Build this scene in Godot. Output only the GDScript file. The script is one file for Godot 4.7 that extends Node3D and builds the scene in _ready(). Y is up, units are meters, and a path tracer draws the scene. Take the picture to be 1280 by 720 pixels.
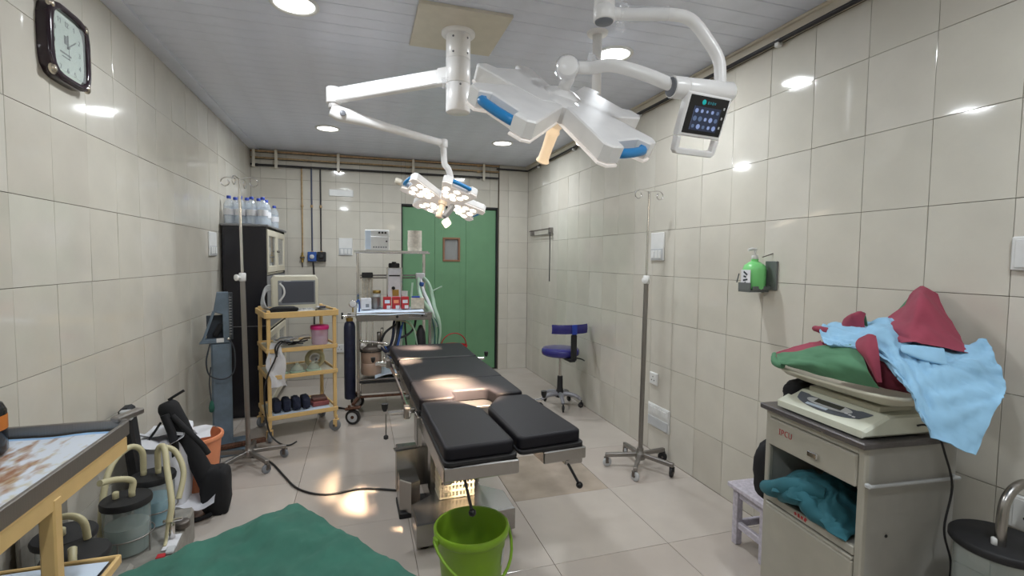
extends Node3D
# An operating theatre: tiled room, ceiling surgical lamps, operating table, trolleys and machines.

var M := {}
var T := {}
var used := {}
var rng := RandomNumberGenerator.new()

const XL := -1.12      # left wall face
const XR := 2.035      # right wall face
const ZB := -5.921     # far wall face
const ZF := 0.88       # wall behind the camera
const HC := 2.55       # ceiling

# ---------------------------------------------------------------- mesh builder
class MB:
	var v := PackedVector3Array()
	var n := PackedVector3Array()
	var uv := PackedVector2Array()
	var xf := Transform3D()

	func put(p: Vector3, nn: Vector3, t := Vector2.ZERO) -> void:
		v.append(xf * p)
		n.append((xf.basis * nn).normalized())
		uv.append(t)

	func tri(a: Vector3, b: Vector3, c: Vector3) -> void:   # counter-clockwise seen from outside
		var nn := (b - a).cross(c - a)
		if nn.length_squared() < 1e-16:
			return
		nn = nn.normalized()
		put(a, nn); put(c, nn); put(b, nn)

	func quad(a: Vector3, b: Vector3, c: Vector3, d: Vector3) -> void:
		tri(a, b, c)
		tri(a, c, d)

	func uquad(a: Vector3, b: Vector3, c: Vector3, d: Vector3) -> void:   # lower left, lower right, upper right, upper left
		var nn := (b - a).cross(c - a).normalized()
		put(a, nn, Vector2(0, 1)); put(c, nn, Vector2(1, 0)); put(b, nn, Vector2(1, 1))
		put(a, nn, Vector2(0, 1)); put(d, nn, Vector2(0, 0)); put(c, nn, Vector2(1, 0))

	func ntri(a: Vector3, b: Vector3, c: Vector3, na: Vector3, nb: Vector3, nc: Vector3, ta := Vector2.ZERO, tb := Vector2.ZERO, tc := Vector2.ZERO) -> void:
		if (b - a).cross(c - a).length_squared() < 1e-18:
			return
		put(a, na, ta); put(c, nc, tc); put(b, nb, tb)

	# chamfered box
	func box(c: Vector3, s: Vector3, bev := 0.0, b := Basis()) -> void:
		var h := s * 0.5
		var keep := xf
		xf = xf * Transform3D(b, c)
		var e: float = minf(bev, minf(h.x, minf(h.y, h.z)) * 0.95)
		for ax in 3:
			var u := (ax + 1) % 3
			var w := (ax + 2) % 3
			for sg in [-1.0, 1.0]:
				var q := []
				for k in [[-1, -1], [1, -1], [1, 1], [-1, 1]]:
					var p := Vector3()
					p[ax] = sg * h[ax]
					p[u] = k[0] * (h[u] - e)
					p[w] = k[1] * (h[w] - e)
					q.append(p)
				if sg > 0:
					quad(q[0], q[1], q[2], q[3])
				else:
					quad(q[3], q[2], q[1], q[0])
		if e > 0.0:
			for ax in 3:
				var u := (ax + 1) % 3
				var w := (ax + 2) % 3
				for su in [-1.0, 1.0]:
					for sw in [-1.0, 1.0]:
						var q := []
						for k in [[-1.0, 0], [1.0, 0], [1.0, 1], [-1.0, 1]]:
							var p := Vector3()
							p[ax] = k[0] * (h[ax] - e)
							p[u] = su * (h[u] if k[1] == 0 else h[u] - e)
							p[w] = sw * (h[w] - e if k[1] == 0 else h[w])
							q.append(p)
						if su * sw > 0:
							_face_out(q)
						else:
							_face_out(q)
			for sx in [-1.0, 1.0]:
				for sy in [-1.0, 1.0]:
					for sz in [-1.0, 1.0]:
						var a := Vector3(sx * h.x, sy * (h.y - e), sz * (h.z - e))
						var bb := Vector3(sx * (h.x - e), sy * h.y, sz * (h.z - e))
						var cc := Vector3(sx * (h.x - e), sy * (h.y - e), sz * h.z)
						if sx * sy * sz > 0:
							tri(a, bb, cc)
						else:
							tri(a, cc, bb)
		xf = keep

	func _face_out(q: Array) -> void:
		var c: Vector3 = (q[0] + q[1] + q[2] + q[3]) * 0.25
		var nn: Vector3 = (q[1] - q[0]).cross(q[2] - q[0])
		if nn.dot(c) >= 0:
			quad(q[0], q[1], q[2], q[3])
		else:
			quad(q[3], q[2], q[1], q[0])

	# smooth grid; rows of points; normal is d(col) x d(row)
	func grid(P: Array, wrap_c := false, flip := false, uvs := false) -> void:
		var R := P.size()
		var C: int = P[0].size()
		var N := []
		for i in R:
			var row := PackedVector3Array()
			for j in C:
				var j0 := j - 1
				var j1 := j + 1
				if wrap_c:
					j0 = (j - 1 + C) % C
					j1 = (j + 1) % C
				else:
					j0 = maxi(j0, 0)
					j1 = mini(j1, C - 1)
				var dc: Vector3 = P[i][j1] - P[i][j0]
				var dr: Vector3 = P[mini(i + 1, R - 1)][j] - P[maxi(i - 1, 0)][j]
				var nn := dc.cross(dr)
				nn = nn.normalized() if nn.length_squared() > 1e-20 else Vector3.UP
				row.append(-nn if flip else nn)
			N.append(row)
		var W := C if wrap_c else C - 1
		for i in R - 1:
			for j in W:
				var k := (j + 1) % C
				var a: Vector3 = P[i][j]
				var b: Vector3 = P[i][k]
				var c: Vector3 = P[i + 1][k]
				var d: Vector3 = P[i + 1][j]
				var ta := Vector2(float(j) / W, 1.0 - float(i) / (R - 1))
				var tb := Vector2(float(j + 1) / W, ta.y)
				var tc := Vector2(tb.x, 1.0 - float(i + 1) / (R - 1))
				var td := Vector2(ta.x, tc.y)
				if flip:
					ntri(a, c, b, N[i][j], N[i + 1][k], N[i][k], ta, tc, tb)
					ntri(a, d, c, N[i][j], N[i + 1][j], N[i + 1][k], ta, td, tc)
				else:
					ntri(a, b, c, N[i][j], N[i][k], N[i + 1][k], ta, tb, tc)
					ntri(a, c, d, N[i][j], N[i + 1][k], N[i + 1][j], ta, tc, td)

	# a thin sheet with two faces and a rim
	func sheet(P: Array, thick := 0.002, uvs := false) -> void:
		var R := P.size()
		var C: int = P[0].size()
		var B := []
		for i in R:
			var row := PackedVector3Array()
			for j in C:
				var dc: Vector3 = P[i][mini(j + 1, C - 1)] - P[i][maxi(j - 1, 0)]
				var dr: Vector3 = P[mini(i + 1, R - 1)][j] - P[maxi(i - 1, 0)][j]
				var nn := dc.cross(dr)
				nn = nn.normalized() if nn.length_squared() > 1e-20 else Vector3.UP
				row.append(P[i][j] - nn * thick)
			B.append(row)
		grid(P, false, false, uvs)
		grid(B, false, true, uvs)
		for j in C - 1:
			quad(B[0][j], B[0][j + 1], P[0][j + 1], P[0][j])
			quad(P[R - 1][j], P[R - 1][j + 1], B[R - 1][j + 1], B[R - 1][j])
		for i in R - 1:
			quad(P[i][0], P[i + 1][0], B[i + 1][0], B[i][0])
			quad(B[i][C - 1], B[i + 1][C - 1], P[i + 1][C - 1], P[i][C - 1])

	# swept tube through points, radius a number or an array
	func tube(pts: Array, r, k := 8, caps := true) -> void:
		var m := pts.size()
		var rows := []
		var t0: Vector3 = (pts[1] - pts[0]).normalized()
		var nx := t0.cross(Vector3.UP)
		if nx.length() < 0.05:
			nx = t0.cross(Vector3.RIGHT)
		nx = nx.normalized()
		for i in m:
			var t: Vector3 = (pts[mini(i + 1, m - 1)] - pts[maxi(i - 1, 0)]).normalized()
			nx = (nx - t * nx.dot(t)).normalized()
			var ny := t.cross(nx)
			var rad: float = r[i] if r is Array else r
			var row := PackedVector3Array()
			for j in k:
				var a := TAU * j / k
				row.append(pts[i] + (nx * cos(a) + ny * sin(a)) * rad)
			rows.append(row)
		grid(rows, true)
		if caps:
			for e in [0, m - 1]:
				var c: Vector3 = pts[e]
				for j in k:
					if e == 0:
						tri(c, rows[e][(j + 1) % k], rows[e][j])
					else:
						tri(c, rows[e][j], rows[e][(j + 1) % k])

	# lathe about local y; profile of (radius, height) from bottom outside to top
	func lathe(prof: Array, k := 24, from := 0.0, sweep := TAU) -> void:
		var m := prof.size()
		var sn := []
		for i in m - 1:
			var d: Vector2 = prof[i + 1] - prof[i]
			sn.append(Vector2(d.y, -d.x).normalized())
		for i in m - 1:
			var a: Vector2 = prof[i]
			var b: Vector2 = prof[i + 1]
			var na: Vector2 = sn[i]
			var nb: Vector2 = sn[i]
			if i > 0 and sn[i - 1].dot(sn[i]) > 0.6:
				na = (sn[i - 1] + sn[i]).normalized()
			if i < m - 2 and sn[i + 1].dot(sn[i]) > 0.6:
				nb = (sn[i + 1] + sn[i]).normalized()
			for j in k:
				var p := from + sweep * j / k
				var q := from + sweep * (j + 1) / k
				var cp := Vector3(cos(p), 0, -sin(p))
				var cq := Vector3(cos(q), 0, -sin(q))
				var A := cp * a.x + Vector3.UP * a.y
				var B := cq * a.x + Vector3.UP * a.y
				var C := cq * b.x + Vector3.UP * b.y
				var D := cp * b.x + Vector3.UP * b.y
				var nA := cp * na.x + Vector3.UP * na.y
				var nB := cq * na.x + Vector3.UP * na.y
				var nC := cq * nb.x + Vector3.UP * nb.y
				var nD := cp * nb.x + Vector3.UP * nb.y
				var u0 := float(j) / k
				var u1 := float(j + 1) / k
				var v0 := 1.0 - float(i) / (m - 1)
				var v1 := 1.0 - float(i + 1) / (m - 1)
				ntri(A, B, C, nA, nB, nC, Vector2(u0, v0), Vector2(u1, v0), Vector2(u1, v1))
				ntri(A, C, D, nA, nC, nD, Vector2(u0, v0), Vector2(u1, v1), Vector2(u0, v1))

	# polygon (counter-clockwise, in local x/y) extruded from z0 to z1, rim chamfered by bev
	func prism(poly: Array, z0: float, z1: float, bev := 0.0) -> void:
		var pk := PackedVector2Array(poly)
		var area := 0.0
		for i in pk.size():
			area += pk[i].cross(pk[(i + 1) % pk.size()])
		if area < 0:
			pk.reverse()
		var m := pk.size()
		var ins := PackedVector2Array()
		for i in m:
			var d0 := (pk[i] - pk[(i - 1 + m) % m]).normalized()
			var d1 := (pk[(i + 1) % m] - pk[i]).normalized()
			var n0 := Vector2(-d0.y, d0.x)
			var n1 := Vector2(-d1.y, d1.x)
			var bi := (n0 + n1)
			bi = bi / maxf(0.35, bi.length_squared() * 0.5) 
			ins.append(pk[i] + bi * bev * 0.999)
		var idx := Geometry2D.triangulate_polygon(ins)
		for t in range(0, idx.size(), 3):
			var a := ins[idx[t]]
			var b := ins[idx[t + 1]]
			var c := ins[idx[t + 2]]
			if (b - a).cross(c - a) < 0:
				var sw := b
				b = c
				c = sw
			tri(Vector3(a.x, a.y, z1), Vector3(b.x, b.y, z1), Vector3(c.x, c.y, z1))
			tri(Vector3(a.x, a.y, z0), Vector3(c.x, c.y, z0), Vector3(b.x, b.y, z0))
		for i in m:
			var j := (i + 1) % m
			var a := pk[i]
			var b := pk[j]
			quad(Vector3(a.x, a.y, z0 + bev), Vector3(b.x, b.y, z0 + bev), Vector3(b.x, b.y, z1 - bev), Vector3(a.x, a.y, z1 - bev))
			if bev > 0:
				quad(Vector3(a.x, a.y, z1 - bev), Vector3(b.x, b.y, z1 - bev), Vector3(ins[j].x, ins[j].y, z1), Vector3(ins[i].x, ins[i].y, z1))
				quad(Vector3(ins[i].x, ins[i].y, z0), Vector3(ins[j].x, ins[j].y, z0), Vector3(b.x, b.y, z0 + bev), Vector3(a.x, a.y, z0 + bev))

	func ball(c: Vector3, r, k := 14) -> void:
		var rr: Vector3 = r if r is Vector3 else Vector3(r, r, r)
		var keep := xf
		xf = xf * Transform3D(Basis.from_scale(rr), c)
		var pr := []
		for i in range(0, 9):
			var a := -PI / 2 + PI * i / 8.0
			pr.append(Vector2(maxf(cos(a), 0.0), sin(a)))
		lathe(pr, k)
		xf = keep

	func mesh() -> ArrayMesh:
		var a := []
		a.resize(Mesh.ARRAY_MAX)
		a[Mesh.ARRAY_VERTEX] = v
		a[Mesh.ARRAY_NORMAL] = n
		a[Mesh.ARRAY_TEX_UV] = uv
		var m := ArrayMesh.new()
		m.add_surface_from_arrays(Mesh.PRIMITIVE_TRIANGLES, a)
		return m

# ---------------------------------------------------------------- scene helpers
func V(x: float, y: float, z: float) -> Vector3:
	return Vector3(x, y, z)

func add(o: Node, called: String, parent: Node) -> void:
	var k := str(parent.get_instance_id()) + "/" + called
	var c: int = used.get(k, 0)
	used[k] = c + 1
	o.name = called if c == 0 else "%s_%03d" % [called, c]
	parent.add_child(o)

func obj(called: String, mb, m: Material, parent: Node = self) -> MeshInstance3D:
	var o := MeshInstance3D.new()
	o.mesh = mb.mesh() if mb is MB else mb
	o.material_override = m
	add(o, called, parent)
	return o

func thing(called: String, label: String, category: String, at := Vector3.ZERO, turn := 0.0, group := "") -> Node3D:
	var o := Node3D.new()
	add(o, called, self)
	o.position = at
	o.rotation.y = turn
	tag(o, label, category, group)
	return o

func tag(o: Node, label: String, category := "", group := "", kind := "") -> Node:
	o.set_meta("label", label)
	if category: o.set_meta("category", category)
	if group: o.set_meta("group", group)
	if kind: o.set_meta("kind", kind)
	return o

func struct(called: String, label := "") -> Node3D:
	var o := Node3D.new()
	add(o, called, self)
	o.set_meta("kind", "structure")
	if label: o.set_meta("label", label)
	return o

func copy(o: Node3D, label: String) -> Node3D:
	var base := str(o.name)
	var r: Node3D = o.duplicate()
	add(r, base, self)
	r.set_meta("label", label)
	return r

func frame(o: Vector3, z: Vector3, up := Vector3.UP) -> Transform3D:   # local z along the given direction
	var zz := z.normalized()
	var x := up.cross(zz)
	if x.length() < 0.02:
		x = Vector3.RIGHT.cross(zz)
	x = x.normalized()
	return Transform3D(Basis(x, zz.cross(x), zz), o)

func yframe(o: Vector3, y: Vector3) -> Transform3D:                     # local y along the given direction
	var yy := y.normalized()
	var x := yy.cross(Vector3.FORWARD)
	if x.length() < 0.02:
		x = Vector3.RIGHT
	x = x.normalized()
	return Transform3D(Basis(x, yy, x.cross(yy)), o)

func rodm(mb: MB, a: Vector3, b: Vector3, r: float, k := 10) -> MB:
	mb.tube([a, b], r, k)
	return mb

func rod(a: Vector3, b: Vector3, r: float, k := 10) -> MB:
	return rodm(MB.new(), a, b, r, k)

func bx(c: Vector3, s: Vector3, bev := 0.0, b := Basis()) -> MB:
	var m := MB.new()
	m.box(c, s, bev, b)
	return m

func bar(a: Vector3, b: Vector3, w: float, h: float, bev := 0.002) -> MB:   # rectangular bar from a to b
	var m := MB.new()
	m.xf = frame((a + b) * 0.5, b - a)
	m.box(Vector3.ZERO, V(w, h, (b - a).length()), bev)
	m.xf = Transform3D()
	return m

func cyl(c: Vector3, r: float, h: float, bev := 0.002, k := 20, dir := Vector3.UP) -> MB:   # base centre, axis
	var m := MB.new()
	m.xf = yframe(c, dir)
	m.lathe([Vector2(0, 0), Vector2(r - bev, 0), Vector2(r, bev), Vector2(r, h - bev), Vector2(r - bev, h), Vector2(0, h)], k)
	m.xf = Transform3D()
	return m

func turned(c: Vector3, prof: Array, k := 24, dir := Vector3.UP) -> MB:
	var m := MB.new()
	m.xf = yframe(c, dir)
	m.lathe(prof, k)
	m.xf = Transform3D()
	return m

func curve(pts: Array, per := 6) -> Array:       # Catmull-Rom
	var out := []
	var m := pts.size()
	for i in m - 1:
		var p0: Vector3 = pts[maxi(i - 1, 0)]
		var p1: Vector3 = pts[i]
		var p2: Vector3 = pts[i + 1]
		var p3: Vector3 = pts[mini(i + 2, m - 1)]
		for k in per:
			var t := float(k) / per
			out.append(0.5 * ((2.0 * p1) + (p2 - p0) * t + (2.0 * p0 - 5.0 * p1 + 4.0 * p2 - p3) * t * t + (3.0 * p1 - p0 - 3.0 * p2 + p3) * t * t * t))
	out.append(pts[m - 1])
	return out

func hose(pts: Array, r: float, k := 8, per := 6) -> MB:
	var m := MB.new()
	m.tube(curve(pts, per), r, k)
	return m

func net(ctrl: Array, per := 5) -> Array:         # smooth surface through a grid of points
	var rows := []
	for r in ctrl:
		rows.append(curve(r, per))
	var out := []
	var cols: int = rows[0].size()
	var tr := []
	for j in cols:
		var c := []
		for r in rows:
			c.append(r[j])
		tr.append(curve(c, per))
	for i in tr[0].size():
		var row := PackedVector3Array()
		for j in cols:
			row.append(tr[j][i])
		out.append(row)
	return out

func crumple(P: Array, amp: float, freq: float, sd: int) -> Array:
	var f := FastNoiseLite.new()
	f.seed = sd
	f.noise_type = FastNoiseLite.TYPE_SIMPLEX_SMOOTH
	f.fractal_type = FastNoiseLite.FRACTAL_RIDGED
	f.fractal_octaves = 2
	f.frequency = freq
	var R := P.size()
	var C: int = P[0].size()
	var out := []
	for i in R:
		var row := PackedVector3Array()
		for j in C:
			var dc: Vector3 = P[i][mini(j + 1, C - 1)] - P[i][maxi(j - 1, 0)]
			var dr: Vector3 = P[mini(i + 1, R - 1)][j] - P[maxi(i - 1, 0)][j]
			var nn := dc.cross(dr).normalized()
			row.append(P[i][j] + nn * amp * f.get_noise_2d(i * 1.0, j * 1.0))
		out.append(row)
	return out

func text(s: String, size: float, m: Material, parent: Node, xf: Transform3D, called := "lettering", depth := 0.0008) -> MeshInstance3D:
	var t := TextMesh.new()
	t.text = s
	t.font_size = 64
	t.pixel_size = size / 64.0
	t.depth = depth
	var fnt := SystemFont.new()
	fnt.font_names = PackedStringArray(["Droid Sans"])
	t.font = fnt
	t.curve_step = 4.0
	var o := MeshInstance3D.new()
	o.mesh = t
	o.material_override = m
	add(o, called, parent)
	o.transform = xf
	return o

# ---------------------------------------------------------------- materials
func noise_tex(freq: float, lo: float, hi: float, sd: int, stretch := 1, ridged := false) -> ImageTexture:
	var f := FastNoiseLite.new()
	f.seed = sd
	f.frequency = freq
	f.noise_type = FastNoiseLite.TYPE_SIMPLEX_SMOOTH
	f.fractal_octaves = 4
	if ridged:
		f.fractal_type = FastNoiseLite.FRACTAL_RIDGED
	var im := f.get_seamless_image(256, 256 / stretch)
	if stretch > 1:
		im.resize(256, 256, Image.INTERPOLATE_BILINEAR)
	im.convert(Image.FORMAT_RGB8)
	for y in 256:
		for x in 256:
			var g := lerpf(lo, hi, im.get_pixel(x, y).r)
			im.set_pixel(x, y, Color(g, g, g))
	im.generate_mipmaps()
	return ImageTexture.create_from_image(im)

func mat(called: String, c: Color, rough: float, metal := 0.0, tex = null, scale := 1.0, bump = null, bscale := 0.0) -> StandardMaterial3D:
	var m := StandardMaterial3D.new()
	m.resource_name = called
	m.albedo_color = c
	m.roughness = rough
	m.metallic = metal
	if tex:
		m.albedo_texture = tex
		m.uv1_triplanar = true
		m.uv1_scale = Vector3.ONE * scale
	if bump:
		m.heightmap_enabled = true
		m.heightmap_texture = bump
		m.heightmap_scale = bscale
		m.uv1_triplanar = true
		m.uv1_scale = Vector3.ONE * scale
	M[called] = m
	return m

func glassy(called: String, c: Color, alpha: float, rough := 0.03) -> StandardMaterial3D:
	var m := StandardMaterial3D.new()
	m.resource_name = called
	m.albedo_color = Color(c.r, c.g, c.b, alpha)
	m.transparency = BaseMaterial3D.TRANSPARENCY_ALPHA
	m.roughness = rough
	M[called] = m
	return m

func glow(called: String, c: Color, e: float) -> StandardMaterial3D:
	var m := StandardMaterial3D.new()
	m.resource_name = called
	m.albedo_color = c
	m.emission_enabled = true
	m.emission = c
	m.emission_energy_multiplier = e
	M[called] = m
	return m

func rgb(r: int, g: int, b: int) -> Color:
	return Color8(r, g, b)

func cloth(called: String, c: Color, scale := 40.0) -> StandardMaterial3D:
	var m := mat(called, c, 0.85, 0.0, T.blotch, 2.5)
	m.rim_enabled = true
	m.rim = 0.25
	m.rim_tint = 0.6
	return m

func make_materials() -> void:
	T.speck = noise_tex(0.08, 0.9, 1.0, 3)
	T.blotch = noise_tex(0.012, 0.84, 1.0, 5)
	T.soft = noise_tex(0.01, 0.95, 1.0, 6)
	T.brush = noise_tex(0.05, 0.95, 1.0, 8, 16)
	T.grain = noise_tex(0.12, 0.0, 1.0, 11)
	T.dirt = noise_tex(0.02, 0.55, 1.0, 13, 1, true)
	mat("wall_tile", rgb(207, 202, 190), 0.07, 0.0, T.soft, 1.3)
	mat("wall_tile_b", rgb(204, 198, 186), 0.08, 0.0, T.soft, 1.1)
	mat("wall_tile_c", rgb(210, 205, 194), 0.065, 0.0, T.soft, 1.5)
	mat("grout", rgb(128, 118, 104), 0.9, 0.0, T.blotch, 6.0)
	mat("floor_tile", rgb(187, 177, 168), 0.13, 0.0, T.soft, 0.9)
	mat("floor_tile_b", rgb(184, 174, 165), 0.14, 0.0, T.soft, 0.7)
	mat("floor_tile_c", rgb(190, 181, 172), 0.13, 0.0, T.soft, 1.1)
	mat("floor_tile_dull", rgb(178, 164, 149), 0.18, 0.0, T.blotch, 1.2)
	mat("floor_grout", rgb(140, 126, 110), 0.9, 0.0, T.blotch, 5.0)
	mat("ceiling_pvc", rgb(224, 228, 241), 0.35, 0.0, T.soft, 2.0)
	mat("ceiling_back", rgb(120, 120, 122), 0.8)
	mat("cornice", rgb(214, 205, 188), 0.4, 0.0, T.soft, 2.0)
	mat("door_green", rgb(106, 150, 112), 0.42, 0.0, T.soft, 1.2)
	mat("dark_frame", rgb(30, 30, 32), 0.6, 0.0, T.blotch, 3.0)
	mat("wood_trim", rgb(140, 100, 74), 0.5, 0.0, T.brush, 8.0)
	mat("copper", rgb(204, 166, 124), 0.5, 0.2, T.blotch, 8.0)
	mat("copper_old", rgb(184, 156, 116), 0.5, 0.2, T.blotch, 9.0)
	mat("pipe_dark", rgb(40, 36, 38), 0.5, 0.0, T.blotch, 5.0)
	mat("pipe_blue", rgb(62, 70, 92), 0.5)
	mat("brass", rgb(180, 150, 84), 0.35, 0.8)
	mat("lamp_white", rgb(243, 241, 240), 0.28, 0.0, T.soft, 3.0)
	mat("lamp_cream", rgb(216, 208, 192), 0.4, 0.0, T.soft, 3.0)
	mat("lamp_grey", rgb(176, 172, 170), 0.4)
	mat("cap_grey", rgb(110, 112, 118), 0.4)
	mat("blue_grip", rgb(38, 132, 196), 0.4)
	mat("handle_cream", rgb(240, 222, 200), 0.45)
	mat("lens_dark", rgb(200, 196, 196), 0.15)
	mat("black_gloss", rgb(20, 20, 24), 0.16)
	mat("black_matte", rgb(28, 28, 31), 0.6, 0.0, T.speck, 6.0)
	mat("black_fabric", rgb(25, 25, 28), 0.85, 0.0, T.speck, 12.0)
	mat("navy_fabric", rgb(34, 40, 62), 0.85, 0.0, T.speck, 12.0)
	mat("rubber", rgb(32, 31, 32), 0.6)
	mat("cable", rgb(30, 30, 32), 0.45)
	mat("vinyl", rgb(30, 29, 34), 0.5, 0.0, T.soft, 3.0)
	M.vinyl.metallic_specular = 0.3
	mat("vinyl_seam", rgb(24, 24, 28), 0.5)
	mat("steel", rgb(176, 173, 170), 0.27, 1.0, T.brush, 14.0)
	mat("steel_dull", rgb(150, 146, 142), 0.4, 0.9, T.brush, 14.0)
	mat("chrome", rgb(222, 220, 218), 0.1, 1.0)
	mat("iron", rgb(120, 112, 106), 0.45, 0.7, T.blotch, 7.0)
	mat("rust", rgb(112, 74, 54), 0.7, 0.3, T.dirt, 6.0)
	mat("bucket_green", rgb(134, 174, 44), 0.38, 0.0, T.soft, 3.0)
	mat("blue_seat", rgb(50, 48, 122), 0.16, 0.0, T.soft, 3.0)
	mat("plastic_wrap", rgb(120, 122, 190), 0.12)
	mat("cream_paint", rgb(226, 190, 128), 0.42, 0.0, T.soft, 4.0)
	mat("white_plastic", rgb(226, 226, 224), 0.4, 0.0, T.soft, 3.0)
	mat("ivory_plastic", rgb(212, 208, 190), 0.42, 0.0, T.soft, 3.0)
	mat("grey_plastic", rgb(128, 132, 138), 0.45)
	mat("screen_grey", rgb(76, 80, 90), 0.22)
	mat("bp_grey", rgb(108, 124, 138), 0.5, 0.0, T.blotch, 3.0)
	mat("bp_dark", rgb(52, 58, 66), 0.6)
	mat("cupboard_black", rgb(26, 25, 34), 0.24, 0.0, T.soft, 2.0)
	mat("cupboard_cream", rgb(212, 204, 184), 0.45, 0.0, T.soft, 3.0)
	mat("cupboard_grey", rgb(120, 120, 122), 0.5)
	mat("pink", rgb(206, 36, 120), 0.4)
	mat("paper", rgb(222, 222, 226), 0.8, 0.0, T.soft, 6.0)
	mat("bag_white", rgb(220, 220, 226), 0.35, 0.0, T.soft, 4.0)
	mat("red_box", rgb(176, 36, 44), 0.5)
	mat("kraft", rgb(206, 196, 178), 0.7, 0.0, T.blotch, 8.0)
	mat("cyl_dark", rgb(46, 52, 78), 0.4, 0.0, T.blotch, 5.0)
	mat("orange_plastic", rgb(236, 150, 108), 0.45, 0.0, T.soft, 3.0)
	mat("rail_blue", rgb(40, 80, 150), 0.5)
	mat("locker_grey", rgb(166, 164, 158), 0.4, 0.0, T.soft, 3.0)
	mat("locker_front", rgb(172, 168, 156), 0.42, 0.0, T.soft, 3.0)
	mat("locker_top", rgb(104, 100, 100), 0.32, 0.5, T.brush, 6.0)
	mat("red_paint", rgb(160, 34, 40), 0.6)
	mat("stool_paint", rgb(206, 200, 212), 0.5, 0.0, T.blotch, 14.0)
	mat("scale_body", rgb(214, 216, 200), 0.4, 0.0, T.soft, 3.0)
	mat("scale_panel", rgb(92, 98, 108), 0.45)
	mat("lcd", rgb(60, 62, 58), 0.2)
	mat("silver", rgb(190, 192, 194), 0.35)
	mat("green_plastic", rgb(122, 206, 124), 0.35)
	mat("base_grey", rgb(148, 148, 154), 0.4, 0.3)
	mat("bracket_grey", rgb(96, 100, 98), 0.5)
	mat("hose_cream", rgb(190, 182, 146), 0.4)
	mat("hose_green", rgb(164, 190, 170), 0.4)
	mat("blue_cap", rgb(34, 62, 160), 0.45)
	mat("suction_grey", rgb(150, 146, 138), 0.5, 0.0, T.blotch, 4.0)
	mat("tape_white", rgb(228, 228, 230), 0.5)
	mat("teal_glow_off", rgb(40, 120, 130), 0.4)
	cloth("drape_green", rgb(46, 104, 88))
	cloth("teal_cloth", rgb(40, 100, 112))
	cloth("maroon_cloth", rgb(154, 62, 82))
	cloth("green_cloth", rgb(84, 134, 100))
	var bs := cloth("blue_sheet", rgb(158, 206, 238))
	bs.backlight_enabled = true
	bs.backlight = Color(0.25, 0.35, 0.45)
	glassy("clear_glass", rgb(225, 232, 232), 0.12)
	glassy("jar_glass", rgb(190, 205, 205), 0.22)
	glassy("pet", rgb(214, 226, 238), 0.3, 0.08)
	glassy("wrap_clear", rgb(230, 232, 240), 0.12, 0.1)
	var w := StandardMaterial3D.new()
	w.resource_name = "water_blue"
	w.albedo_color = rgb(150, 196, 214)
	w.roughness = 0.1
	M["water_blue"] = w
	glassy("jar_pinkish", rgb(214, 170, 200), 0.45, 0.1)
	glassy("mask_clear", rgb(206, 216, 200), 0.4, 0.1)
	mat("sheet_bluewhite", rgb(206, 220, 236), 0.6)
	mat("pack_red", rgb(140, 76, 76), 0.5)
	mat("pack_brown", rgb(116, 80, 72), 0.5)
	mat("canister", rgb(176, 150, 132), 0.35, 0.1, T.soft, 4.0)
	var fr := mat("frosted", rgb(222, 214, 200), 0.5, 0.0, T.blotch, 10.0)
	fr.backlight_enabled = true
	fr.backlight = Color(0.2, 0.2, 0.18)
	mat("clock_rim", rgb(40, 26, 34), 0.14)
	mat("clock_face", rgb(196, 208, 198), 0.5)
	mat("clock_ink", rgb(60, 60, 58), 0.6)
	mat("clock_gold", rgb(206, 196, 178), 0.22, 0.85)
	mat("orange_label", rgb(190, 110, 40), 0.5)
	var wg := mat("water_blue_grey", rgb(150, 166, 164), 0.15)

# ---------------------------------------------------------------- camera, sky, light
func setup_view() -> void:
	var cam := Camera3D.new()
	cam.name = "camera"
	add_child(cam)
	var rt := Vector3(0.9548518, 0.0107241, 0.2968888)
	var up := Vector3(0.0067894, 0.9982995, -0.0578961)
	var fw := Vector3(0.2970049, -0.0572979, -0.9531553)
	cam.transform = Transform3D(Basis(rt, up, -fw), Vector3(0, 1.3818, 0))
	cam.fov = rad_to_deg(2.0 * atan(360.0 / 610.24))
	cam.near = 0.03
	cam.far = 60.0
	cam.current = true
	var we := WorldEnvironment.new()
	we.name = "environment"
	var e := Environment.new()
	e.background_mode = Environment.BG_COLOR
	e.background_color = Color(0.02, 0.02, 0.02)
	e.tonemap_mode = Environment.TONE_MAPPER_LINEAR
	e.tonemap_exposure = 1.0
	e.sdfgi_enabled = true
	e.ssao_enabled = true
	e.ssil_enabled = true
	we.environment = e
	add_child(we)

const DOWN_ENERGY := 1.58
const OT_ENERGY := 36.0

func area_light(p: Vector3, dir: Vector3, size: Vector2, energy: float, col: Color, parent: Node) -> void:
	var l := AreaLight3D.new()
	l.area_size = size
	l.light_energy = energy
	l.light_color = col
	l.shadow_enabled = true
	l.area_normalize_energy = true
	l.area_range = 12.0
	l.area_attenuation = 2.0
	add(l, "light", parent)
	l.transform = frame(p, -dir)

func spot_light(p: Vector3, dir: Vector3, angle: float, energy: float, col: Color, parent: Node, size := 0.03) -> void:
	var l := SpotLight3D.new()
	l.spot_angle = angle
	l.spot_angle_attenuation = 0.6
	l.light_energy = energy
	l.light_color = col
	l.light_size = size
	l.shadow_enabled = true
	l.spot_range = 12.0
	l.spot_attenuation = 2.0
	add(l, "light", parent)
	l.transform = frame(p, -dir)

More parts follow.
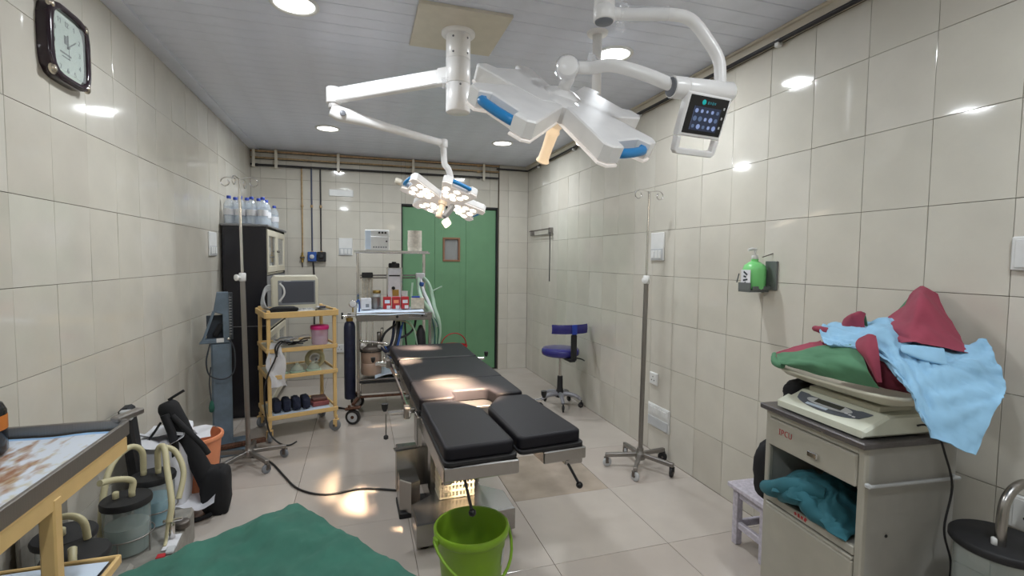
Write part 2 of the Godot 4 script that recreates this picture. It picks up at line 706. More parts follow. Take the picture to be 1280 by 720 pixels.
# ---------------------------------------------------------------- the room
func tile_mesh(w: float, h: float, t: float, e: float) -> ArrayMesh:      # face towards +z, back at 0
	var m := MB.new()
	var a := w * 0.5
	var b := h * 0.5
	m.quad(V(-a + e, -b + e, t), V(a - e, -b + e, t), V(a - e, b - e, t), V(-a + e, b - e, t))
	var o := [V(-a, -b, t - e), V(a, -b, t - e), V(a, b, t - e), V(-a, b, t - e)]
	var i := [V(-a + e, -b + e, t), V(a - e, -b + e, t), V(a - e, b - e, t), V(-a + e, b - e, t)]
	var z := [V(-a, -b, 0), V(a, -b, 0), V(a, b, 0), V(-a, b, 0)]
	for k in 4:
		var q := (k + 1) % 4
		m.quad(o[k], o[q], i[q], i[k])
		m.quad(z[k], z[q], o[q], o[k])
	return m.mesh()

# cover a wall with tiles: origin at wall face, u along the wall, face towards nn; cuts are lists of positions
func tile_wall(parent: Node3D, o: Vector3, u: Vector3, nn: Vector3, us: Array, vs: Array, hole: Rect2, mats: Array) -> void:
	var meshes := {}
	for i in us.size() - 1:
		for j in vs.size() - 1:
			var a: float = us[i]
			var b: float = us[i + 1]
			var c: float = vs[j]
			var d: float = vs[j + 1]
			if hole.size.x > 0 and a > hole.position.x - 0.01 and b < hole.end.x + 0.01 and c > hole.position.y - 0.01 and d < hole.end.y + 0.01:
				continue
			var w := b - a
			var h := d - c
			if w < 0.012 or h < 0.012:
				continue
			var k := "%.3f/%.3f" % [w, h]
			if not meshes.has(k):
				meshes[k] = tile_mesh(w - 0.002, h - 0.002, 0.008, 0.0007)
			var t := MeshInstance3D.new()
			t.mesh = meshes[k]
			t.material_override = mats[rng.randi() % mats.size()]
			add(t, "tile", parent)
			var bs := Basis(u, Vector3.UP, nn)
			bs = bs * Basis.from_euler(V(rng.randf_range(-0.007, 0.007), rng.randf_range(-0.007, 0.007), 0))
			t.transform = Transform3D(bs, o + u * (a + w * 0.5) + Vector3.UP * (c + h * 0.5) - nn * 0.008)

func cuts(lo: float, hi: float, first: float, step: float, extra := []) -> Array:
	var r := [lo]
	var k := ceilf((lo - first) / step)
	var x := first + k * step
	while x < hi - 0.0005:
		if x > lo + 0.0005:
			r.append(x)
		x += step
	r.append(hi)
	for e in extra:
		var close := false
		for q in r.size():
			if absf(r[q] - e) < 0.02:
				if q > 0 and q < r.size() - 1:
					r[q] = e
				close = true
		if not close:
			r.append(e)
	r.sort()
	return r

func build_room() -> void:
	var tiles := [M.wall_tile, M.wall_tile, M.wall_tile_b, M.wall_tile_c]
	var TW := 0.2567
	# left wall
	var wl := struct("wall_left", "cream glazed tile wall with the clock")
	obj("backing", bx(V(XL - 0.068, HC / 2, (ZB + ZF) / 2), V(0.12, HC + 0.2, ZF - ZB + 0.24)), M.grout, wl)
	tile_wall(wl, V(XL, 0, ZF), V(0, 0, -1), V(1, 0, 0), cuts(0, ZF - ZB, ZF + 4.125, TW), cuts(0, HC, -0.0117, 0.32), Rect2(), tiles)
	# right wall
	var wr := struct("wall_right", "cream glazed tile wall with the dark pipe")
	obj("backing", bx(V(XR + 0.068, HC / 2, (ZB + ZF) / 2), V(0.12, HC + 0.2, ZF - ZB + 0.24)), M.grout, wr)
	tile_wall(wr, V(XR, 0, ZB), V(0, 0, 1), V(-1, 0, 0), cuts(0, ZF - ZB, -3.3525 - ZB, TW), cuts(0, 2.485, 0, 0.32), Rect2(), tiles)
	# far wall with the doorway
	var wb := struct("wall_back", "cream glazed tile wall around the green door")
	var dl := 0.47
	var dr := 1.65
	var dt := 2.03
	obj("backing", bx(V((XL + dl) / 2, HC / 2, ZB - 0.068), V(dl - XL, HC + 0.2, 0.12)), M.grout, wb)
	obj("backing", bx(V((XR + dr) / 2, HC / 2, ZB - 0.068), V(XR - dr, HC + 0.2, 0.12)), M.grout, wb)
	obj("backing", bx(V((dl + dr) / 2, (dt + HC + 0.1) / 2, ZB - 0.068), V(dr - dl, HC + 0.1 - dt, 0.12)), M.grout, wb)
	tile_wall(wb, V(0, 0, ZB), V(1, 0, 0), V(0, 0, 1), cuts(XL, 1.65, -0.254, TW, [dl]), cuts(0, HC, 0, 0.32, [dt]), Rect2(dl, -0.01, dr - dl, dt + 0.01), tiles)
	# pier to the right of the door, a little proud of the wall
	var pier := struct("trim_1", "tiled pier between the green door and the corner")
	obj("backing", bx(V((1.655 + XR) / 2, HC / 2, ZB + 0.012), V(XR - 1.655, HC, 0.04)), M.grout, pier)
	tile_wall(pier, V(0, 0, ZB + 0.04), V(1, 0, 0), V(0, 0, 1), cuts(1.655, XR, 1.655 + 0.12, TW), cuts(0, HC, 0, 0.32), Rect2(), tiles)
	# wall behind the camera
	var wf := struct("wall_front", "cream glazed tile wall behind the viewer")
	obj("backing", bx(V((XL + XR) / 2, HC / 2, ZF + 0.068), V(XR - XL, HC + 0.2, 0.12)), M.grout, wf)
	tile_wall(wf, V(XL, 0, ZF), V(1, 0, 0), V(0, 0, -1), cuts(0, XR - XL, 0.1, TW), cuts(0, HC, 0, 0.32), Rect2(), tiles)
	# floor
	var fl := struct("floor", "large glossy beige floor tiles")
	obj("backing", bx(V((XL + XR) / 2, -0.06, (ZB + ZF) / 2), V(XR - XL + 0.3, 0.1, ZF - ZB + 0.3)), M.floor_grout, fl)
	var fx := cuts(XL, XR, 0.8373, 0.6004)
	var fz := cuts(ZB, ZF, -2.5897, 0.6004)
	var fm := {}
	var fmats := [M.floor_tile, M.floor_tile_b, M.floor_tile_c]
	for i in fx.size() - 1:
		for j in fz.size() - 1:
			var w: float = fx[i + 1] - fx[i]
			var d: float = fz[j + 1] - fz[j]
			var k := "%.3f/%.3f" % [w, d]
			if not fm.has(k):
				fm[k] = tile_mesh(w - 0.0022, d - 0.0022, 0.01, 0.0008)
			var t := MeshInstance3D.new()
			t.mesh = fm[k]
			t.material_override = fmats[rng.randi() % 3]
			var cx: float = fx[i] + w / 2
			var cz: float = fz[j] + d / 2
			if absf(cx - 1.137) < 0.05 and absf(cz + 2.89) < 0.05:
				t.material_override = M.floor_tile_dull
				t.set_meta("label", "duller beige replacement tile beside the operating table")
			add(t, "tile", fl)
			t.transform = Transform3D(Basis(V(1, 0, 0), V(0, 0, -1), V(0, 1, 0)) * Basis.from_euler(V(rng.randf_range(-0.0008, 0.0008), rng.randf_range(-0.0008, 0.0008), 0)), V(cx, -0.01, cz))
	# ceiling of narrow plastic strips running across the room
	var ce := struct("ceiling", "grey-white ceiling of narrow plastic strips")
	obj("backing", bx(V((XL + XR) / 2, HC + 0.09, (ZB + ZF) / 2), V(XR - XL + 0.3, 0.12, ZF - ZB + 0.3)), M.ceiling_back, ce)
	var sw := 0.105
	var z := ZB + 0.0
	var strip := MB.new()
	strip.box(V(0, 0, 0), V(XR - XL, 0.012, sw - 0.0025), 0.002)
	var sm := strip.mesh()
	while z < ZF:
		var o := obj("ceiling_strip", sm, M.ceiling_pvc, ce)
		o.position = V((XL + XR) / 2, HC + 0.006 + rng.randf_range(-0.0006, 0.0006), z + sw / 2)
		o.rotation.x = rng.randf_range(-0.003, 0.003)
		z += sw
	var tr := struct("trim_2", "grey edge strip of the ceiling along the left wall")
	obj("strip", bx(V(XL + 0.045, HC - 0.005, (ZB + ZF) / 2), V(0.09, 0.012, ZF - ZB), 0.002), M.ceiling_pvc, tr)
	var cr := struct("trim_3", "cream strip between the right wall and the ceiling")
	obj("strip", bx(V(XR - 0.012, 2.5185, (ZB + ZF) / 2), V(0.03, 0.062, ZF - ZB), 0.004), M.cornice, cr)
	obj("strip", bx(V(XR - 0.02, HC - 0.006, (ZB + ZF) / 2), V(0.05, 0.014, ZF - ZB), 0.004), M.cornice, cr)
	# door
	var d := struct("door_1", "green flush door with a small wood-framed window")
	var x0 := 0.482
	var x1 := 1.632
	obj("frame", bx(V((dl + dr) / 2, dt - 0.012, ZB - 0.06), V(dr - dl, 0.024, 0.12), 0.002), M.dark_frame, d)
	obj("frame", bx(V(dl + 0.006, dt / 2, ZB - 0.06), V(0.012, dt, 0.12), 0.002), M.dark_frame, d)
	obj("frame", bx(V(dr - 0.009, dt / 2, ZB - 0.06), V(0.018, dt, 0.12), 0.002), M.dark_frame, d)
	obj("dark_gap_board", bx(V((dl + dr) / 2, dt / 2, ZB - 0.135), V(dr - dl + 0.1, dt + 0.1, 0.03)), M.dark_frame, d)  # black board standing in for the dark gap behind the door
	var seams := [x0, 0.868, 1.251, x1]
	var wx0 := 0.965
	var wx1 := 1.178
	var wy0 := 1.355
	var wy1 := 1.648
	for k in 3:
		var a: float = seams[k] + 0.0012
		var b: float = seams[k + 1] - 0.0012
		if k != 1:
			obj("door_panel", bx(V((a + b) / 2, 1.004, ZB - 0.05), V(b - a, 1.992, 0.04), 0.002), M.door_green, d)
		else:
			var mb := MB.new()
			mb.box(V((a + wx0) / 2, 1.004, ZB - 0.05), V(wx0 - a, 1.992, 0.04), 0.0012)
			mb.box(V((b + wx1) / 2, 1.004, ZB - 0.05), V(b - wx1, 1.992, 0.04), 0.0012)
			mb.box(V((wx0 + wx1) / 2, (0.008 + wy0) / 2, ZB - 0.05), V(wx1 - wx0, wy0 - 0.008, 0.04))
			mb.box(V((wx0 + wx1) / 2, (2.0 + wy1) / 2, ZB - 0.05), V(wx1 - wx0, 2.0 - wy1, 0.04))
			obj("door_panel", mb, M.door_green, d)
	var wf2 := obj("window_frame", MB.new().mesh() if false else _ring_frame(V((wx0 + wx1) / 2, (wy0 + wy1) / 2, ZB - 0.045), wx1 - wx0, wy1 - wy0, 0.022, 0.056), M.wood_trim, d)
	wf2.set_meta("label", "brown wooden window frame in the green door")
	obj("pane", bx(V((wx0 + wx1) / 2, (wy0 + wy1) / 2, ZB - 0.048), V(wx1 - wx0 - 0.04, wy1 - wy0 - 0.04, 0.005)), M.clear_glass, d)
	obj("window_cover", bx(V((wx0 + wx1) / 2, (wy0 + wy1) / 2, ZB - 0.062), V(wx1 - wx0 - 0.005, wy1 - wy0 - 0.005, 0.006)), mat("window_grey", rgb(112, 108, 104), 0.4, 0.0, T.brush, 6.0), d)

func _ring_frame(c: Vector3, w: float, h: float, t: float, d: float) -> MB:
	var m := MB.new()
	m.box(c + V(0, h / 2 - t / 2, 0), V(w, t, d), 0.002)
	m.box(c - V(0, h / 2 - t / 2, 0), V(w, t, d), 0.002)
	m.box(c + V(w / 2 - t / 2, 0, 0), V(t, h - 2 * t, d), 0.002)
	m.box(c - V(w / 2 - t / 2, 0, 0), V(t, h - 2 * t, d), 0.002)
	return m

func downlight(p: Vector3, label: String) -> void:
	var t := thing("ceiling_downlight", label, "downlight", p, 0.0, "round recessed ceiling lights")
	obj("trim_ring", turned(V(0, -0.006, 0), [Vector2(0.088, 0.001), Vector2(0.092, -0.004), Vector2(0.104, -0.004), Vector2(0.108, 0.0), Vector2(0.108, 0.006), Vector2(0.088, 0.006)], 32), M.white_plastic, t)
	obj("diffuser", turned(V(0, -0.005, 0), [Vector2(0.0, -0.002), Vector2(0.07, -0.002), Vector2(0.0885, 0.0015), Vector2(0.0885, 0.004)], 32), M.light_glow, t)
	area_light(V(0, -0.012, 0), Vector3.DOWN, Vector2(0.118, 0.118), DOWN_ENERGY, Color(0.955, 0.98, 1.0), t)

func build_downlights() -> void:
	glow("light_glow", Color(1.0, 0.99, 0.97), 5.0)
	var where := [
		[V(-0.28, HC, -2.515), "round downlight in the ceiling near the clock"],
		[V(-0.27, HC, -4.77), "round downlight in the far left of the ceiling"],
		[V(1.37, HC, -4.77), "round downlight in the far right of the ceiling"],
		[V(1.375, HC, -2.53), "round downlight behind the yoke of the big surgical lamp"],
		[V(-0.27, HC, -0.27), "round downlight above the viewer, on the clock side"],
		[V(1.375, HC, -0.27), "round downlight above the viewer, on the locker side"]]
	for w in where:
		downlight(w[0], w[1])

func pipe_clip(parent: Node, p: Vector3, s: Vector3, m: Material) -> void:
	obj("clip", bx(p, s, 0.003), m, parent)

func build_pipes() -> void:
	# three gas pipes along the top of the far wall
	var ys := [2.522, 2.452, 2.378]
	var ms := [M.copper, M.copper_old, M.pipe_dark]
	var lb := ["topmost copper gas pipe along the far wall", "middle copper gas pipe along the far wall", "lowest, dark gas pipe along the far wall"]
	for k in 3:
		var t := thing("gas_pipe", lb[k], "pipe", V(XL + 0.01, ys[k], ZB + 0.035), 0.0, "gas pipes on the far wall")
		obj("tube", rod(V(0.0, 0, 0), V(2.76, 0.012, 0), 0.0095 if k < 2 else 0.009, 10), ms[k], t)
		for x in [0.05, 0.8, 1.65, 2.5]:
			obj("sleeve", rod(V(x - 0.02, 0.0002, 0), V(x + 0.02, 0.0002, 0), 0.012, 10), M.copper_old if k < 2 else M.pipe_dark, t)
		obj("black_line", rod(V(0.02, -0.015, 0.004), V(2.74, -0.003, 0.004), 0.004, 6), M.pipe_dark, t)
	for x in [-1.08, -0.86, -0.225, 0.605, 1.455]:
		var c := thing("pipe_clamp", {-1.08: "pipe clamp in the corner at the left end of the gas pipes", -0.86: "pipe clamp above the dark cupboard", -0.225: "pipe clamp above the wall switches", 0.605: "pipe clamp over the left edge of the green door", 1.455: "pipe clamp over the right part of the green door"}[x], "clamp", V(x, 2.45, ZB), 0.0, "clamps holding the gas pipes")
		obj("plate", bx(V(0, 0, 0.01), V(0.034, 0.2, 0.012), 0.003), M.lamp_cream, c)
		obj("strap", bx(V(0, 0.0, 0.052), V(0.03, 0.2, 0.006), 0.002), M.lamp_cream, c)
	# drops to the outlets
	var drops := [[-0.608, M.copper_old, 1.44, "brown gas drop pipe with a brass valve"], [-0.509, M.pipe_blue, 1.45, "gas drop pipe ending in the blue outlet"], [-0.416, M.pipe_dark, 1.45, "black gas drop pipe ending in the black outlet"]]
	for q in drops:
		var t := thing("gas_drop_pipe", q[3], "pipe", V(q[0], 0, ZB + 0.022), 0.0, "gas drop pipes on the far wall")
		obj("tube", rod(V(0, q[2], 0), V(0, 2.372, 0), 0.0085, 8), q[1], t)
		obj("joint", cyl(V(0, 1.94, 0), 0.014, 0.03, 0.003, 10), M.copper_old, t)
	var v := thing("brass_gas_valve", "brass valve at the end of the brown gas pipe", "valve", V(-0.611, 1.33, ZB + 0.022))
	obj("body", turned(V(0, 0, 0), [Vector2(0, 0), Vector2(0.012, 0), Vector2(0.012, 0.03), Vector2(0.02, 0.035), Vector2(0.02, 0.075), Vector2(0.012, 0.08), Vector2(0.012, 0.11), Vector2(0, 0.11)], 12), M.brass, v)
	obj("lever", bx(V(0, 0.055, 0.026), V(0.05, 0.014, 0.012), 0.003), M.iron, v)
	obj("wall_hook", rod(V(0, -0.055, 0.0), V(0, 0, 0), 0.006, 8), M.iron, v)
	for k in 2:
		var o := thing("gas_outlet", ["blue gas outlet box on the far wall", "black gas outlet box on the far wall"][k], "gas outlet", V([-0.51, -0.412][k], 1.395, ZB))
		obj("box", bx(V(0, 0, 0.03), V(0.092, 0.108, 0.06), 0.006), [M.rail_blue, M.black_matte][k], o)
		obj("socket", cyl(V(0, 0, 0.06), 0.024, 0.014, 0.003, 16, V(0, 0, 1)), [M.silver, M.rubber][k], o)
		obj("collar", cyl(V(0, 0.052, 0.022), 0.014, 0.012, 0.002, 10), M.copper_old, o)
	# dark pipe under the ceiling along the right wall
	var rp := thing("wall_conduit", "dark pipe running under the ceiling along the right wall", "pipe", V(XR - 0.03, 2.488, 0))
	obj("tube", rod(V(0, 0, ZB + 0.1), V(0, 0, ZF - 0.06), 0.011, 10), M.pipe_dark, rp)
	obj("tube", rod(V(-0.4, 0.004, ZB + 0.085), V(0, 0, ZB + 0.1), 0.011, 10), M.pipe_dark, rp)
	for z in [-1.2, -2.007, -3.284, -4.468, -5.45]:
		obj("clip", bx(V(0.006, -0.006, z), V(0.03, 0.04, 0.028), 0.004), M.white_plastic, rp)

func plate(called: String, label: String, cat: String, p: Vector3, nn: Vector3, w: float, h: float, kind: int) -> void:
	var t := thing(called, label, cat, p)
	t.transform = frame(p, nn)
	obj("plate", bx(V(0, 0, 0.006), V(w, h, 0.012), 0.004), M.white_plastic, t)
	if kind == 0:       # switches in the lower half, blank above
		obj("rim", bx(V(0, -h * 0.27, 0.013), V(w * 0.9, h * 0.4, 0.004), 0.0015), M.silver, t)
		for k in 3:
			obj("rocker", bx(V((k - 1) * w * 0.27, -h * 0.27, 0.017), V(w * 0.2, h * 0.28, 0.006), 0.002), M.white_plastic, t)
	elif kind == 1:     # socket
		obj("rim", bx(V(0, 0, 0.0135), V(w * 0.82, h * 0.82, 0.003), 0.0012), M.white_plastic, t)
		for s in [V(0, h * 0.18, 0.0152), V(-w * 0.16, -h * 0.1, 0.0152), V(w * 0.16, -h * 0.1, 0.0152)]:
			obj("pin_hole", cyl(s, 0.005, 0.001, 0.0003, 8, V(0, 0, 1)), M.black_matte, t)
	elif kind == 2:     # double plate
		obj("rim", bx(V(0, h * 0.25, 0.0135), V(w * 0.92, h * 0.4, 0.004), 0.0015), M.white_plastic, t)
		obj("rim", bx(V(0, -h * 0.25, 0.0135), V(w * 0.92, h * 0.4, 0.004), 0.0015), M.silver, t)
		for k in 4:
			obj("rocker", bx(V((k - 1.5) * w * 0.2, h * 0.25, 0.017), V(w * 0.15, h * 0.26, 0.005), 0.0015), M.white_plastic, t)

func build_fittings() -> void:
	plate("switch_plate", "white switch plate on the far wall beside the gas outlets", "switch", V(-0.156, 1.511, ZB), V(0, 0, 1), 0.15, 0.2, 0)
	plate("reflection_plate", "pale plate standing for a light reflection high on the far wall", "reflection plate", V(-0.198, 2.118, ZB), V(0, 0, 1), 0.26, 0.075, 9)  # pale plate put in for ceiling lights reflected in the tiles
	plate("wall_socket", "small white socket low on the far wall behind the trolley", "socket", V(-0.23, 0.342, ZB), V(0, 0, 1), 0.1, 0.1, 1)
	plate("switch_plate", "white switch plate on the left wall beside the cupboard", "switch", V(XL, 1.483, -4.41), V(1, 0, 0), 0.2, 0.19, 0)
	plate("switch_plate", "white plate on the right wall behind the drip stand", "switch", V(XR, 1.487, -3.03), V(-1, 0, 0), 0.16, 0.2, 0)
	plate("wall_socket", "small white socket on the right wall above the double plate", "socket", V(XR, 0.534, -3.03), V(-1, 0, 0), 0.1, 0.09, 1)
	plate("socket_board", "wide white double socket board low on the right wall", "socket", V(XR, 0.27, -2.96), V(-1, 0, 0), 0.26, 0.165, 2)
	plate("wall_socket", "white socket at the right edge, above the folded drapes", "socket", V(XR, 1.42, -0.975), V(-1, 0, 0), 0.13, 0.11, 1)
	plate("wall_socket", "white socket at the right edge, behind the suction jar", "socket", V(XR, 0.585, -0.935), V(-1, 0, 0), 0.13, 0.11, 1)
	# towel rail with a hanging cord near the far right corner
	var t := thing("towel_rail", "thin double metal rail on the right wall near the corner", "rail", V(XR, 1.71, -5.34))
	obj("bar", rod(V(-0.05, 0.02, -0.33), V(-0.05, 0.02, 0.33), 0.007, 8), M.iron, t)
	obj("bar", rod(V(-0.035, -0.035, -0.28), V(-0.035, -0.035, 0.33), 0.005, 8), M.steel_dull, t)
	for z in [-0.3, 0.3]:
		obj("bracket", bx(V(-0.026, 0.0, z), V(0.052, 0.07, 0.02), 0.003), M.steel_dull, t)
	obj("hanging_cord", rod(V(-0.04, -0.56, 0.32), V(-0.04, -0.02, 0.32), 0.0055, 6), M.black_matte, t).set_meta("label", "dark hanging cord")

# ---------------------------------------------------------------- surgical lamps
# a four-petal head: xf has local y pointing to the back of the head, light leaves towards -y
func lamp_head(t: Node3D, xf: Transform3D, L: float, w: float, th: float, leds: Array, power: float, warm: Color, angle := 11.0, aims := []) -> Node3D:
	var hd := Node3D.new()
	add(hd, "lamp_head", t)
	hd.transform = xf
	var k := L / 0.32
	# petal outline: one side runs straight to the centre (deep notch), the other keeps its width (web)
	var tip := [Vector2(0.292 * k, -w), Vector2(0.318 * k, -w + 0.016 * k), Vector2(0.325 * k, -0.08 * k), Vector2(0.285 * k, -0.062 * k),
		Vector2(0.285 * k, 0.062 * k), Vector2(0.325 * k, 0.08 * k), Vector2(0.318 * k, w - 0.016 * k), Vector2(0.292 * k, w)]
	var out := [Vector2(-0.02 * k, 0.02 * k), Vector2(0.03 * k, -0.03 * k)] + tip + [Vector2(0.1 * k, 0.125 * k), Vector2(0.0, 0.11 * k)]
	var shells := []
	var lenses := []
	for side in [1.0, -1.0]:
		var po := []
		var pi := []
		for p in out:
			po.append(Vector2(p.x, p.y * side))
			pi.append(Vector2(p.x * 1.006 + 0.001, p.y * side * 1.008))
		var shell := MB.new()
		shell.xf = Transform3D(Basis(V(1, 0, 0), V(0, 0, -1), V(0, 1, 0)), Vector3.ZERO)
		shell.prism(po, -th * 0.5, th * 0.5 + (0.0012 if side > 0 else 0.0), 0.005 * k)
		shell.xf = Transform3D()
		shells.append(shell.mesh())
		var lens := MB.new()
		lens.xf = Transform3D(Basis(V(1, 0, 0), V(0, 0, -1), V(0, 1, 0)), V(0, -th * 0.5 - 0.006, 0))
		lens.prism(pi, -0.004 - (0.0008 if side > 0 else 0.0), 0.006, 0.002)
		lens.xf = Transform3D()
		lenses.append(lens.mesh())
	var grip := MB.new()
	grip.tube(curve([V(0.3, 0, -0.074) * k, V(0.314, 0, -0.066) * k, V(0.319, 0, 0) * k, V(0.314, 0, 0.066) * k, V(0.3, 0, 0.074) * k], 4), 0.0155 * k, 10)
	var grip_mesh := grip.mesh()
	var led_mesh := turned(Vector3.ZERO, [Vector2(0, -0.003), Vector2(0.022 * k, -0.003), Vector2(0.0245 * k, 0.0), Vector2(0.0245 * k, 0.004)], 14).mesh()
	for q in 4:
		var pt := Node3D.new()
		add(pt, "petal", hd)
		pt.rotation.y = q * PI / 2
		var sh := obj("housing", shells[(q + 1) % 2], M.lamp_white, pt)
		obj("lens_plate", lenses[(q + 1) % 2], M.lens_lit, pt)
		obj("grip", grip_mesh, M.blue_grip, pt).set_meta("label", "blue plastic grip")
		for l in leds:
			var o := obj("led", led_mesh, M.led_glow, pt)
			o.position = V(l.x * k, -th * 0.5 - 0.0105, l.y * k)
		var lp := V(0.2 * k, -th * 0.5 - 0.03, 0)
		var ld := V(-0.13 * k, -1, 0)
		if q < aims.size():
			ld = pt.global_transform.affine_inverse() * aims[q] - lp      # each petal can be turned on its own
		spot_light(lp, ld.normalized(), angle, power, warm, pt, 0.05)
	obj("hub", turned(V(0, -th * 0.5 - 0.004, 0), [Vector2(0, 0), Vector2(0.055 * k, 0), Vector2(0.06 * k, 0.004), Vector2(0.06 * k, th), Vector2(0.052 * k, th + 0.006), Vector2(0.03 * k, th + 0.01), Vector2(0, th + 0.011)], 28), M.lamp_white, hd)
	var hy := -th * 0.5
	obj("handle_collar", turned(V(0, hy - 0.035, 0), [Vector2(0, 0), Vector2(0.026, 0), Vector2(0.029, 0.008), Vector2(0.031, 0.033), Vector2(0, 0.034)], 18), M.handle_cream, hd)
	return hd

func build_lamps() -> void:
	var ll := glow("lens_lit", Color(0.95, 0.92, 0.9), 0.22)
	ll.roughness = 0.2
	glow("led_glow", Color(1.0, 0.93, 0.82), 9.0)
	# ----- ceiling mount with the long arm and the smaller lamp over the far part of the table
	var t := thing("surgical_lamp", "smaller surgical lamp over the table, on a ceiling column with a jointed arm", "surgical lamp", V(0.487, HC, -2.53))
	obj("ceiling_plate", bx(V(-0.002, -0.008, 0.004), V(0.445, 0.016, 0.465), 0.002), M.lamp_cream, t)
	obj("flange", turned(V(0, -0.032, 0), [Vector2(0.062, 0), Vector2(0.08, 0), Vector2(0.086, 0.006), Vector2(0.086, 0.016)], 32), M.lamp_white, t)
	obj("column", cyl(V(0, -0.15, 0), 0.062, 0.135, 0.002, 28), M.lamp_white, t)
	obj("column_joint", cyl(V(0, -0.272, 0), 0.0625, 0.121, 0.002, 28), M.lamp_white, t)
	obj("column_end", cyl(V(0, -0.415, 0), 0.0615, 0.142, 0.003, 28), M.lamp_white, t)
	for y in [-0.055, -0.13]:
		for a in [-0.9, 0.35]:
			obj("screw", cyl(V(sin(a + 0.3) * 0.0615, y, cos(a + 0.3) * 0.0615), 0.0055, 0.003, 0.001, 8, V(sin(a + 0.3), 0, cos(a + 0.3))), M.cap_grey, t)
	obj("screw", cyl(V(0.0, -0.29, 0.061), 0.0055, 0.003, 0.001, 8, V(0, 0, 1)), M.cap_grey, t)
	var e := V(-0.139, 2.32, -3.056) - V(0.487, HC, -2.53)
	var c0 := V(0, -0.225, 0)
	obj("arm", bar(c0 + e.normalized() * 0.0 + V(e.x, 0, e.z).normalized() * 0.055, V(e.x, -0.235, e.z), 0.052, 0.075, 0.006), M.lamp_white, t)
	obj("arm_collar", bar(c0 + V(e.x, 0, e.z).normalized() * 0.05, c0 + V(e.x, 0, e.z).normalized() * 0.11, 0.058, 0.082, 0.004), M.lamp_white, t)
	obj("elbow", cyl(V(e.x, -0.278, e.z), 0.041, 0.09, 0.004, 20), M.lamp_white, t)
	obj("elbow_pin", cyl(V(e.x, -0.305, e.z), 0.03, 0.03, 0.003, 16), M.lamp_grey, t)
	var s0 := V(e.x + 0.005, -0.325, e.z)
	var s1 := V(0.5, 2.118, -3.141) - V(0.487, HC, -2.53)
	var sa := MB.new()
	var path := [s0 + V(-0.02, 0.012, 0), s0 + V(0.02, -0.005, -0.005), s0.lerp(s1, 0.12), s0.lerp(s1, 0.26), s0.lerp(s1, 0.5), s0.lerp(s1, 0.8), s1 + V(0.01, 0, 0)]
	sa.tube(path, [0.036, 0.044, 0.042, 0.031, 0.026, 0.023, 0.022], 14)
	obj("spring_arm", sa, M.lamp_white, t)
	obj("arm_knob", cyl(s0 + V(0.045, -0.012, 0.034), 0.017, 0.012, 0.003, 14, V(0.1, 0, 1)), M.cap_grey, t)
	obj("knuckle", cyl(s1 + V(0.012, -0.03, 0), 0.027, 0.055, 0.006, 16), M.lamp_white, t)
	var hc := V(0.529, 1.785, -3.217) - V(0.487, HC, -2.53)
	var n := V(0.282, 0.925, -0.27).normalized()
	obj("yoke", hose([s1 + V(0.012, -0.01, 0), V(0.517, 2.02, -3.145) - V(0.487, HC, -2.53), V(0.524, 1.985, -3.15) - V(0.487, HC, -2.53), V(0.552, 1.955, -3.17) - V(0.487, HC, -2.53), V(0.575, 1.88, -3.215) - V(0.487, HC, -2.53), hc + n * 0.04], 0.02, 12), M.lamp_white, t)
	var a := V(0.923, -0.338, -0.196).normalized()
	a = (a - n * a.dot(n)).normalized()
	var leds := [Vector2(0.12, -0.03), Vector2(0.12, 0.03), Vector2(0.175, -0.065), Vector2(0.175, 0.0), Vector2(0.175, 0.065), Vector2(0.235, -0.08), Vector2(0.235, 0.08), Vector2(0.25, 0.0)]
	var hd := lamp_head(t, Transform3D(Basis(a, n, a.cross(n)), hc), 0.262, 0.12, 0.042, leds, OT_ENERGY, Color(1.0, 0.86, 0.71), 6.0, [V(0.44, 0.745, -3.5), V(0.07, 0.0, -2.86), V(0.45, 0.745, -2.5), V(0.36, 0.745, -3.54)])
	obj("handle", turned(V(0, -0.145, 0), [Vector2(0, 0), Vector2(0.017, 0), Vector2(0.02, 0.008), Vector2(0.017, 0.03), Vector2(0.019, 0.09), Vector2(0, 0.1)], 16), M.handle_cream, hd)
	obj("camera_box", bx(V(0.045, -0.09, 0.03), V(0.034, 0.11, 0.034), 0.006, Basis.from_euler(V(0.2, 0.3, -0.3))), M.grey_plastic, hd)
	obj("sensor_flap", bx(V(0.05, -0.17, 0.03), V(0.05, 0.06, 0.012), 0.004, Basis.from_euler(V(0.2, 0.3, -0.5))), M.lamp_white, hd)
	obj("side_knob", cyl(V(-0.275, 0.0, -0.06), 0.02, 0.045, 0.005, 14, V(-1, 0, -0.2)), M.lamp_cream, hd)
	var wr := obj("wrap_scrap", _scrap(V(-0.06, -0.28, 0.02), 0.055, 3), M.wrap_clear, t)
	wr.set_meta("label", "scrap of clear wrapping film")

	# ----- the big lamp in front, hanging from its own ceiling spindle beside the control box
	var o2 := V(0.769, HC, -1.486)
	var b := thing("surgical_lamp", "large white four-petal surgical lamp with blue grips and a touch-screen control box", "surgical lamp", o2)
	obj("ceiling_plate", bx(V(0, -0.006, 0), V(0.3, 0.012, 0.3), 0.003), M.lamp_cream, b)
	obj("spindle", cyl(V(0, -0.34, 0), 0.034, 0.332, 0.002, 20), M.lamp_white, b)
	obj("spindle_end", cyl(V(0, -0.385, 0), 0.036, 0.046, 0.004, 20), M.lamp_white, b)
	obj("end_cap", cyl(V(0, -0.39, 0), 0.03, 0.008, 0.003, 20), M.cap_grey, b)
	var cp := [V(0.79, 2.19, -1.48), V(0.86, 2.19, -1.46), V(0.985, 2.19, -1.42), V(1.045, 2.17, -1.40), V(1.10, 2.105, -1.385), V(1.135, 2.05, -1.378), V(1.143, 1.995, -1.376), V(1.143, 1.955, -1.376)]
	for i in cp.size():
		cp[i] -= o2
	obj("yoke", hose(cp, 0.0195, 14), M.lamp_white, b)
